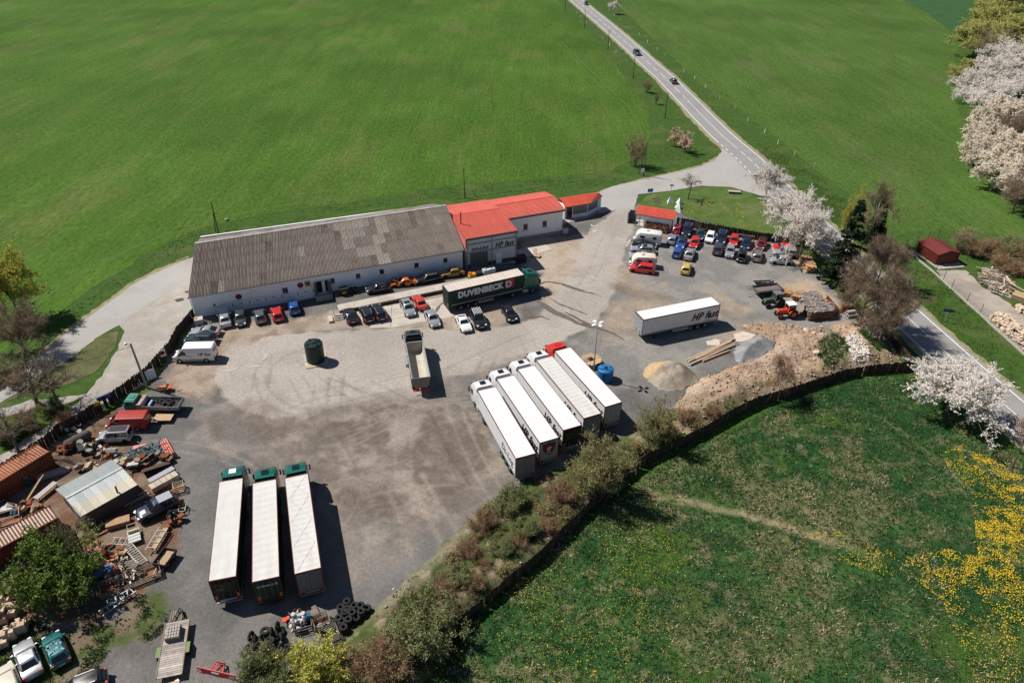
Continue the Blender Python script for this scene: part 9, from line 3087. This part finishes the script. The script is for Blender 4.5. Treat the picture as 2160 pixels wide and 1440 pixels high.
# stack of red roof sheets under the thin tree
rs_=thing('roof_sheet_stack','slipped stack of red corrugated sheets beside the green bush','sheets',(-43.6,49.5),R(40))
cme=corr(2.2,2.6,0.05,0.18)
for k in range(4):
 o=put('sheet',cme,mat('pink_corrugated',(0.40,0.145,0.105),(0.52,0.31,0.25),scale=2,rough=0.8,rand=0.2),rs_,(0.35*k - 0.6,0.25*k - 0.4,0.3+0.09*k),0.1*k)
 o.rotation_euler=(0.05*k,0.04,0.12*k)
scrap_timber('tangle of pale lath beside the slatted ladder',[(-41.9,48.9),(-41.0,49.5),(-39.7,48.8),(-40.2,47.7)],34,43,(0.8,1.8))
def pallet_stack(label,p,rz,n=1,m=None,group=None,tilt_=(0,0),z=JZ):
 t=thing('pallet',label,'pallet',(p[0],p[1],z),rz,group)
 t.rotation_euler=(tilt_[0],tilt_[1],rz)
 mm=m or m_wood_grey
 for j in range(n):
  for k in range(6):
   part('deck_board',MB().box((0,-0.5+k*0.2,0.13+0.15*j),(1.2,0.14,0.03)),mm,t)
  for k in range(3):
   part('runner',MB().box((-0.52+0.52*k,0,0.06+0.15*j),(0.1,1.1,0.1)),mm,t)
 return t
pallet_stack('grey pallet at the lower end of the slatted ladder',(-39.0,48.2),R(-15),4)
tg_=wirebox('timber_cage','long timber trough filled with offcuts below the ladders',(-38.4,46.7),(5.6,1.7,0.75),m_wood_grey,R(31),m_rust,4)
scrap_timber('offcuts lying in the long timber trough',[(-40.2,46.6),(-38.2,48.1),(-37.3,47.5),(-39.4,46.1)],36,44,(0.6,1.6),None,0.8)
ladder('long_plank','long white plank leaning in the junk between containers',(-55.0,57.3),(-54.6,60.6),0.12,m_wood_new,1,0.3,1.2,'plank')
slab_on_legs('plank_bench','pale plank bench in front of the orange container',(-53.94,57.38),(-53.05,60.01),0.7,0.55,mat('pale_bench',(0.42,0.36,0.34),rough=0.85),m_wood_grey)
bt=thing('upturned_boat','long pale upturned tub beside the orange container','tub',(-54.5,61.8),R(27))
part('hull',MB().loft([[(x,y*w_,0.05+z*h_) for y,z in ((-0.5,0),(-0.45,0.6),(-0.2,0.95),(0.2,0.95),(0.45,0.6),(0.5,0))] for x,w_,h_ in ((-2.0,0.4,0.3),(-1.4,1.0,0.6),(1.2,1.0,0.6),(1.9,0.5,0.35))]),mat('dusty_hull',(0.33,0.30,0.27),rough=0.8),bt,40)
t=thing('drum','dark green drum beside the orange container','drum',(-56.4,60.1))
part('shell',MB().lathe((0,0,0),[(0.42,0),(0.42,1.2),(0.40,1.24),(0.02,1.24)],n=16),mat('drum_green',(0.03,0.06,0.05),rough=0.6),t,40)
part('lid',MB().tube((0,0,1.245),(0,0,1.28),0.3,n=14),m_dirtyw,t)
wirebox('white_frame_table','white tube frame on the cream container roof side',(-55.4,54.5),(2.4,1.2,1.0),m_dirtyw,R(30),m_rust,2)
# old flatbed lorry and light trailer with board
c_,an,L=along((-43.67,73.90),(-50.79,73.91))
ol=thing('flatbed_lorry','old teal-cabbed flatbed lorry loaded with tyres by the left fence','lorry',(c_.x,c_.y,0.05),an)
f=L/2
m_otl=mat('rusty_teal',(0.055,0.21,0.165),(0.05,0.18,0.14),scale=1,rough=0.7,c3=(0.26,0.11,0.06),scale3=0.9,lo3=0.56,hi3=0.64)
q=MB()
def r8(x,zb,zt_,w_):
 h=[(w_,zb),(w_,1.5),(w_*0.95,zt_ - 0.15),(w_*0.8,zt_)]
 return [(x,-a,z) for a,z in h]+[(x,a,z) for a,z in reversed(h)]
q.loft([r8(f - 1.55,0.7,2.2,0.98),r8(f - 0.5,0.6,2.22,0.98),r8(f - 0.2,0.6,2.05,0.96),r8(f - 0.02,0.6,1.4,0.92),r8(f,0.65,1.3,0.88)])
cbp=part('cab',q,m_otl,ol,35)
part('windscreen',MB().add([(f - 0.17,-0.8,2.0),(f - 0.17,0.8,2.0),(f+0.0,0.82,1.42),(f+0.0,-0.82,1.42)],[(0,1,2,3)]),m_cglass,cbp)
part('roof_vent',MB().box((f - 0.95,0,2.25),(0.6,0.65,0.05)),m_otl,cbp)
for s_ in (1,-1):
 part('side_window',MB().box((f - 0.8,s_*0.985,1.72),(0.75,0.02,0.45)),m_cglass,cbp)
 part('headlight',MB().tube((f - 0.02,s_*0.65,0.9),(f+0.03,s_*0.65,0.9),0.11,n=12),m_head,cbp)
 for x in (f - 0.9,-f+1.3):
  wheel_at(ol,x,s_*0.86,0.42,0.24,m_rimsteel)
m_bed=mat('grey_bed',(0.30,0.31,0.32),(0.22,0.22,0.225),scale=2,rough=0.7,c3=(0.26,0.14,0.08),scale3=1.0,lo3=0.58,hi3=0.66)
part('bed_floor',MB().span((-f,-1.05,0.95),(f - 2.35,1.05,1.03)),m_trim,ol)
for s_ in (1,-1):
 part('side_board',MB().span((-f,s_*1.05,0.95),(f - 2.35,s_*1.11,1.5)),m_bed,ol)
part('tail_board',MB().span((-f - 0.06,-1.1,0.95),(-f,1.1,1.5)),m_bed,ol)
part('head_locker',MB().span((f - 2.34,-1.1,0.95),(f - 1.75,1.1,1.75)),mat('rusty_locker',(0.33,0.20,0.13),(0.36,0.33,0.31),scale=1.5,rough=0.8),ol)
part('chassis',MB().span((-f+0.2,-0.4,0.55),(f - 0.6,0.4,0.94)),m_chassis,ol)
ca,sa_=math.cos(an),math.sin(an)
def onbed(x,y,z):
 return (c_.x+ca*x - sa_*y,c_.y+sa_*x+ca*y,0.05+z)
for k,(x,y,lb) in enumerate(((-0.4,-0.6,'tyre nearest the headboard on the old flatbed lorry'),(-0.9,-0.45,'tyre in the middle of the old flatbed lorry'),(-1.7,0.35,'large tyre at the rear of the old flatbed lorry'),(-1.75,-0.5,'tyre at the near rear corner of the old flatbed lorry'))):
 tyre(onbed(x,y,1.17),(0.1*k,0.06,0),1.25 if k != 2 else 1.7,lb)
tag(put('tube_bundle',MB().tube((-2.0,-0.7,0),(-1.7,0.6,0.1),0.12,n=8).mesh('tube_bundle'),m_tyre,None,onbed(-0.45,0.1,1.2),an),'black hose across the old flatbed load','hose')
tag(put('blue_bag',MB().box((0,0,0.2),(0.35,1.5,0.35),taper=0.7).mesh('blue_bag'),mat('blue_white_bag',(0.15,0.25,0.5),(0.6,0.62,0.65),scale=3,rough=0.7),None,onbed(0.35,0.1,1.05),an),'blue and white bag behind the flatbed headboard','bag')
c_,an,L=along((-46.38,71.90),(-44.27,71.95))
lt=thing('light_trailer','light single-axle trailer with bare plywood deck behind the red van','trailer',(c_.x,c_.y,0.05),an)
part('deck',MB().box((0,0,0.5),(2.3,1.4,0.05)),m_wood_new,lt)
for s_ in (1,-1):
 part('wheel',MB().tube((0,s_*0.68,0.26),(0,s_*0.8,0.26),0.26,n=14),m_tyre,lt)
part('drawbar',MB().beam((-1.1,0,0.42),(-2.2,0,0.42),0.08),m_galv,lt)
lump('rubble_heap','orange cones and sand beside the old flatbed lorry',(-47.1,78.0),(2.4,0.8,0.6),[m_orange,m_rust,m_tan],17,9,'heap')
# flatbed trailer at the bottom, with pallets
c_,an,L=along((-30.24,36.28),(-31.67,41.88))
fl_=thing('flatbed_trailer','long low flatbed trailer with weathered planks and green mudguards','trailer',(c_.x,c_.y,0.05),an)
npk=26
for k in range(npk):
 x=-L/2+(k+0.5)*L/npk
 part('plank',MB().box((x,0,0.62),(L/npk - 0.03,2.1,0.06)),mat('bleached_plank',(0.46,0.40,0.36),(0.33,0.28,0.25),scale=2,rough=0.9,rand=0.3),fl_)
for s_ in (1,-1):
 part('side_rail',MB().beam((-L/2,s_*1.08,0.6),(L/2,s_*1.08,0.6),0.08,0.2),mat('pale_green_steel',(0.20,0.27,0.17),(0.28,0.16,0.10),scale=2,rough=0.8),fl_)
 part('mudguard',MB().box((-0.2,s_*1.28,0.62),(1.1,0.35,0.12)),mat('mudguard_green',(0.17,0.24,0.10),rough=0.7),fl_)
 for x in (-0.5,0.25):
  part('wheel',MB().tube((x,s_*1.15,0.33),(x,s_*1.38,0.33),0.33,n=16),m_tyre,fl_)
part('drawbar',MB().beam((L/2,0.6,0.5),(L/2+1.6,0,0.5),0.1).beam((L/2,-0.6,0.5),(L/2+1.6,0,0.5),0.1),m_chassis,fl_)
cr_=wirebox('block_crate','crate of hollow blocks on the flatbed trailer',(-31.39,40.39),(1.3,1.2,0.5),m_wood_grey,an,m_dirtyw,3)
cr_.location.z=0.72
for i in range(4):
 for j in range(5):
  part('block',MB().box((-0.48+0.32*i,-0.48+0.24*j,0.35),(0.26,0.18,0.4)),m_con,cr_)
pallet_stack('loose pallet on the drawbar of the flatbed trailer',(-32.2,42.7),an,2)
# pallets of building blocks in the bottom left corner
m_blk=mat('beige_block',(0.56,0.42,0.31),(0.48,0.355,0.26),scale=2,rough=0.9,rand=0.12)
for k,(p,rz,lb) in enumerate((((-49.7,44.2),0.2,'topmost pallet of beige blocks at the left edge'),((-48.3,42.8),0.25,'pallet of beige blocks below the topmost one'),((-48.8,42.1),0.3,'pallet of beige blocks cut by the left edge'),((-46.4,41.1),0.45,'pallet of beige blocks nearest the teal car'),((-47.0,40.3),0.5,'half-used pallet of beige blocks'),((-47.3,39.5),0.5,'pallet of beige blocks lowest at the left edge'))):
 t=thing('block_pallet',lb,'pallet',(p[0],p[1],JZ),rz,'pallets of beige building blocks')
 part('base',MB().box((0,0,0.07),(1.3,1.1,0.13)),m_wood_grey,t)
 rq=random.Random(k)
 for z in range(3):
  for i in range(3):
   for j in range(2):
    if z == 2 and rq.random() < 0.35:
     continue
    part('block',MB().box((-0.42+0.42*i,-0.27+0.54*j,0.32+0.36*z),(0.40,0.51,0.34),rz=rq.gauss(0,0.02)),m_blk,t)
# snow blade
sb_=thing('snow_blade','bright red snow plough blade lying near the bottom edge','plough blade',(-26.3,37.0),R(-12))
m_bred=paint('blade_red',(0.62,0.018,0.018))
part('blade',MB().loft([[(x,-0.25,0.0),(x,-0.1,0.35),(x,-0.16,0.72),(x,-0.10,0.74),(x,-0.03,0.35),(x,-0.18,0.0)] for x in (-1.95,1.95)]),m_bred,sb_)
q=MB()
for x in (-0.5,0.5):
 q.beam((x,0,0.3),(x*0.6,0.9,0.35),0.1)
 q.beam((x*0.6,0.9,0.35),(x*0.3,0.5,1.0),0.09)
 q.beam((x,0,0.5),(x*0.3,0.5,1.0),0.09)
q.beam((-0.3,0.9,0.35),(0.3,0.9,0.35),0.1)
part('mounting_frame',q,m_bred,sb_)
for s_ in (-1,1):
 for k in range(3):
  part('warning_stripe',MB().box((s_*(1.45+0.17*k),-0.215,0.36),(0.08,0.02,0.4),ry=0.6*s_,rx=-0.2),m_white_paint,sb_)
part('badge',MB().box((0,-0.22,0.45),(0.75,0.02,0.16),rx=-0.2),m_white_paint,sb_)
# tyre heap and tyre stacks
rq=random.Random(77)
for k,p in enumerate(((-23.84,40.40),(-24.22,40.46),(-23.40,39.45),(-23.97,39.33),(-23.23,40.24),(-23.05,41.05),(-22.81,40.59),(-22.04,41.54),(-21.70,41.07),(-22.09,40.60),(-21.34,40.50),(-22.34,40.03),(-22.82,39.23),(-22.23,39.13),(-23.62,39.33),(-22.22,39.80),(-21.14,39.42),(-20.52,39.38),(-21.28,38.98),(-22.39,40.95))):
 z=0.40 if k % 3 else 0.22
 up_=k % 3 == 1 or k in (0,2,14)
 tyre((p[0],p[1],z+0.15*(k % 2)),(1.45 if up_ else rq.uniform(-0.6,0.6),0.15,rq.uniform(1.0,2.2)),1.45,'lorry tyre in the loose heap behind the yellow-green bush','loose heap of lorry tyres')
for k,p in enumerate(((-15.86,44.26),(-15.13,43.84),(-14.56,43.91),(-13.86,43.71),(-16.38,43.63),(-15.76,43.45),(-15.91,43.14),(-15.15,43.09),(-14.31,43.23),(-14.69,42.61),(-16.35,42.47),(-15.37,42.30),(-15.95,42.06),(-15.61,41.41))):
 n=4 if k not in (3,9) else 3
 rank={0: 5,1: 9,2: 11,3: 13,4: 1,5: 4,6: 3,7: 8,8: 12,9: 10,10: 0,11: 6,12: 2,13: 7}
 for j in range(n):
  tyre((p[0]+rq.gauss(0,0.03),p[1]+rq.gauss(0,0.03),0.14+0.21*j),(rq.gauss(0,0.04),rq.gauss(0,0.04),0),1.2,ORD[n - 1 - j]+' tyre from the top in the '+ORD[rank[k]]+' tyre stack from the left','stacks of car tyres')
# scrap crates near the tyres
wirebox('scrap_crate','open crate of white and blue car parts between the tyre heaps',(-19.7,41.9),(1.6,1.5,0.9),m_wood_grey,R(20),m_trim,3)
lump('car_parts','white and blue car parts piled in the crate by the tyres',(-20.0,42.1),(1.6,1.4,1.1),[m_white_paint,m_bluepaint,m_dirtyw,m_trim,m_galv],18,18)
wirebox('mesh_crate','upper of two wire mesh crates beside the tyre stacks',(-18.0,42.2),(1.5,1.25,0.9),m_wood_grey,R(30),m_rust,4)
wirebox('mesh_crate','lower of two wire mesh crates beside the tyre stacks',(-16.9,40.8),(1.6,1.3,0.9),m_wood_grey,R(30),m_trim,4)
lump('car_parts','metal scrap inside the wire mesh crates',(-17.6,41.6),(1.1,1.0,0.8),[m_galv,m_orange,m_trim],19,10)
pallet_stack('pale pallet leaning at the wire mesh crates',(-19.2,43.3),R(35),2)
pallet_stack('weathered pallet between tyres and pale bush',(-22.4,38.7),R(-30),3)
pallet_stack('weathered pallet under the pale bush at the bottom edge',(-21.7,37.8),R(-20),3)
lump('car_parts','white panels and red-edged trim left of the crate of car parts',(-20.8,41.9),(1.5,1.3,0.8),[m_white_paint,m_dirtyw,m_trred,m_trim],20,12)
t=thing('drum','open rusty drum beside the crate of car parts','drum',(-20.5,43.0))
part('shell',MB().lathe((0,0,0),[(0.42,0),(0.42,0.8),(0.38,0.8),(0.38,0.1),(0.02,0.1)],n=18),m_rust,t,40)
print('objects',len(bpy.data.objects),'tris',sum(len(m.loop_triangles) if m.loop_triangles else sum(len(p.vertices) - 2 for p in m.polygons) for m in bpy.data.meshes))
